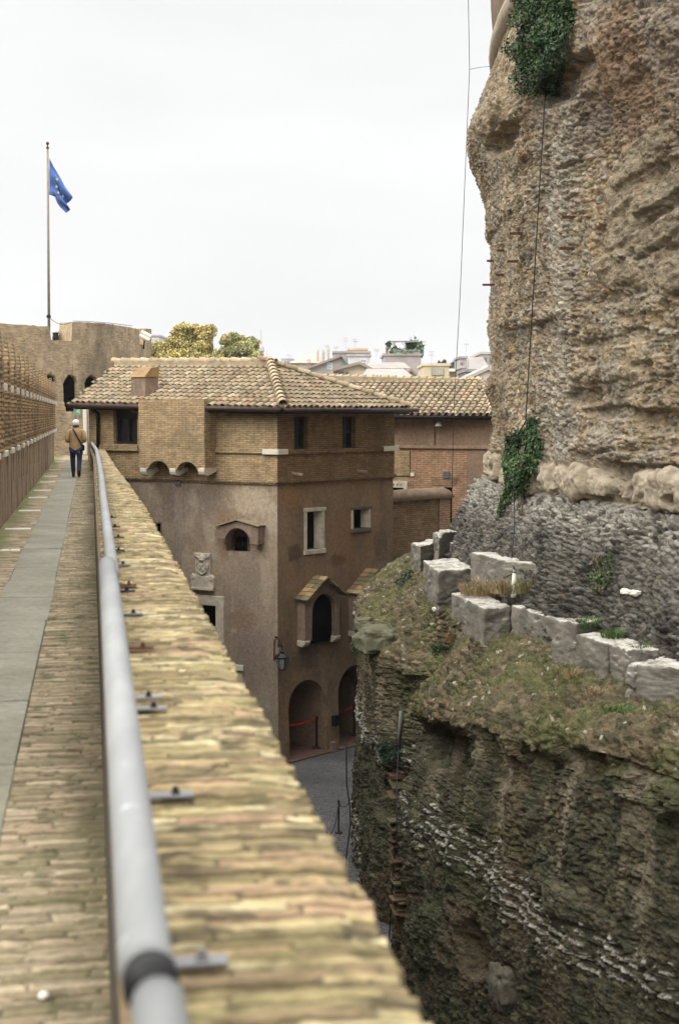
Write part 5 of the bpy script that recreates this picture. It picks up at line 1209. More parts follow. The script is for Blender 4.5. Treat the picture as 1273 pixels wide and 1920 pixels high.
#        px   py    rx  ry   amp   smooth
FEAT = [(940, 262, 44, 24, -.42, 0), (975, 330, 40, 30, -.12, 0), (910, 215, 30, 30, .10, 0), (955, 640, 14, 42, -.34, 0), (985, 598, 70, 16, .14, 0),
        (1000, 130, 60, 60, -.10, 0), (1060, 150, 60, 40, -.38, 0), (1150, 110, 110, 60, .12, 0), (1065, 306, 22, 6, -.15, 0),
        (1195, 296, 52, 34, .22, 2), (1240, 318, 36, 15, -.16, 1), (1252, 353, 58, 22, .36, 2), (1165, 352, 34, 44, .14, 2), (1255, 392, 60, 12, -.14, 1), (1178, 412, 46, 40, .16, 2), (1235, 432, 48, 26, .22, 2), (1160, 462, 36, 34, .20, 2), (1256, 470, 30, 18, -.2, 1),
        (1155, 505, 44, 34, .10, 1), (1230, 510, 50, 40, .05, 1), (1266, 520, 22, 34, .34, 2), (1130, 560, 60, 14, -.16, 0), (1215, 575, 80, 14, .10, 0),
        (1150, 640, 90, 9, -.14, 0), (1110, 610, 60, 20, .08, 0), (1190, 620, 24, 9, -.22, 0), (1200, 683, 22, 9, -.3, 0), (1120, 700, 60, 18, .22, 0), (1090, 745, 34, 18, -.34, 0), (1150, 772, 60, 14, -.34, 0), (1240, 790, 50, 26, -.36, 0),
        (1225, 745, 60, 24, .18, 0), (1120, 830, 60, 20, .10, 0), (1200, 860, 90, 12, .16, 0), (1010, 620, 20, 90, .07, 0), (1050, 420, 26, 160, .06, 0), (945, 740, 26, 40, .12, 1), (1120, 470, 12, 40, -.12, 0), (1080, 520, 30, 60, -.05, 0),
        (1040, 905, 36, 34, .06, 1), (1095, 905, 44, 30, .16, 1), (1170, 925, 10, 24, -.30, 1), (1150, 890, 40, 20, -.06, 1), (1240, 918, 24, 32, .28, 2), (1258, 940, 9, 10, -.4, 1), (945, 905, 26, 34, .14, 1), (1068, 900, 4, 30, -.10, 1),
        (885, 1480, 14, 90, .14, 0), (1000, 1490, 14, 80, .12, 0), (840, 1400, 40, 50, -.30, 0), (950, 1450, 40, 44, -.16, 0), (1075, 1425, 40, 30, -.14, 0), (700, 1300, 12, 90, .06, 0), (745, 1290, 10, 60, -.12, 0), (790, 1440, 12, 60, .10, 0),
        (880, 1780, 24, 60, -.35, 0), (800, 1760, 30, 70, .12, 0), (1060, 1690, 60, 40, .10, 0), (690, 1450, 22, 70, -.14, 0), (725, 1480, 26, 60, -.30, 0), (1200, 1480, 60, 30, .12, 0), (1258, 1500, 26, 40, .25, 0)]
for (px, py, rx, ry, am, sm_) in FEAT:
    h_ = psi_z(px, py)
    if h_ is None: continue
    p0, z0, y0 = h_; k_ = y0 / F
    dps = math.degrees(k_ / 29.5) / max(math.sin(max(AAL - math.atan((px - CX) / F) + R(p0), 0)) * 0 + abs(math.cos(R(p0) + AAL - math.atan((px - CX) / F))), .30)
    pw = 4 if sm_ == 2 else 2
    d2 = np.abs((PS - p0) / (rx * dps)) ** pw + np.abs((Z0 - z0 + (.11 * (PS - p0) if sm_ == 2 or (sm_ == 1 and 300 < py < 480) else 0)) / (ry * k_)) ** pw
    # ragged rim so the forms read as broken masonry
    nb_ = d2 < 6; d2[nb_] = np.maximum(d2[nb_] + (.45 if sm_ == 2 else .75) * fbm(ARC[nb_] * 2.3 + px, Z0[nb_] * 2.8, 0, 4, 77), 0)
    gsh = 1 - sstep(.45, 1.2, d2)
    macro += am * gsh * (.38 if sm_ == 2 else .5 if sm_ == 1 and 300 < py < 480 else (.42 if 555 < py < 800 and px > 1000 else 1))
    if sm_: smoothm = np.maximum(smoothm, gsh)
smoothm = np.where(course, 1.0, .7 * smoothm * (up | cliff))
big = .10 * fbm(ARC * .75, TL * .75, 0, 4, 11) + .055 * fbm(ARC * 2.2, TL * 2.3, 0, 4, 12)
# coursed rubble: two sizes of stone mixed
wp = np.where(skirt_ | ledge, .45, .30)
f1, f2, cid, til = worley(ARC / np.where(skirt_, .15, np.where(cliff, .13, .19)) + .15 * fbm(ARC * 3, TL * 3, 0, 2, 3), TL / np.where(ledge, .12, .088) + wp * fbm(ARC * .9, TL * .9, 0, 3, 5), 1)
g1, g2, gid, gtil = worley(ARC / .085, TL / .06, 9)
dome = np.clip((f2 - f1) / .26, 0, 1) ** .7; dome2 = np.clip((g2 - g1) / .5, 0, 1) ** .6
am_st = np.where(skirt_, .125, np.where(ledge, .085, np.where(cliff, .058, .072)))
patchy = sstep(-.25, .35, fbm(ARC * .9 + 7, TL * .9, 0, 3, 40))
bandp = np.exp(-(((PX - 1048 + (PY - 500) * .02) / 34) ** 2)) * (PY > 150) * (PY < 880)              # column of bare pale stones
smear = sstep(30, 90, np.minimum(PX - 1080, 1300 - PX)) * sstep(560, 620, PY) * (1 - .8 * sstep(800, 850, PY)) + sstep(1000, 960, PX) * .6     # where the mortar still covers the stones
str_ = np.where(up, np.clip(.45 + .7 * patchy * (1 - .6 * np.clip(smear, 0, 1)) + .6 * bandp + .5 * sstep(150, 200, PY) * sstep(330, 280, PY) * sstep(1040, 1075, PX) + .6 * sstep(790, 840, PY), 0, 1.35), .45 + .6 * patchy)
str_ = np.where(skirt_, .55 + .75 * patchy * (.6 + .8 * sstep(-.3, .3, fbm(ARC * 2.5 + 2, TL * 2.5, 0, 3, 91))), str_)
stone = am_st * (dome * (.30 + .75 * cid + 1.15 * til) - .35) * str_ + .022 * (dome2 * (1 + gtil) - .5) * (1 - smoothm)
fine = .04 * fbm(ARC * 8, TL * 10, 0, 4, 33) - .055 * sstep(.12, .45, fbm(ARC * 4.2 + 9, TL * 5.5, 0, 4, 34)) * np.where(ledge, .4, 1)
ribs = np.where(cliff, .16 * fbm(ARC * 1.7, TL * .22, 0, 3, 71) * sstep(-9, -7, Z0), 0)
disp = np.where(ledge | skirt_, .6, np.where(course, .35, 1.0)) * big + macro + stone * (1 - .85 * smoothm) + fine * (1 - .35 * smoothm) + ribs
bq_ = ARC / .93 + .25 * fbm(ARC * .6, Z0 * .8, 0, 2, 93); bi_ = np.floor(bq_); bf_ = bq_ - bi_      # the tuff course is a row of separate, unevenly worn blocks
disp = disp * np.where(course, .8, 1) + np.where(course, (_h(bi_, 0, 0, 94) - .5) * .26 - .14 * (1 - sstep(0, .05 + .05 * _h(bi_, 1, 0, 94), np.minimum(bf_, 1 - bf_))) + .09 * fbm(ARC * 4.5, TL * 4.5, 0, 4, 95) - .10 * sstep(.15, .4, fbm(ARC * 2.2, TL * 2.6, 0, 3, 96)), 0)
tt_ = np.where(up, sstep(8.4, 6.9, Z0), 1); disp = disp * (.2 + .8 * tt_) - .06 * (1 - tt_)
# push out along the profile normal
dr = np.gradient(RR, axis=0); dz = np.gradient(Z0, axis=0); ln_ = np.hypot(dr, dz) + 1e-9
nr_, nz_ = dz / ln_, -dr / ln_
nr_, nz_ = smr(smr(nr_)), smr(smr(nz_))
RF = RR + nr_ * disp; ZF = Z0 + nz_ * disp
# ---- colours of the stones themselves
def C_(t): return np.array(t)
col = np.zeros(RR.shape + (3,))
n1 = fbm(ARC * .7, TL * .7, 0, 5, 51)[..., None]; n2 = fbm(ARC * 3.1, TL * 3.1, 0, 4, 52)[..., None]
def pick(palette, idv):
    pal = np.array(palette); return pal[np.minimum((idv * len(pal)).astype(int), len(pal) - 1)]
cu = pick([(.33, .265, .175), (.27, .21, .135), (.38, .315, .22), (.31, .235, .135), (.24, .195, .14), (.31, .275, .21), (.34, .25, .14), (.26, .185, .11), (.22, .195, .155), (.36, .32, .25)], cid)
mortar_u = C_((.30, .25, .175))
cu = mortar_u + (cu - mortar_u) * dome[..., None]
cu = cu * (1 + .35 * n1) * (1 + .35 * n2)
bp_ = (np.clip(bandp, 0, 1) * .6)[..., None]; cu = cu * (1 - bp_) + (C_((.34, .315, .26)) * (.7 + .6 * cid[..., None])) * bp_
sm2 = (np.clip(smear, 0, 1) * .55 * (1 - sstep(.2, .6, patchy) * .5))[..., None]; cu = cu * (1 - sm2) + C_((.34, .28, .19)) * (1 + .3 * n2) * sm2
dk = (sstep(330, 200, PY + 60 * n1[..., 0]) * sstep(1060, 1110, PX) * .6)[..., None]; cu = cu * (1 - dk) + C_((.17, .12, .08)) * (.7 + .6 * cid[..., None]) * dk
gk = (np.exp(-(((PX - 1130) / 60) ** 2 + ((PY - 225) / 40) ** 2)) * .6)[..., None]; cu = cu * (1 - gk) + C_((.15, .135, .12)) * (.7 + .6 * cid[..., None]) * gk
rustz = sstep(.12, .4, fbm(ARC * .55 + 3, TL * .55, 0, 4, 53) + .25 * sstep(3.5, 6, Z0) * sstep(40, 30, PS))[..., None]
cu = cu * (1 - .42 * rustz) + C_((.20, .125, .07)) * .42 * rustz
greyz = sstep(.15, .4, fbm(ARC * .8 + 13, TL * .5, 0, 4, 54))[..., None]; cu = cu * (1 - .5 * greyz) + C_((.27, .25, .215)) * .5 * greyz
ct = C_((.32, .265, .18)) * (1 + .22 * n1 + .2 * n2) * np.ones_like(cu)
ctb = C_((.37, .31, .225)) * (1 + .3 * n1 + .25 * n2) * np.ones_like(cu)
cs = pick([(.105, .096, .08), (.14, .128, .105), (.078, .072, .062), (.12, .108, .088), (.18, .165, .14), (.09, .086, .076)], cid) * (1 + .4 * n2)
pale = (sstep(-2.5, -1.8, Z0 + .3 * n1[..., 0]) * (cid > .25))[..., None]; cs = cs * (1 - .8 * pale) + C_((.42, .39, .33)) * (.6 + .6 * cid[..., None]) * .8 * pale
palem = sstep(.15, .45, fbm(ARC * .5, TL * .6, 0, 3, 57))[..., None]; cs = cs * (1 - .35 * palem) + C_((.28, .255, .205)) * .35 * palem
cs = np.where(dome[..., None] < .25, cs * .75, cs)
cl_ = pick([(.125, .10, .058), (.16, .13, .075), (.10, .088, .05), (.18, .14, .085), (.14, .108, .063), (.085, .078, .045)], cid) * (1 + .4 * n2)
mossz = sstep(-.12, .3, fbm(ARC * 1.3, TL * 1.3, 0, 5, 58))[..., None]; cl_ = cl_ * (1 - .5 * mossz) + C_((.115, .125, .042)) * .5 * mossz
peb = ((gid > .975) & (dome2 > .55))[..., None]; cl_ = np.where(peb, C_((.42, .38, .30)), cl_)
cc_ = pick([(.10, .092, .066), (.13, .118, .086), (.085, .078, .058), (.15, .128, .09), (.11, .09, .066), (.08, .076, .06)], cid) * (1 + .45 * n2)
pink = sstep(.05, .3, fbm(ARC * .7 + 31, TL * .35, 0, 4, 59))[..., None]; cc_ = cc_ * (1 - .55 * pink) + C_((.19, .135, .10)) * .55 * pink
tl_ = sstep(.75, .15, (lip_z[None, :] - Z0) + .3 * n1[..., 0])[..., None] * .7; cc_ = cc_ * (1 - tl_) + cl_ * tl_
cc_ = cc_ * C_((.86, .90, .76))
drip = (sstep(.18, .42, fbm(ARC * 2.1 + 5, TL * .16, 0, 3, 60)) * sstep(-7.4, -6.2, Z0))[..., None]; cc_ = cc_ * (1 - .6 * drip) + C_((.29, .24, .17)) * .6 * drip
green = sstep(.1, .4, fbm(ARC * 1.1 + 61, TL * .8, 0, 4, 63))[..., None]; cc_ = cc_ * (1 - .5 * green) + C_((.055, .062, .028)) * .65 * green
# bands of white stones running round the drum
zb_ = -7.05 - .02 * (30 - PS) + .12 * fbm(ARC * .5, TL * 0, 0, 2, 66); wband = np.exp(-((Z0 - zb_) / .30) ** 2)
wh = cliff & (gid > 1.0 - .95 * wband * (.25 + .9 * patchy) * sstep(.0, .5, np.sin(2 * np.pi * (Z0 - zb_) / .15))) & (dome2 > .45)
zb2 = np.where(PS > 37, -6.55 - .10 * (46 - PS), -99); wh |= cliff & (np.abs(Z0 - zb2 + .1 * n1[..., 0]) < .26) & (gid > .58) & (dome2 > .4)
wh |= cliff & (PS > 42) & (Z0 < -8.9) & (gid > .80) & (dome2 > .45)
cc_ = np.where(wh[..., None], C_((.42, .40, .34)) * (1 + .3 * n2), cc_)
RF = RF + np.where(wh, .025, 0)
tq = smoothm[..., None]
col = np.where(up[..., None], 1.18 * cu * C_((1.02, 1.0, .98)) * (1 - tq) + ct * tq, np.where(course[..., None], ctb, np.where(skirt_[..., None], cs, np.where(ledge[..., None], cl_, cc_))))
col = np.clip(col, .01, .8)
cp_, sp_ = np.cos(np.radians(PS)), np.sin(np.radians(PS))
VX = np.stack([AX.x + RF * (UC[0] * cp_ + VC[0] * sp_), AX.y + RF * (UC[1] * cp_ + VC[1] * sp_), ZF + EYE], -1)
HX, HY, HD = pix(RF, ZF, PS)
HF = (HX.ravel(), HY.ravel(), HD.ravel()); VF = VX.reshape(-1, 3)
_bx, _by = (HF[0] // 2).astype(int) + 50, (HF[1] // 2).astype(int) + 50
_ok = np.nonzero((_bx >= 0) & (_bx < 800) & (_by >= 0) & (_by < 1100))[0]
_ok = _ok[np.argsort(-HF[2][_ok])]; _buf = np.full((800, 1100), -1, np.int64); _buf[_bx[_ok], _by[_ok]] = _ok      # nearest vertex last
def hit(px, py, out=0.0):
    """the visible drum surface at a photo pixel, moved 'out' metres away from the axis"""
    i, j = int(px // 2) + 50, int(py // 2) + 50
    for w_ in (0, 1, 2, 4):
        c_ = _buf[max(i - w_, 0):i + w_ + 1, max(j - w_, 0):j + w_ + 1]; c_ = c_[c_ >= 0]
        if len(c_): break
    else: return None
    p = Vector(VF[c_[np.argmin(HF[2][c_])]]); n_ = Vector((p.x - AX.x, p.y - AX.y, 0)).normalized()
    return p + n_ * out
drum = thing('ancient_drum', 'huge ruined round drum of eroded rubble masonry with ledges, filling the right side', 'ruin', tuple(VX[40, 400]))
nrow, ncol = RR.shape
def rowsplit(name, k0, k1, mat):
    r = np.nonzero((zone >= k0) & (zone < k1))[0]; a, b = r[0], min(r[-1] + 2, nrow)
    V = VX[a:b] - np.array(ORG[drum]); me = npmesh(name, V.reshape(-1, 3), gridq(b - a, ncol), col[a:b].reshape(-1, 3)); return link(name, me, mat, drum)
rowsplit('lower_cliff', 0, 5, M['rock']); rowsplit('mossy_ledge', 5, 9, M['rock']); rowsplit('rubble_slope', 9, 12, M['rock']); rowsplit('tuff_course', 12, 15, M['tuff']); rowsplit('rubble_wall', 15, 99, M['rock'])
# smooth upper drum and its pale ledge
pu_ = np.linspace(2, 75, 220)
def ring(name, prof, mat, cl):
    A, B = np.meshgrid(pu_, np.arange(len(prof))); r = np.array([p[0] for p in prof])[B]; z = np.array([p[1] for p in prof])[B]
    r = r + .015 * fbm(A * 1.5, z * 3, z * 0, 3, 5); c, s = np.cos(np.radians(A)), np.sin(np.radians(A))
    V = np.stack([AX.x + r * (UC[0] * c + VC[0] * s), AX.y + r * (UC[1] * c + VC[1] * s), z + EYE], -1) - np.array(ORG[drum])
    cc2 = np.broadcast_to(np.array(cl), V.shape) * (1 + .3 * fbm(A * .8, z * 1.5, z * 0, 4, 15))[..., None]
    return link(name, npmesh(name, V.reshape(-1, 3), gridq(len(prof), len(pu_)), cc2.reshape(-1, 3), np.stack([np.radians(A) * 29, z], -1).reshape(-1, 2)), mat, drum)
ring('pale_ledge', [(28.2, 8.26), (28.66, 8.28), (28.80, 8.36), (28.83, 8.55), (28.77, 8.74), (28.55, 8.78)], M['tuff'], (.40, .34, .245))
ring('upper_drum', [(28.55, 8.7), (28.66, 9.0), (28.76, 9.4), (28.80, 9.9), (28.78, 10.3), (28.70, 10.8), (28.66, 11.5), (28.66, 16), (27, 16.2)], M['tuff'], (.23, .165, .115))

# ------------------------------------------------------------------ travertine blocks along the ledge
def rough_block(name, foot, zb, zt, label, seed, amp=.028, rnd=.035, mat=None, group='fallen travertine blocks along the ledge', cat='stone block', lean=0.0, taper=0.0):
    fp_ = [Vector((p.x, p.y, 0)) for p in foot]; n = 30
    bm = bmesh.new(); bmesh.ops.create_cube(bm, size=2)
    bmesh.ops.subdivide_edges(bm, edges=bm.edges[:], cuts=n, use_grid_fill=True)
    cen = sum(fp_, Vector()) / 4; sx_ = (fp_[1] - fp_[0]).length; sy_ = (fp_[3] - fp_[0]).length; h = zt - zb
    for v in bm.verts:
        x, y, z = v.co
        hx, hy, hz = x * sx_ / 2, y * sy_ / 2, z * h / 2          # rounded box
        r_ = min(rnd, sx_ * .4, sy_ * .4, h * .4)
        c_ = Vector((max(-sx_ / 2 + r_, min(sx_ / 2 - r_, hx)), max(-sy_ / 2 + r_, min(sy_ / 2 - r_, hy)), max(-h / 2 + r_, min(h / 2 - r_, hz))))
        d_ = Vector((hx, hy, hz)) - c_
        q = c_ + (d_.normalized() * r_ if d_.length > 1e-6 else Vector())
        x, y, z = q.x / (sx_ / 2), q.y / (sy_ / 2), q.z / h + .5
        u_, w_ = (x + 1) / 2, (y + 1) / 2
        p = fp_[0] * (1 - u_) * (1 - w_) + fp_[1] * u_ * (1 - w_) + fp_[2] * u_ * w_ + fp_[3] * (1 - u_) * w_
        p = cen + (p - cen) * (1 - taper * z); p.z = zb + h * z + lean * x * h
        k = Vector((p.x * 1.7 + seed * 3.1, p.y * 1.7, p.z * 3.2))
        nn = mnoise.fractal(k * 1.3, 1, 2, 4) * amp * 1.5 + mnoise.fractal(k * 6, 1, 2, 4) * amp * .7 - max(0, mnoise.noise(k * 2.1 + Vector((9, 3, 1))) - .35) * amp * 4
        pit = max(0, mnoise.noise(Vector((p.x * 4 + seed, p.y * 4, p.z * 13))) - .25) * amp * 2.0
        nr2 = Vector((p.x - cen.x, p.y - cen.y, (z - .5) * h * 1.2)).normalized()
        v.co = p + nr2 * (nn - pit)
    o_ = Vector((cen.x, cen.y, zb)); me = bpy.data.meshes.new(name)
    bmesh.ops.translate(bm, verts=bm.verts, vec=-o_); bmesh.ops.recalc_face_normals(bm, faces=bm.faces); bm.to_mesh(me); bm.free()
    for p in me.polygons: p.use_smooth = True
    ob = link(name, me, mat or M['travertine'], org=o_); return setp(ob, label, cat, group)
def foot3(a, b, c, z):
    p0, p1, p2 = PZ(*a, z), PZ(*b, z), PZ(*c, z); return [p0, p1, p2, p0 + p2 - p1]
def foot2(a, b, z, dep):
    p0, p1 = PZ(*a, z), PZ(*b, z); m_ = (p0 + p1) / 2; e = (p1 - p0); n_ = Vector((-e.y, e.x, 0)).normalized(); n_ = n_ if n_.y > 0 else -n_
    return [p0, p1, p1 + n_ * dep, p0 + n_ * dep]
E = EYE
def blk(foot, zb, h, label, seed, deep=.22, **k): return rough_block('travertine_block', foot, E + zb - deep, E + zb + h, label, seed, **k)
blk(foot3((771, 1060), (788, 1068), (830, 1058), -3.62), -3.62, .54, 'leftmost white travertine block, low and bright beside the brick wall', 1, amp=.034)
blk(foot3((812, 1052), (822, 1056), (874, 1048), -3.45), -3.45, .68, 'tallest pale travertine block at the far end of the row', 2, amp=.034)
blk(foot3((842, 1062), (868, 1068), (890, 1052), -3.55), -3.55, .56, 'grey stained travertine block with narrow pale edge, third from the far end', 3, amp=.034)
blk(foot3((793, 1112), (820, 1136), (886, 1130), -3.82), -3.82, .70, 'large travertine block with shaded square end below the far cluster', 4, amp=.035)
q0, q1, q2 = P(881, 1092, 28.0), P(944, 1104, 26.3), P(1005, 1090, 25.7)
blk([q0, q1, q2, q0 + q2 - q1 + Vector((.3, .5, 0))], -3.30, .58, 'flat pale travertine slab behind the dry grass at the foot of the rubble slope', 5, deep=.12, amp=.028)
blk(foot3((845, 1165), (905, 1199), (958, 1194), -4.02), -4.02, .56, 'travertine block with broken corner just below the dry grass', 6, amp=.028)
blk(foot2((956, 1195), (1046, 1229), -4.02, .75), -4.02, .60, 'long smooth grey travertine block in the middle of the row', 7)
blk(foot2((1030, 1243), (1078, 1252), -4.0, .7), -4.0, .70, 'narrow upright travertine block leaning against its smooth neighbour', 8, amp=.028, taper=.12)
blk(foot2((1078, 1254), (1136, 1275), -4.0, .55), -4.0, .55, 'square travertine block with a crisp vertical joint, between narrow ones', 9)
blk(foot2((1140, 1277), (1188, 1292), -4.0, .55), -4.0, .56, 'rough travertine block with dark pits to the right of the crisp joint', 10, amp=.034)
blk(foot2((1166, 1306), (1193, 1312), -4.08, .55), -4.08, .50, 'small rounded travertine block wedged beside the largest one', 11, rnd=.12)
blk(foot2((1190, 1318), (1330, 1338), -4.10, .8), -4.10, .56, 'largest travertine block, nearest in the row, with white patch', 12, amp=.034)
blk(foot2((1186, 1250), (1330, 1268), -3.82, .5), -3.82, .17, 'thin travertine slab lying behind the largest block', 13, amp=.028)
# boulders
def boulder(name, c, rad, label, seed, colr, parent=None, sq=(1, 1, 1), mat=None):
    bm = bmesh.new(); bmesh.ops.create_icosphere(bm, subdivisions=5, radius=1)
    for v in bm.verts:
        d = v.co.normalized(); e = Vector((abs(d.x) ** .85 * (1 if d.x > 0 else -1), abs(d.y) ** .85 * (1 if d.y > 0 else -1), abs(d.z) ** .6 * (1 if d.z > 0 else -1)))
        k = d * 1.4 + Vector((seed * 7.7, 0, 0)); f = 1 + .28 * mnoise.fractal(k, 1, 2, 3) + .05 * mnoise.fractal(k * 7, 1, 2, 3)
        v.co = Vector((e.x * rad[0] * f, e.y * rad[1] * f, e.z * rad[2] * f))
    me = bpy.data.meshes.new(name); bm.to_mesh(me); bm.free()
    for p in me.polygons: p.use_smooth = True
    o_ = link(name, me, mat, org=c); return setp(o_, label, 'boulder')
bmat = simple('mossy_stone', (.11, .108, .065), .95, var=.45, scale=3.5, bump=.6, dist=.03)
h0 = hit(712, 1200); boulder('boulder', h0 + Vector((-.06, -.05, .02)), (.44, .46, .27), 'smooth mossy boulder jutting out of the ledge edge above the dark cliff', 3, None, mat=bmat)
h0 = hit(681, 1172); boulder('boulder', h0, (.20, .24, .17), 'small rounded mossy boulder beside the bigger jutting one', 5, None, mat=bmat)
h0 = hit(955, 1855); boulder('boulder', h0 + Vector((.05, .1, 0)), (.34, .34, .36), 'dark rounded boulder bedded low in the cliff near the bottom edge', 8, None, mat=simple('dark_stone', (.10, .09, .065), .95, var=.4, scale=5, bump=.6, dist=.03))
for (x, y, w_, lb) in ((1172, 1107, .11, 'white stone lump lying on the dark rubble slope'), (1190, 1110, .09, 'flat white stone sliver beside the white lump on the rubble slope'), (818, 1143, .10, 'broken white stone below the block with the shaded end')):
    h0 = hit(x, y); boulder('loose_stone', h0, (w_, w_ * .8, w_ * .45), lb, x * .37, None, mat=M['white'])
    bpy.data.objects[-1] if False else None

# remains of a brick pier in the cleft, one part of the drum
mb = MB(); p0 = hit(738, 1560); dn = Vector((p0.x - AX.x, p0.y - AX.y, 0)).normalized(); tg = Vector((-dn.y, dn.x, 0)); 
for k in range(38):
    y_ = 1534 + k * 4.4; q = hit(738 - 3 * math.sin(k * .21) - k * .35, y_)
    if q is None: continue
    q = hit(738, y_, -.13 + .07 * random.random()) ; zz = P(738, y_, p0.y).z; f = random.uniform(.7, 1.3)
    wd = random.uniform(.10, .2) + .04 * math.sin(k * .35 + .6); q = Vector((q.x, q.y, zz)) + tg * (random.uniform(-.03, .03) + .012 * k - .1)
    mb.box(q, tg * wd + Vector((0, 0, random.uniform(-.05, .02))), dn * (.17 + random.uniform(-.04, .05)), Vector((0, 0, random.uniform(.010, .020))), col=tuple(c * f for c in random.choice([(.11, .06, .034), (.12, .075, .036), (.09, .078, .036), (.075, .05, .032)])))
cr_ = [hit(738, y_, -.16) for y_ in (1536, 1575, 1615, 1660, 1698)]; mb.tube([q for q in cr_ if q is not None], .13, 8, col=(.085, .065, .04))
mb.build('ruined_pier', M['flat'], drum, bevel=.008)

# ------------------------------------------------------------------ iron pegs, cables
for k, (x, y, lb) in enumerate([(978, 437, 'upper of two long rusty pegs left of the drum cable'), (975, 491, 'lower of two long rusty pegs left of the drum cable'), (1078, 406, 'upper rusty peg right of the drum cable'), (1075, 466, 'lower rusty peg right of the drum cable'),
        (942, 468, 'short dark peg near the drum edge, upper'), (940, 514, 'short dark peg near the drum edge, lower'), (922, 489, 'tiny peg sticking out against the sky from the drum edge'), (924, 532, 'longer rusty peg sticking out against the sky from the drum edge')]):
    p = hit(x, y); n_ = Vector((p.x - AX.x, p.y - AX.y, 0)).normalized(); n_ = (n_ + Vector((-.5, 0, 0))).normalized(); l_ = .26 if k in (0, 1, 2, 3, 7) else .14
    o_ = MB().bar(p - n_ * .1, p + n_ * l_, .05, .045).build('iron_peg', M['rust'], org=p); setp(o_, lb, 'peg', 'rusty iron pegs in the drum wall')
p_a, p_b = hit(1022, 168, .1), hit(985, 790, .3); ya = min(hit(x, y).y for x, y in ((1022, 168), (1018, 240), (1011, 360), (1004, 480))) - .15; yb = min(hit(x, y).y for x, y in ((1000, 600), (994, 680), (985, 790))) - .15
p_a = P(1022, 168, ya); p_b = P(985, 790, yb); cpts2 = [p_a + (p_b - p_a) * f for f in np.linspace(0, 1, 12)]
for i, q in enumerate(cpts2):      # keep the taut line just clear of the bulges
    f = i / 11; px, py = 1022 + (985 - 1022) * f, 168 + (790 - 168) * f; h_ = hit(px, py, .06)
    pass
cpts2 += [hit(981, 850, .35), hit(977, 925, .16), hit(972, 985, .10), hit(966, 1050, .09), P(963.5, 1067, 25.85)]
wire('drum_cable', cpts2, .012, 'taut dark cable running down the drum from the upper bush to the white cone post', 'cable')
YP = 25.85; cb_ = P(963, 1114, YP); cn2 = thing('cable_post', 'slim white cone post with small ball holding the drum cable', 'post', cb_)
hh = P(963, 1068, YP).z - cb_.z
MB().lathe(cb_ + Vector((0, 0, -.06)), [(.06, 0), (.06, .05), (.028, hh)], 12).build('cone', M['white'], cn2, smooth=True)
MB().lathe(cb_ + Vector((0, 0, hh - .08)), [(.015, 0), (.034, .025), (.034, .05), (.015, .075)], 10).build('ball', M['galv'], cn2, smooth=True)
MB().tube([cb_ + Vector((0, 0, hh - .06)), P(944, 1084, 26.25)], .012, 5).build('stay', M['rust'], cn2)
YC = 35.5
wire('long_cable', [P(877, -40, YC), P(880, 130, YC), P(862, 560, YC), P(851, 760, YC), P(846, 960, YC - .6)], .0085, 'long thin dark cable hanging free left of the drum in front of the rear house', 'cable')
wire('cable_tie', [P(880, 130, YC), P(900, 126, YC), P(921, 124, 34.9)], .006, 'short thin tie linking the long free cable to the drum', 'cable')
wire('cliff_cable', [P(649, 1388, 31.6), P(650, 1470, 31.5), P(656, 1515, 31.4), P(657, 1545, 31.3), P(650, 1600, 31.2), P(646, 1650, 31.1)], .017, 'dark cable hanging down beside the left edge of the lower cliff', 'cable')
cz = [hit(x, y, .10) for x, y in ((764, 1340), (757, 1400), (752, 1480), (752, 1560), (747, 1640), (741, 1720), (737, 1810))]
wire('cliff_cable', [q for q in cz if q is not None], .014, 'dark cable running down the cleft over the old brick pier', 'cable')
pp_ = [hit(756, 1334, .08), hit(754, 1396, .08)]
wire('grey_pipe', [q for q in pp_ if q is not None], .036, 'short grey pipe standing at the top of the cleft', 'pipe', simple('grey_pipe_paint', (.17, .16, .13), .8))

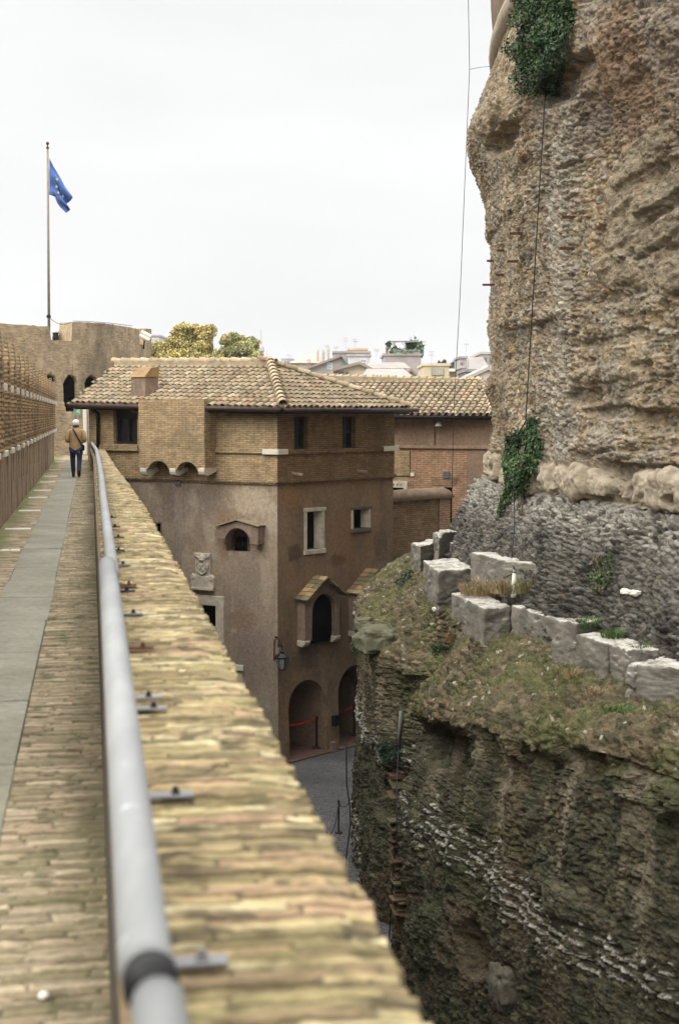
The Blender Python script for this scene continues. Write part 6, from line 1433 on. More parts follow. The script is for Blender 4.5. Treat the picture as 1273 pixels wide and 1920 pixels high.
# ------------------------------------------------------------------ plants
def inpoly(x, y, poly): return inside((x, y), poly)
def leaves(name, poly, n, size, thick, label, cols, cat='ivy', seed=1, Yfb=None, hang=.3, stem=True):
    rnd = random.Random(seed); xs = [p[0] for p in poly]; ys = [p[1] for p in poly]; vs, cl, fs = [], [], []
    cxp, cyp = sum(xs) / len(xs), sum(ys) / len(ys); pts = []
    clumps = [(rnd.uniform(min(xs), max(xs)), rnd.uniform(min(ys), max(ys)), rnd.uniform(.3, 1.2), rnd.uniform(.65, 1.4)) for _ in range(16)]
    while len(pts) < n:
        x, y = rnd.uniform(min(xs) - 4, max(xs) + 4), rnd.uniform(min(ys), max(ys) + 6)
        if not inpoly(x + rnd.gauss(0, 2.2), y + rnd.gauss(0, 2.6), poly): continue
        pts.append((x, y))
    zl = None
    for x, y in pts:
        cpk = min(clumps, key=lambda c: (c[0] - x) ** 2 + (c[1] - y) ** 2); dc = math.hypot(cpk[0] - x, cpk[1] - y) / (.22 * max(max(xs) - min(xs), 20))
        h_ = hit(x, y); 
        if h_ is None: h_ = P(x, y, Yfb or 33)
        else: h_ = P(x, y, h_.y)
        to = (EYEV - h_).normalized(); nn = Vector((h_.x - AX.x, h_.y - AX.y, 0)).normalized()
        off = rnd.uniform(0, 1) ** .6 * thick * max(.15, 1.1 - .5 * dc) * cpk[2]
        p = h_ + (nn * .6 + to * .4) * off + Vector((0, 0, -off * hang * .3))
        s_ = size * rnd.uniform(.6, 1.3); d1 = Vector((rnd.gauss(0, 1), rnd.gauss(0, 1), rnd.gauss(0, 1) - .6)).normalized(); nr2 = (nn + Vector((rnd.gauss(0, .7), rnd.gauss(0, .7), rnd.gauss(.5, .6)))).normalized()
        d2 = nr2.cross(d1).normalized(); d1 = d2.cross(nr2).normalized(); b_ = len(vs); f = rnd.uniform(.6, 1.4) * cpk[3]
        c_ = tuple(v_ * f for v_ in rnd.choice(cols))
        vs += [p - d1 * s_ * .5, p - d2 * s_ * .45 + nr2 * .12 * s_, p + d1 * s_ * .6, p + d2 * s_ * .45 + nr2 * .12 * s_]; fs.append((b_, b_ + 1, b_ + 2, b_ + 3)); cl += [c_] * 4
    o0 = min(vs, key=lambda v_: v_.z).copy()
    me = npmesh(name, np.array([tuple(v_ - o0) for v_ in vs]), np.array(fs), np.array(cl), None, False)
    if stem:
        root = thing(name, label, cat, o0); link('foliage', me, M['leaf'], root); mb = MB()
        rr2 = random.Random(seed + 4)
        for _ in range(7):
            x = cxp + rr2.uniform(-.25, .25) * (max(xs) - min(xs)); a_ = [hit(x + rr2.uniform(-5, 5), y_, .03) for y_ in np.linspace(min(ys) + 2, max(ys) - 4, 6)]
            a_ = [q for q in a_ if q is not None]
            if len(a_) > 2: mb.tube(a_, .012, 5)
        if mb.v: mb.build('stem', simple(name + '_stem', (.10, .065, .04), .9), root)
        return root
    o_ = link(name, me, M['leaf'], org=o0); return setp(o_, label, cat)
GR = [(.03, .062, .02), (.045, .085, .025), (.022, .045, .016), (.065, .11, .035), (.035, .07, .022)]
leaves('ivy', [(985, -20), (1068, -20), (1078, 30), (1070, 90), (1066, 140), (1050, 178), (1020, 176), (996, 172), (984, 135), (975, 90), (974, 55), (982, 20)], 11000, .056, .6, 'dense green bush hanging from the upper drum against the sky edge', GR, 'bush', 1)
leaves('ivy', [(978, 806), (992, 800), (1012, 806), (1020, 835), (1008, 880), (994, 918), (975, 930), (958, 936), (944, 955), (934, 968), (938, 945), (952, 905), (947, 860), (952, 820)], 7500, .056, .36, 'dark green ivy clump spilling down over the tuff course', GR, 'ivy', 2)
leaves('ivy', [(988, 788), (1000, 780), (1012, 786), (1010, 800), (990, 804)], 260, .045, .1, 'small sprig of ivy on the drum above the big ivy clump', GR, 'ivy', 3, stem=False)
leaves('creeper', [(1130, 1040), (1148, 1036), (1152, 1060), (1140, 1100), (1110, 1108), (1106, 1085), (1118, 1060)], 420, .045, .10, 'sparse green creeper on the dark rubble slope', [(.05, .10, .03), (.035, .075, .025), (.07, .10, .035)], 'creeper', 4)
leaves('creeper', [(706, 1400), (730, 1385), (752, 1392), (756, 1420), (735, 1432), (712, 1428)], 480, .05, .16, 'small dark creeper clinging in the cleft of the lower cliff', [(.02, .05, .026), (.03, .065, .03), (.022, .055, .035)], 'creeper', 5)
leaves('creeper', [(660, 1200), (672, 1195), (684, 1215), (672, 1232), (662, 1228)], 160, .04, .08, 'bright moss and leaves under the small boulder at the cliff edge', [(.05, .10, .02), (.04, .08, .02)], 'creeper', 6, stem=False)
leaves('creeper', [(808, 1215), (830, 1205), (836, 1222), (815, 1232)], 150, .045, .08, 'dark green leaves in the gully below the broken-corner block', [(.03, .07, .02), (.04, .085, .03)], 'creeper', 7, stem=False)
leaves('creeper', [(742, 1090), (760, 1072), (776, 1066), (772, 1082), (752, 1098)], 200, .06, .10, 'dark creeper where the far ledge meets the boundary wall', [(.02, .045, .02), (.035, .06, .025)], 'creeper', 8, Yfb=33.5, stem=False)
def tuft(name, px, py, r, h, n, label, cols, seed, cat='grass tuft', lean=(0, 0), Y=None, zfix=None):
    rnd = random.Random(seed); h0 = hit(px, py); c_ = h0 if h0 is not None else P(px, py, Y); vs, fs, cl = [], [], []
    if Y is not None: c_ = P(px, py, Y)
    if zfix is not None: c_ = PZ(px, py, zfix)
    for k in range(n):
        a_ = rnd.uniform(0, 6.283); q = math.sqrt(rnd.random()) * r; b0 = c_ + Vector((math.cos(a_) * q, math.sin(a_) * q, -.03)); hh_ = h * rnd.uniform(.45, 1.15)
        o_ = Vector((math.cos(a_) * rnd.uniform(.1, .9) + lean[0], math.sin(a_) * rnd.uniform(.1, .9) + lean[1], 0)) * hh_; w_ = rnd.uniform(.004, .008)
        sd_ = Vector((-math.sin(a_ + .6), math.cos(a_ + .6), 0)) * w_; m_ = b0 + o_ * .35 + Vector((0, 0, hh_ * .65)); t_ = b0 + o_ + Vector((0, 0, hh_ * rnd.uniform(.5, .95)))
        i = len(vs); vs += [b0 - sd_, b0 + sd_, m_ + sd_ * .8, m_ - sd_ * .8, t_ + sd_ * .2, t_ - sd_ * .2]; fs += [(i, i + 1, i + 2, i + 3), (i + 3, i + 2, i + 4, i + 5)]
        f = rnd.uniform(.65, 1.35); cl += [tuple(v_ * f for v_ in rnd.choice(cols))] * 6
    me = npmesh(name, np.array([tuple(v_ - c_) for v_ in vs]), np.array(fs), np.array(cl), None, False)
    return setp(link(name, me, M['grass'], org=c_), label, cat)
DRY = [(.30, .225, .115), (.36, .28, .15), (.25, .17, .085), (.32, .26, .14)]; GG = [(.06, .12, .025), (.09, .14, .04), (.05, .095, .025)]
tuft('dry_grass', 905, 1112, .42, .34, 800, 'large tuft of dry tan grass on the travertine blocks', DRY, 1, Y=26.8)
tuft('dry_grass', 948, 1108, .30, .28, 420, 'dry grass spreading around the foot of the cone post', DRY + [(.16, .17, .07)], 2, Y=25.9)
tuft('grass', 990, 1108, .25, .34, 220, 'green and tan stalks between the cone post and the rubble slope', [(.17, .16, .06), (.10, .12, .035), (.25, .2, .1)], 3, Y=25.4)
tuft('weed', 1100, 1172, .20, .20, 240, 'green weeds behind the square travertine block', GG, 4, Y=22.5)
tuft('weed', 1150, 1192, .18, .17, 240, 'bright green weeds behind the pitted travertine block', GG, 5, Y=21.7)
tuft('weed', 1203, 1218, .16, .13, 180, 'small green weeds at the end of the thin slab', GG, 6, Y=20.9)
tuft('weed', 1158, 1330, .22, .10, 220, 'fern-like green weeds on the mossy ledge below the largest block', GG, 7)
tuft('dry_grass', 1066, 1268, .10, .22, 90, 'thin dry stalks below the narrow upright block', DRY, 8)
tuft('dry_grass', 1112, 1300, .14, .18, 80, 'scattered dry stalks on the ledge under the crisp joint', DRY, 9)
tuft('dry_grass', 848, 1200, .12, .26, 90, 'rusty dry stalks hanging below the broken-corner block', [(.22, .12, .06), (.28, .18, .09)], 10)
tuft('weed', 988, 1068, .16, .10, 140, 'green weeds on the right end of the flat slab', GG, 11)
tuft('weed', 1080, 1188, .10, .12, 90, 'small weeds in the joint of the square block', GG, 12, Y=22.7)
# the mossy turf on the ledge: small blades nobody could count
rnd = random.Random(5); lr = np.argwhere(ledge & (PS > 17) & (PS < 48)); vs, fs, cl = [], [], []
for k in range(5000):
    i, j = lr[rnd.randrange(len(lr))]
    if mossz[i, j, 0] < rnd.random(): continue
    p = Vector(VX[i, j]); hh_ = rnd.uniform(.012, .04); a_ = rnd.uniform(0, 6.28); o_ = Vector((math.cos(a_), math.sin(a_), 0)); sd_ = Vector((-o_.y, o_.x, 0)) * .008; b = len(vs)
    vs += [p - sd_, p + sd_, p + o_ * hh_ * .8 + Vector((0, 0, hh_)) + sd_ * .3, p + o_ * hh_ * .8 + Vector((0, 0, hh_)) - sd_ * .3]; fs.append((b, b + 1, b + 2, b + 3)); f = rnd.uniform(.6, 1.4)
    cl += [tuple(v_ * f for v_ in rnd.choice([(.10, .13, .035), (.14, .14, .05), (.08, .10, .03), (.18, .16, .07)]))] * 4
o0 = vs[0].copy(); ob = link('moss', npmesh('moss', np.array([tuple(v_ - o0) for v_ in vs]), np.array(fs), np.array(cl), None, False), M['grass'], org=o0)
setp(ob, 'short mossy growth covering the ledge of the ruined drum', 'moss', kind='stuff')
# ------------------------------------------------------------------ trees behind the house
def tree(label, blobs, Y, n, size, cols, px_trunk, seed, cat='tree', name='plane_tree'):
    rnd = random.Random(seed); b_ = P(px_trunk, 776, Y); b_.z = 0; t_ = thing(name, label, cat, b_)
    k_ = Y / F; vs, fs, cl = [], [], []; tot = sum(r[2] * r[3] for r in blobs)
    sub = []
    for (x, y, rx, ry) in blobs:
        for _ in range(16):
            a_ = rnd.uniform(0, 6.28); q = rnd.uniform(.2, .95); sub.append((x + rx * q * math.cos(a_), y + ry * q * math.sin(a_), rnd.uniform(.26, .5) * rx, rnd.uniform(.26, .48) * ry, rnd.uniform(-.7, .7) * rx * k_, rnd.uniform(.82, 1.18), rnd.random()))
    for k in range(n):
        c = rnd.choice(sub); d = Vector((rnd.gauss(0, 1), rnd.gauss(0, 1), rnd.gauss(0, 1))).normalized() * rnd.random() ** .33
        p = P(c[0], c[1], Y) + Vector((d.x * c[2] * k_, c[4] + d.y * c[2] * k_, d.z * c[3] * k_)); s_ = size * rnd.uniform(.5, 1.3)
        d1 = Vector((rnd.gauss(0, 1), rnd.gauss(0, 1), rnd.gauss(0, 1))).normalized(); d2 = d1.cross(Vector((rnd.gauss(0, 1), rnd.gauss(0, 1), rnd.gauss(0, 1)))).normalized()
        i = len(vs); vs += [p - d1 * s_ * .5, p - d2 * s_ * .45, p + d1 * s_ * .5, p + d2 * s_ * .45]; fs.append((i, i + 1, i + 2, i + 3)); f = c[5] * rnd.uniform(.75, 1.25)
        cc_ = cols[min(int((c[6] * .7 + rnd.random() * .3) * len(cols)), len(cols) - 1)]; cl += [tuple(v_ * f for v_ in cc_)] * 4
    link('crown', npmesh('crown', np.array([tuple(v_ - b_) for v_ in vs]), np.array(fs), np.array(cl), None, False), M['leaf'], t_)
    top_ = P(px_trunk, min(b[1] for b in blobs) + 25, Y); mb = MB(); mb.tube([b_, b_ + (top_ - b_) * .35 + Vector((.2, 0, 0)), b_ + (top_ - b_) * .7, top_], [.42, .34, .2, .05], 8)
    for (x, y, rx, ry) in blobs:
        q = P(x, y, Y); f = .45 + .2 * rnd.random(); a_ = b_ + (top_ - b_) * f; mb.tube([a_, a_ + (q - a_) * .6 + Vector((0, rnd.uniform(-.6, .6), .3)), q], [.17, .10, .03], 6)
    mb.build('trunk', simple(name + '_bark', (.14, .115, .085), .9), t_, smooth=True)
    return t_
AUT = [(.48, .41, .14), (.54, .43, .135), (.43, .40, .16), (.50, .38, .14), (.39, .38, .16), (.56, .45, .15), (.44, .34, .14)]
AUG = [(.41, .42, .20), (.46, .44, .20), (.37, .39, .19), (.52, .44, .20), (.43, .42, .20), (.34, .36, .18)]
tree('broad autumn plane tree with yellow brown crown behind the tiled ridge', [(352, 640, 38, 28), (322, 648, 28, 28), (388, 645, 24, 30), (305, 668, 26, 24), (350, 675, 56, 24), (395, 678, 24, 18), (350, 622, 26, 13), (390, 622, 16, 12)], 125, 52000, .18, AUT, 350, 3)
tree('smaller greener plane tree to the right of the broad autumn one', [(438, 648, 24, 22), (465, 655, 22, 22), (425, 672, 24, 20), (455, 680, 34, 18), (438, 634, 14, 11), (462, 640, 14, 13)], 130, 32000, .18, AUG, 447, 4)
tree('thin yellow tree just right of the brick tower, in front of the pale block', [(290, 665, 12, 22), (296, 685, 16, 18)], 118, 2600, .28, AUT, 292, 6)
tree('small leafy tree top seen over the brick tower notch', [(140, 618, 7, 8), (128, 626, 8, 6), (134, 612, 5, 4)], 95, 900, .2, [(.16, .16, .05), (.26, .2, .06)], 136, 7)
# ------------------------------------------------------------------ the city beyond
CM = {}
def cmat(c, r=.9):
    c = tuple(min(.8, v * .78 + .13) for v in c); k = tuple(c)  # lifts every city colour towards white, haze put into the paint
    if k not in CM: CM[k] = simple('hazed_coat', c, r, var=.22, scale=.7, bump=.1)
    return CM[k]
W_ROOF = None
def city(label, x0, x1, yt, Y, depth, wc, roof=None, rc=(.26, .17, .12), wins=(), name='city_house', cat='building', peak=None, rise=0, over=.4, skew=0.0):
    """a real box-shaped house standing Y metres off; roof None = flat with parapet"""
    a, b = P(x0, yt, Y), P(x1, yt, Y); zt = a.z; t_ = thing(name, label, cat, Vector(((a.x + b.x) / 2, Y, 0)))
    dv = Vector((skew * depth, depth, 0)); mb = MB()
    def lvl(p, z): return Vector((p.x, p.y, z))
    A, B, C_, D_ = a, b, b + dv, a + dv
    if roof == 'gable_front':           # gable faces the viewer
        pk = P(peak[0], peak[1], Y); poly = [lvl(A, 0), lvl(B, 0), lvl(B, zt), pk, lvl(A, zt)]; mb.prism(poly, dv)
        mb.build('wall', cmat(wc), t_); mb = MB(); n_ = Vector((0, -over, 0)); up_ = Vector((0, 0, .02))
        for p, q in ((lvl(A, zt), pk), (lvl(B, zt), pk)):
            e = (p - q).normalized() * over; p2 = p + e; mb.prism([p2 + n_ + up_, q + n_ + up_, q + n_ + up_ + Vector((0, 0, .22)), p2 + n_ + up_ + Vector((0, 0, .22))], dv - n_ * 2)
        mb.build('roof', cmat(rc), t_)
    elif roof == 'slope':               # eave in front, ridge behind
        mb.prism([lvl(A, 0), lvl(B, 0), lvl(C_, 0), lvl(D_, 0)], (0, 0, zt)); mb.build('wall', cmat(wc), t_); mb = MB()
        o_ = Vector((over, 0, 0)); f_ = Vector((0, -over, -.1)); m1, m2 = (A + D_) / 2, (B + C_) / 2; m1 = lvl(m1, zt + rise); m2 = lvl(m2, zt + rise); i_ = o_ * (2 if peak else 1)
        if peak: m1 = P(peak[0], peak[1], m1.y); m2 = P(peak[2], peak[1], m2.y)
        q = [lvl(A, zt) - o_ + f_, lvl(B, zt) + o_ + f_, m2, m1, lvl(C_, zt) + o_ - f_, lvl(D_, zt) - o_ - f_]
        u = Vector((0, 0, .12)); v_ = [p + u for p in q]; mb.add(v_, [(0, 1, 2, 3), (3, 2, 4, 5), (0, 3, 5), (1, 4, 2), (0, 5, 4, 1)]); mb.build('roof', cmat(rc), t_)
    else:
        mb.prism([lvl(A, 0), lvl(B, 0), lvl(C_, 0), lvl(D_, 0)], (0, 0, zt)); mb.build('wall', cmat(wc), t_); mb = MB()
        mb.box(Vector(((A.x + B.x) / 2 + dv.x / 2, Y + depth / 2, zt + .12)), ((B.x - A.x) / 2 + .12, 0, 0), (0, depth / 2 + .12, 0), (0, 0, .119)); mb.build('parapet', cmat(rc), t_)
    for (wx0, wy0, wx1, wy1, kind) in wins:
        p, q = P(wx0, wy1, Y - .02), P(wx1, wy0, Y - .02); c_ = (p + q) / 2; hw, hh_ = (q.x - p.x) / 2, (q.z - p.z) / 2
        if kind == 'frame':
            f = MB(); f.box(c_, (hw + .14, 0, 0), (0, .05, 0), (0, 0, hh_ + .14)); fo_ = f.build('window', cmat((.72, .72, .70)), t_); g_ = MB(); g_.box(c_ + Vector((0, -.06, 0)), (hw, 0, 0), (0, .02, 0), (0, 0, hh_)); g_.build('pane', cmat((.10, .12, .13), .3), fo_)
            for sx in (0,): g_ = MB(); g_.box(c_ + Vector((sx, -.09, 0)), (.05, 0, 0), (0, .015, 0), (0, 0, hh_)); g_.box(c_ + Vector((0, -.089, 0)), (hw, 0, 0), (0, .015, 0), (0, 0, .04)); g_.build('glazing_bar', cmat((.72, .72, .70)), fo_)
        else:
            cl = {'dark': (.05, .055, .06), 'green': (.13, .20, .20), 'louvre': (.22, .21, .15)}[kind]
            f = MB(); f.box(c_, (hw + .07, 0, 0), (0, .03, 0), (0, 0, hh_ + .07)); fo_ = f.build('window', cmat((.30, .28, .25)), t_); g_ = MB(); g_.box(c_ + Vector((0, -.04, 0)), (hw, 0, 0), (0, .02, 0), (0, 0, hh_)); g_.build('pane', cmat(cl, .4), fo_)
            if kind == 'louvre':
                g_ = MB()
                for k in range(7): g_.box(c_ + Vector((0, -.08, -hh_ + (k + .5) * hh_ / 3.5)), (hw, 0, 0), (0, .02, 0), (0, 0, .05))
                for k in range(4): g_.box(c_ + Vector((-hw + (k + .5) * hw / 2, -.083, 0)), (.05, 0, 0), (0, .02, 0), (0, 0, hh_))
                g_.build('shutter', cmat((.42, .38, .25)), fo_)
    return t_
def chim(t_, x, y0, y1, w_, Y, c=(.34, .27, .22)):
    p, q = P(x, y1, Y), P(x, y0, Y); mb = MB(); hw = w_ * Y / F / 2; mb.box((p + q) / 2, (hw, 0, 0), (0, hw, 0), (0, 0, (q.z - p.z) / 2 + .1)); mb.lathe(q, [(hw * 1.35, 0), (hw * 1.3, .08), (.03, .55)], 4); mb.build('chimney', cmat(c), t_)
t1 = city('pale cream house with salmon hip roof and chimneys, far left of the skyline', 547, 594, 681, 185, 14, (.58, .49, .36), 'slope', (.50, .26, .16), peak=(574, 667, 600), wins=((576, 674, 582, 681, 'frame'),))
chim(t1, 607, 664, 672, 4, 186)
city('grey flat-topped block with salmon parapet in the middle of the skyline', 625, 693, 662, 172, 10, (.33, .29, .26), None, (.30, .26, .23), wins=())
t2 = city('salmon roof terrace box on top of the grey skyline block', 653, 688, 656, 177, 4, (.60, .38, .22), None, (.58, .40, .26), name='roof_terrace')
t3 = city('whitish house with barred square window in front of the grey block', 652, 694, 668, 160, 10, (.62, .60, .57), None, (.45, .40, .36), wins=((677, 675, 685, 684, 'frame'),))
# grey gabled house with the long sloping roof
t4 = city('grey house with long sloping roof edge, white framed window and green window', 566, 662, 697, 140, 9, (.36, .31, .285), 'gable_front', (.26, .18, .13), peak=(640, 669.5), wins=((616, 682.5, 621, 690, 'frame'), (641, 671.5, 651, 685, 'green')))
for cx_, y0_ in ((616, 660), (606, 664), (596, 664.5)): chim(t4, cx_, y0_, 676, 4.2, 148, (.42, .36, .30))
city('small cream house with low tiled gable and dark shutters', 634, 694, 694, 112, 8, (.66, .555, .35), 'gable_front', (.25, .185, .13), peak=(674, 684), wins=((635, 697, 644, 710, 'dark'), (648, 698, 652, 711, 'dark')))
city('long cream wall with tiled edge between the small gable and the terrace tower', 693, 760, 691, 118, 6, (.66, .57, .38), 'slope', (.21, .175, .14), rise=.5)
city('low dormer hut with dark tiled gable behind the rear roof ridge', 763, 777, 703, 104, 4, (.60, .50, .36), 'gable_front', (.20, .12, .085), peak=(770.5, 696.5), name='dormer', over=.25)
city('tiled roof strip showing just above the rear roof ridge', 690, 762, 706, 96, 9, (.42, .33, .25), 'slope', (.22, .18, .15), rise=.55)
t5 = city('terracotta grey tower house with roof garden and arched window', 720, 789, 667, 150, 12, (.35, .285, .26), None, (.32, .25, .21), wins=((739, 681, 750, 686, 'dark'),))
# arched head of that window
mb = MB(); c_ = P(744.5, 682, 149.93); mb.prism([c_ + Vector((.33 * math.cos(t) * 1.3, 0, .22 * math.sin(t))) for t in np.linspace(0, math.pi, 10)], (0, -.06, 0)); mb.build('window_arch', cmat((.5, .45, .4)), t5)
chim(t5, 725.5, 654, 668, 5, 152, (.22, .16, .13))
# roof garden: rails, posts, pergola, planters with greenery
pg = thing('pergola', 'rooftop pergola with thin posts and dark canopy on the terrace tower', 'pergola', P(760, 666, 151))
mb = MB(); Yp = 151
for x in (732, 737.5, 760, 783): mb.bar(P(x, 667, Yp), P(x, 642, Yp), .10, .10)
for x in (740, 784): mb.bar(P(x, 667, Yp + 4), P(x, 642, Yp + 4), .10, .10)
mb.build('posts', cmat((.45, .42, .36)), pg)
mb = MB(); q = [P(733, 642, Yp - .3), P(784, 641.5, Yp - .3), P(784, 641.5, Yp + 4.5), P(733, 642, Yp + 4.5)]; mb.prism(q, (0, 0, .16)); mb.build('canopy', cmat((.16, .13, .10)), pg)
rl = thing('roof_railing', 'fine metal railing round the roof garden of the terrace tower', 'railing', P(760, 666, 150.2)); mb = MB()
for k in range(25): x = 738 + k * 2.05; mb.bar(P(x, 667, 150.2), P(x, 656.5, 150.2), .035, .035)
for y in (656.5, 661.5): mb.bar(P(738, y, 150.2), P(788, y, 150.2), .05, .05)
mb.build('bars', cmat((.30, .30, .28)), rl)
def shrub(label, x, y, rx, ry, Y, n, cols, seed, base=None):
    rnd2 = random.Random(seed); k_ = Y / F; b_ = P(x, base or y + ry, Y); vs, fs, cl = [], [], []
    for k in range(n):
        d = Vector((rnd2.gauss(0, .5), rnd2.gauss(0, .5), rnd2.gauss(0, .5))); p = P(x, y, Y) + Vector((d.x * rx * k_, d.y * rx * k_, d.z * ry * k_)); s_ = .22 * rnd2.uniform(.6, 1.3)
        d1 = Vector((rnd2.gauss(0, 1), rnd2.gauss(0, 1), rnd2.gauss(0, 1))).normalized(); d2 = d1.cross(Vector((rnd2.gauss(0, 1), rnd2.gauss(0, 1), 1))).normalized(); i = len(vs)
        vs += [p - d1 * s_, p - d2 * s_, p + d1 * s_, p + d2 * s_]; fs.append((i, i + 1, i + 2, i + 3)); f = rnd2.uniform(.6, 1.4); cl += [tuple(v_ * f for v_ in rnd2.choice(cols))] * 4
    return setp(link('potted_shrub', npmesh('potted_shrub', np.array([tuple(v_ - b_) for v_ in vs]), np.array(fs), np.array(cl), None, False), M['leaf'], org=b_), label, 'plant')
TG = [(.10, .17, .09), (.14, .20, .11), (.08, .13, .08)]
shrub('green potted shrub at the left end of the roof railing', 742, 660, 9, 8, 151, 150, TG, 1); shrub('low green planter in the middle of the roof railing', 757, 661, 14, 6, 151, 170, TG, 2)
shrub('tall green climber under the right end of the pergola', 774, 651, 12, 13, 152, 330, TG, 3); shrub('dark bush at the right end of the roof railing', 785, 660, 6, 10, 151, 130, TG, 4); shrub('small dark pot plant on the pergola corner above the chimney', 729, 645, 4, 4, 151, 50, TG, 5)
# solar panel
sp = thing('solar_panel', 'dark tilted solar panel leaning between the whitish house and the terrace tower', 'solar panel', P(720, 690, 149)); mb = MB(); mb.prism([P(717, 690, 148.6), P(726, 690, 148.6), P(723, 674, 149.4), P(713, 674, 149.4)], (0, .08, 0)); mb.build('panel', cmat((.05, .06, .08), .3), sp)
mb = MB(); mb.bar(P(717, 691, 148.55), P(713, 673.5, 149.35), .12, .12); mb.bar(P(721, 692, 149.5), P(719, 674, 149.6), .12, .12); mb.build('stand', cmat((.6, .6, .58)), sp)
t6 = city('yellow cream house with wide slatted loggia opening', 794, 842, 686, 130, 9, (.66, .53, .30), None, (.64, .54, .33), wins=((810, 691, 831, 703, 'louvre'),))
city('narrow pale house between the yellow loggia house and the hanging cable', 842, 856, 697, 136, 8, (.60, .56, .48), 'slope', (.38, .32, .27), rise=.3)
city('grey stair tower with small windows right of the hanging cable', 862, 875, 672, 165, 8, (.38, .34, .31), None, (.3, .27, .25), wins=((864, 680, 867, 686, 'dark'), (869, 692, 872, 698, 'dark')))
city('pale block with pink chimney right of the hanging cable', 868, 886, 690, 128, 8, (.50, .47, .41), None, (.45, .4, .35), wins=((871, 700, 875, 707, 'dark'),))
city('dark slate fronted house beside the near cream wall', 874, 890, 697, 120, 8, (.13, .13, .135), None, (.2, .2, .2))
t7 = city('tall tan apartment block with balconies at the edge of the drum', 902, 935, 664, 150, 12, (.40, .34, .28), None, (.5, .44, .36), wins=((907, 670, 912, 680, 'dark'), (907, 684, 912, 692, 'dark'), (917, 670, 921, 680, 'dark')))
chim(t7, 885, 680, 690, 5, 150, (.5, .3, .22))
city('grey sloping roof house in front of the tan apartment block', 886, 912, 697, 125, 7, (.36, .33, .3), 'slope', (.20, .165, .145), rise=1.3)
t8 = city('near cream gable wall beside the rear roof and the drum', 888, 940, 707, 88, 8, (.56, .48, .35), 'gable_front', (.42, .36, .28), peak=(915, 694), over=.15)
mb = MB(); mb.tube([P(909.5, 712, 87.8), P(909.5, 742, 87.8)], .07, 8); mb.lathe(P(909.5, 697, 88.5), [(.18, 0), (.24, .15), (.18, .32), (.03, .4)], 10); mb.build('vent_pipe', cmat((.6, .57, .5)), t8)
city('long pale office block with even windows behind the trees, left', 276, 300, 631, 210, 12, (.44, .42, .39), None, (.36, .33, .3), wins=tuple((279 + 7 * i, 636 + 12 * j, 283 + 7 * i, 643 + 12 * j, 'frame') for i in range(3) for j in range(3)))
city('far whitish block with roof aerials at the left end of the skyline', 528, 549, 674, 260, 14, (.55, .55, .55), None, (.5, .5, .5), wins=((532, 678, 536, 682, 'dark'), (539, 678, 543, 682, 'dark')))
# church lanterns behind the trees
def lantern(label, x, yb, yt, Y, sc):
    t_ = thing('church_lantern', label, 'church tower', P(x, yb, Y)); b_ = P(x, yb, Y); b_.z -= 4; k = sc * Y / F; H = P(x, yt, Y).z - b_.z - 4
    mb = MB(); mb.lathe(b_, [(5.5 * k, 0), (5.5 * k, 4 + .25 * H), (6.5 * k, 4 + .27 * H), (4.5 * k, 4 + .30 * H), (4.3 * k, 4 + .48 * H), (6.3 * k, 4 + .5 * H), (6.2 * k, 4 + .52 * H), (5 * k, 4 + .6 * H), (2.2 * k, 4 + .66 * H), (1.6 * k, 4 + .7 * H), (2.4 * k, 4 + .72 * H), (1.2 * k, 4 + .76 * H), (.5 * k, 4 + .8 * H)], 12); mb.build('dome', cmat((.36, .36, .38)), t_)
    for q in range(6):
        a_ = q * math.pi / 3 + .3; mb = MB(); mb.box(b_ + Vector((4.4 * k * math.cos(a_), 4.4 * k * math.sin(a_), 4 + .39 * H)), Vector((-math.sin(a_), math.cos(a_), 0)) * 1.1 * k, Vector((math.cos(a_), math.sin(a_), 0)) * .4 * k, Vector((0, 0, .07 * H))); mb.build('opening', cmat((.10, .10, .11)), t_)
    MB().tube([b_ + Vector((0, 0, 4 + .78 * H)), b_ + Vector((0, 0, 4 + H))], .5 * k, 5).build('spire', cmat((.25, .25, .26)), t_)
lantern('taller grey church lantern with thin spire right of the trees', 490, 700, 618, 280, 1.0); lantern('lower grey church lantern with ball finials beside the taller one', 501, 700, 656, 270, .8)
# far umbrella pines and cypresses fading in the haze
FG = [(.05, .085, .05), (.065, .10, .055), (.04, .07, .04)]
tree('hazy blue green cypress pair far beyond the yellow loggia house', [(833, 684, 5, 14), (823, 689, 3, 9), (836, 690, 8, 8)], 420, 2200, .9, FG, 832, 11, name='cypress')
tree('hazy round umbrella pine left of the hanging cable', [(852, 686, 8, 9), (846, 692, 6, 6), (860, 690, 6, 8)], 400, 2000, .9, FG, 852, 12, name='umbrella_pine')
tree('dark green tree clump right of the hanging cable', [(877, 688, 7, 7), (884, 693, 6, 6), (866, 680, 4, 8)], 190, 2200, .4, FG, 877, 13, name='broadleaf_tree')
tree('hazy umbrella pine behind the tan apartment block', [(893, 676, 10, 9), (903, 670, 9, 6)], 330, 2600, .75, FG, 895, 14, name='umbrella_pine')
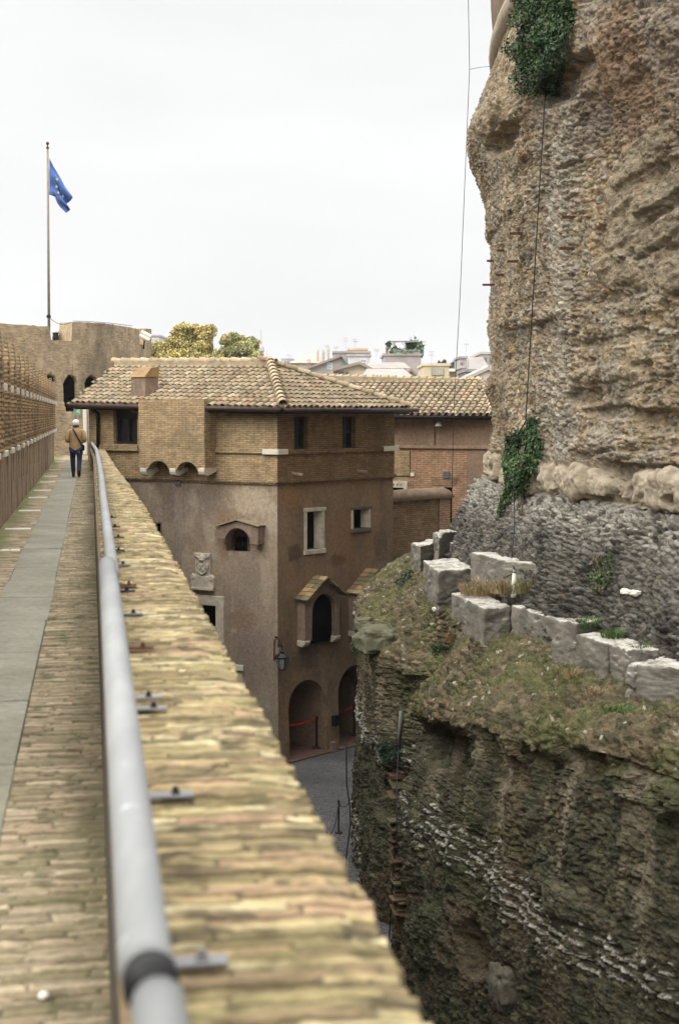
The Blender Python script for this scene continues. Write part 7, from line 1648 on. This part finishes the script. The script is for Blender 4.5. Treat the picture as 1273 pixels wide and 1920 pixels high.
# aerials on the roofs
def aerial(x, yb, yt, Y, label, arms=2):
    b_ = P(x, yb, Y); t_ = P(x, yt, Y); mb = MB(); mb.tube([b_, t_], .022, 5); k = Y / F
    for a_ in range(arms):
        z_ = b_ + (t_ - b_) * (.98 - .22 * a_); mb.bar(z_ + Vector((-4.5 * k, 0, 0)), z_ + Vector((4.5 * k, 0, 0)), .03, .03)
        for q in range(5): c_ = z_ + Vector((-4 * k + 2 * k * q, 0, 0)); mb.bar(c_ + Vector((0, -.3, 0)), c_ + Vector((0, .3, .0)), .02, .02, (0, 0, 1)); mb.bar(c_ + Vector((0, 0, -.12)), c_ + Vector((0, 0, .12)), .02, .02, (0, 1, 0))
    setp(mb.build('aerial', cmat((.35, .35, .35)), org=b_), label, 'aerial', 'thin aerials on the city roofs')
for i, (x, yb, yt, Y, lb) in enumerate([(613, 668, 648, 142, 'aerial with one wide arm above the grey sloping roof'), (630, 661, 650, 172, 'short aerial at the left edge of the grey skyline block'), (648, 656, 634, 174, 'tall aerial left of the salmon terrace'), (665, 655, 636, 178, 'tallest aerial on the salmon terrace'), (668, 655, 640, 178, 'slim aerial right beside the tallest one on the salmon terrace'),
                                         (706, 668, 655, 160, 'small aerial left of the roof garden'), (794, 668, 640, 152, 'tall aerial just right of the roof garden'), (809, 686, 659, 131, 'wide aerial on the yellow loggia house'), (874, 672, 645, 166, 'tall aerial on the grey stair tower'), (542, 674, 665, 260, 'tiny aerial on the far whitish block')]):
    aerial(x, yb, yt, Y, lb, 1 + (i % 2) + (1 if i in (2, 6) else 0))
# far bank of hills so that the ground meets the sky
mb = MB(); n_ = 80; vs = []; 
for k in range(n_):
    a_ = -1.0 + 2.0 * k / (n_ - 1); r_ = 1500; h_ = 20 + 10 * mnoise.noise((k * .2, 0, 0)); x_, y_ = r_ * math.sin(a_), r_ * math.cos(a_); vs += [(x_, y_, -1), (x_, y_, h_), (x_ * 1.3, y_ * 1.3, -1)]
fs = []
for k in range(n_ - 1): i = 3 * k; fs += [(i, i + 3, i + 4, i + 1), (i + 1, i + 4, i + 5, i + 2)]
mb.add(vs, fs); setp(mb.build('hills', cmat((.08, .10, .07)), smooth=True), 'low wooded hills far behind the city roofs', 'hills', kind='structure')
# ------------------------------------------------------------------ haze
HAZE = 0.00015
if HAZE:
    hm = bpy.data.materials.new('haze_air'); hm.use_nodes = True; t = hm.node_tree; t.nodes.clear(); o_ = t.nodes.new('ShaderNodeOutputMaterial'); v_ = t.nodes.new('ShaderNodeVolumePrincipled')
    v_.inputs['Color'].default_value = (.96, .97, 1, 1); v_.inputs['Density'].default_value = HAZE; v_.inputs['Anisotropy'].default_value = 0.0; t.links.new(v_.outputs[0], o_.inputs['Volume'])
    mb = MB(); mb.box((0, 2200, 29), (3200, 0, 0), (0, 2900, 0), (0, 0, 30)); hz = mb.build('haze', hm); setp(hz, 'pale autumn haze in the air over the city', 'haze', kind='stuff')
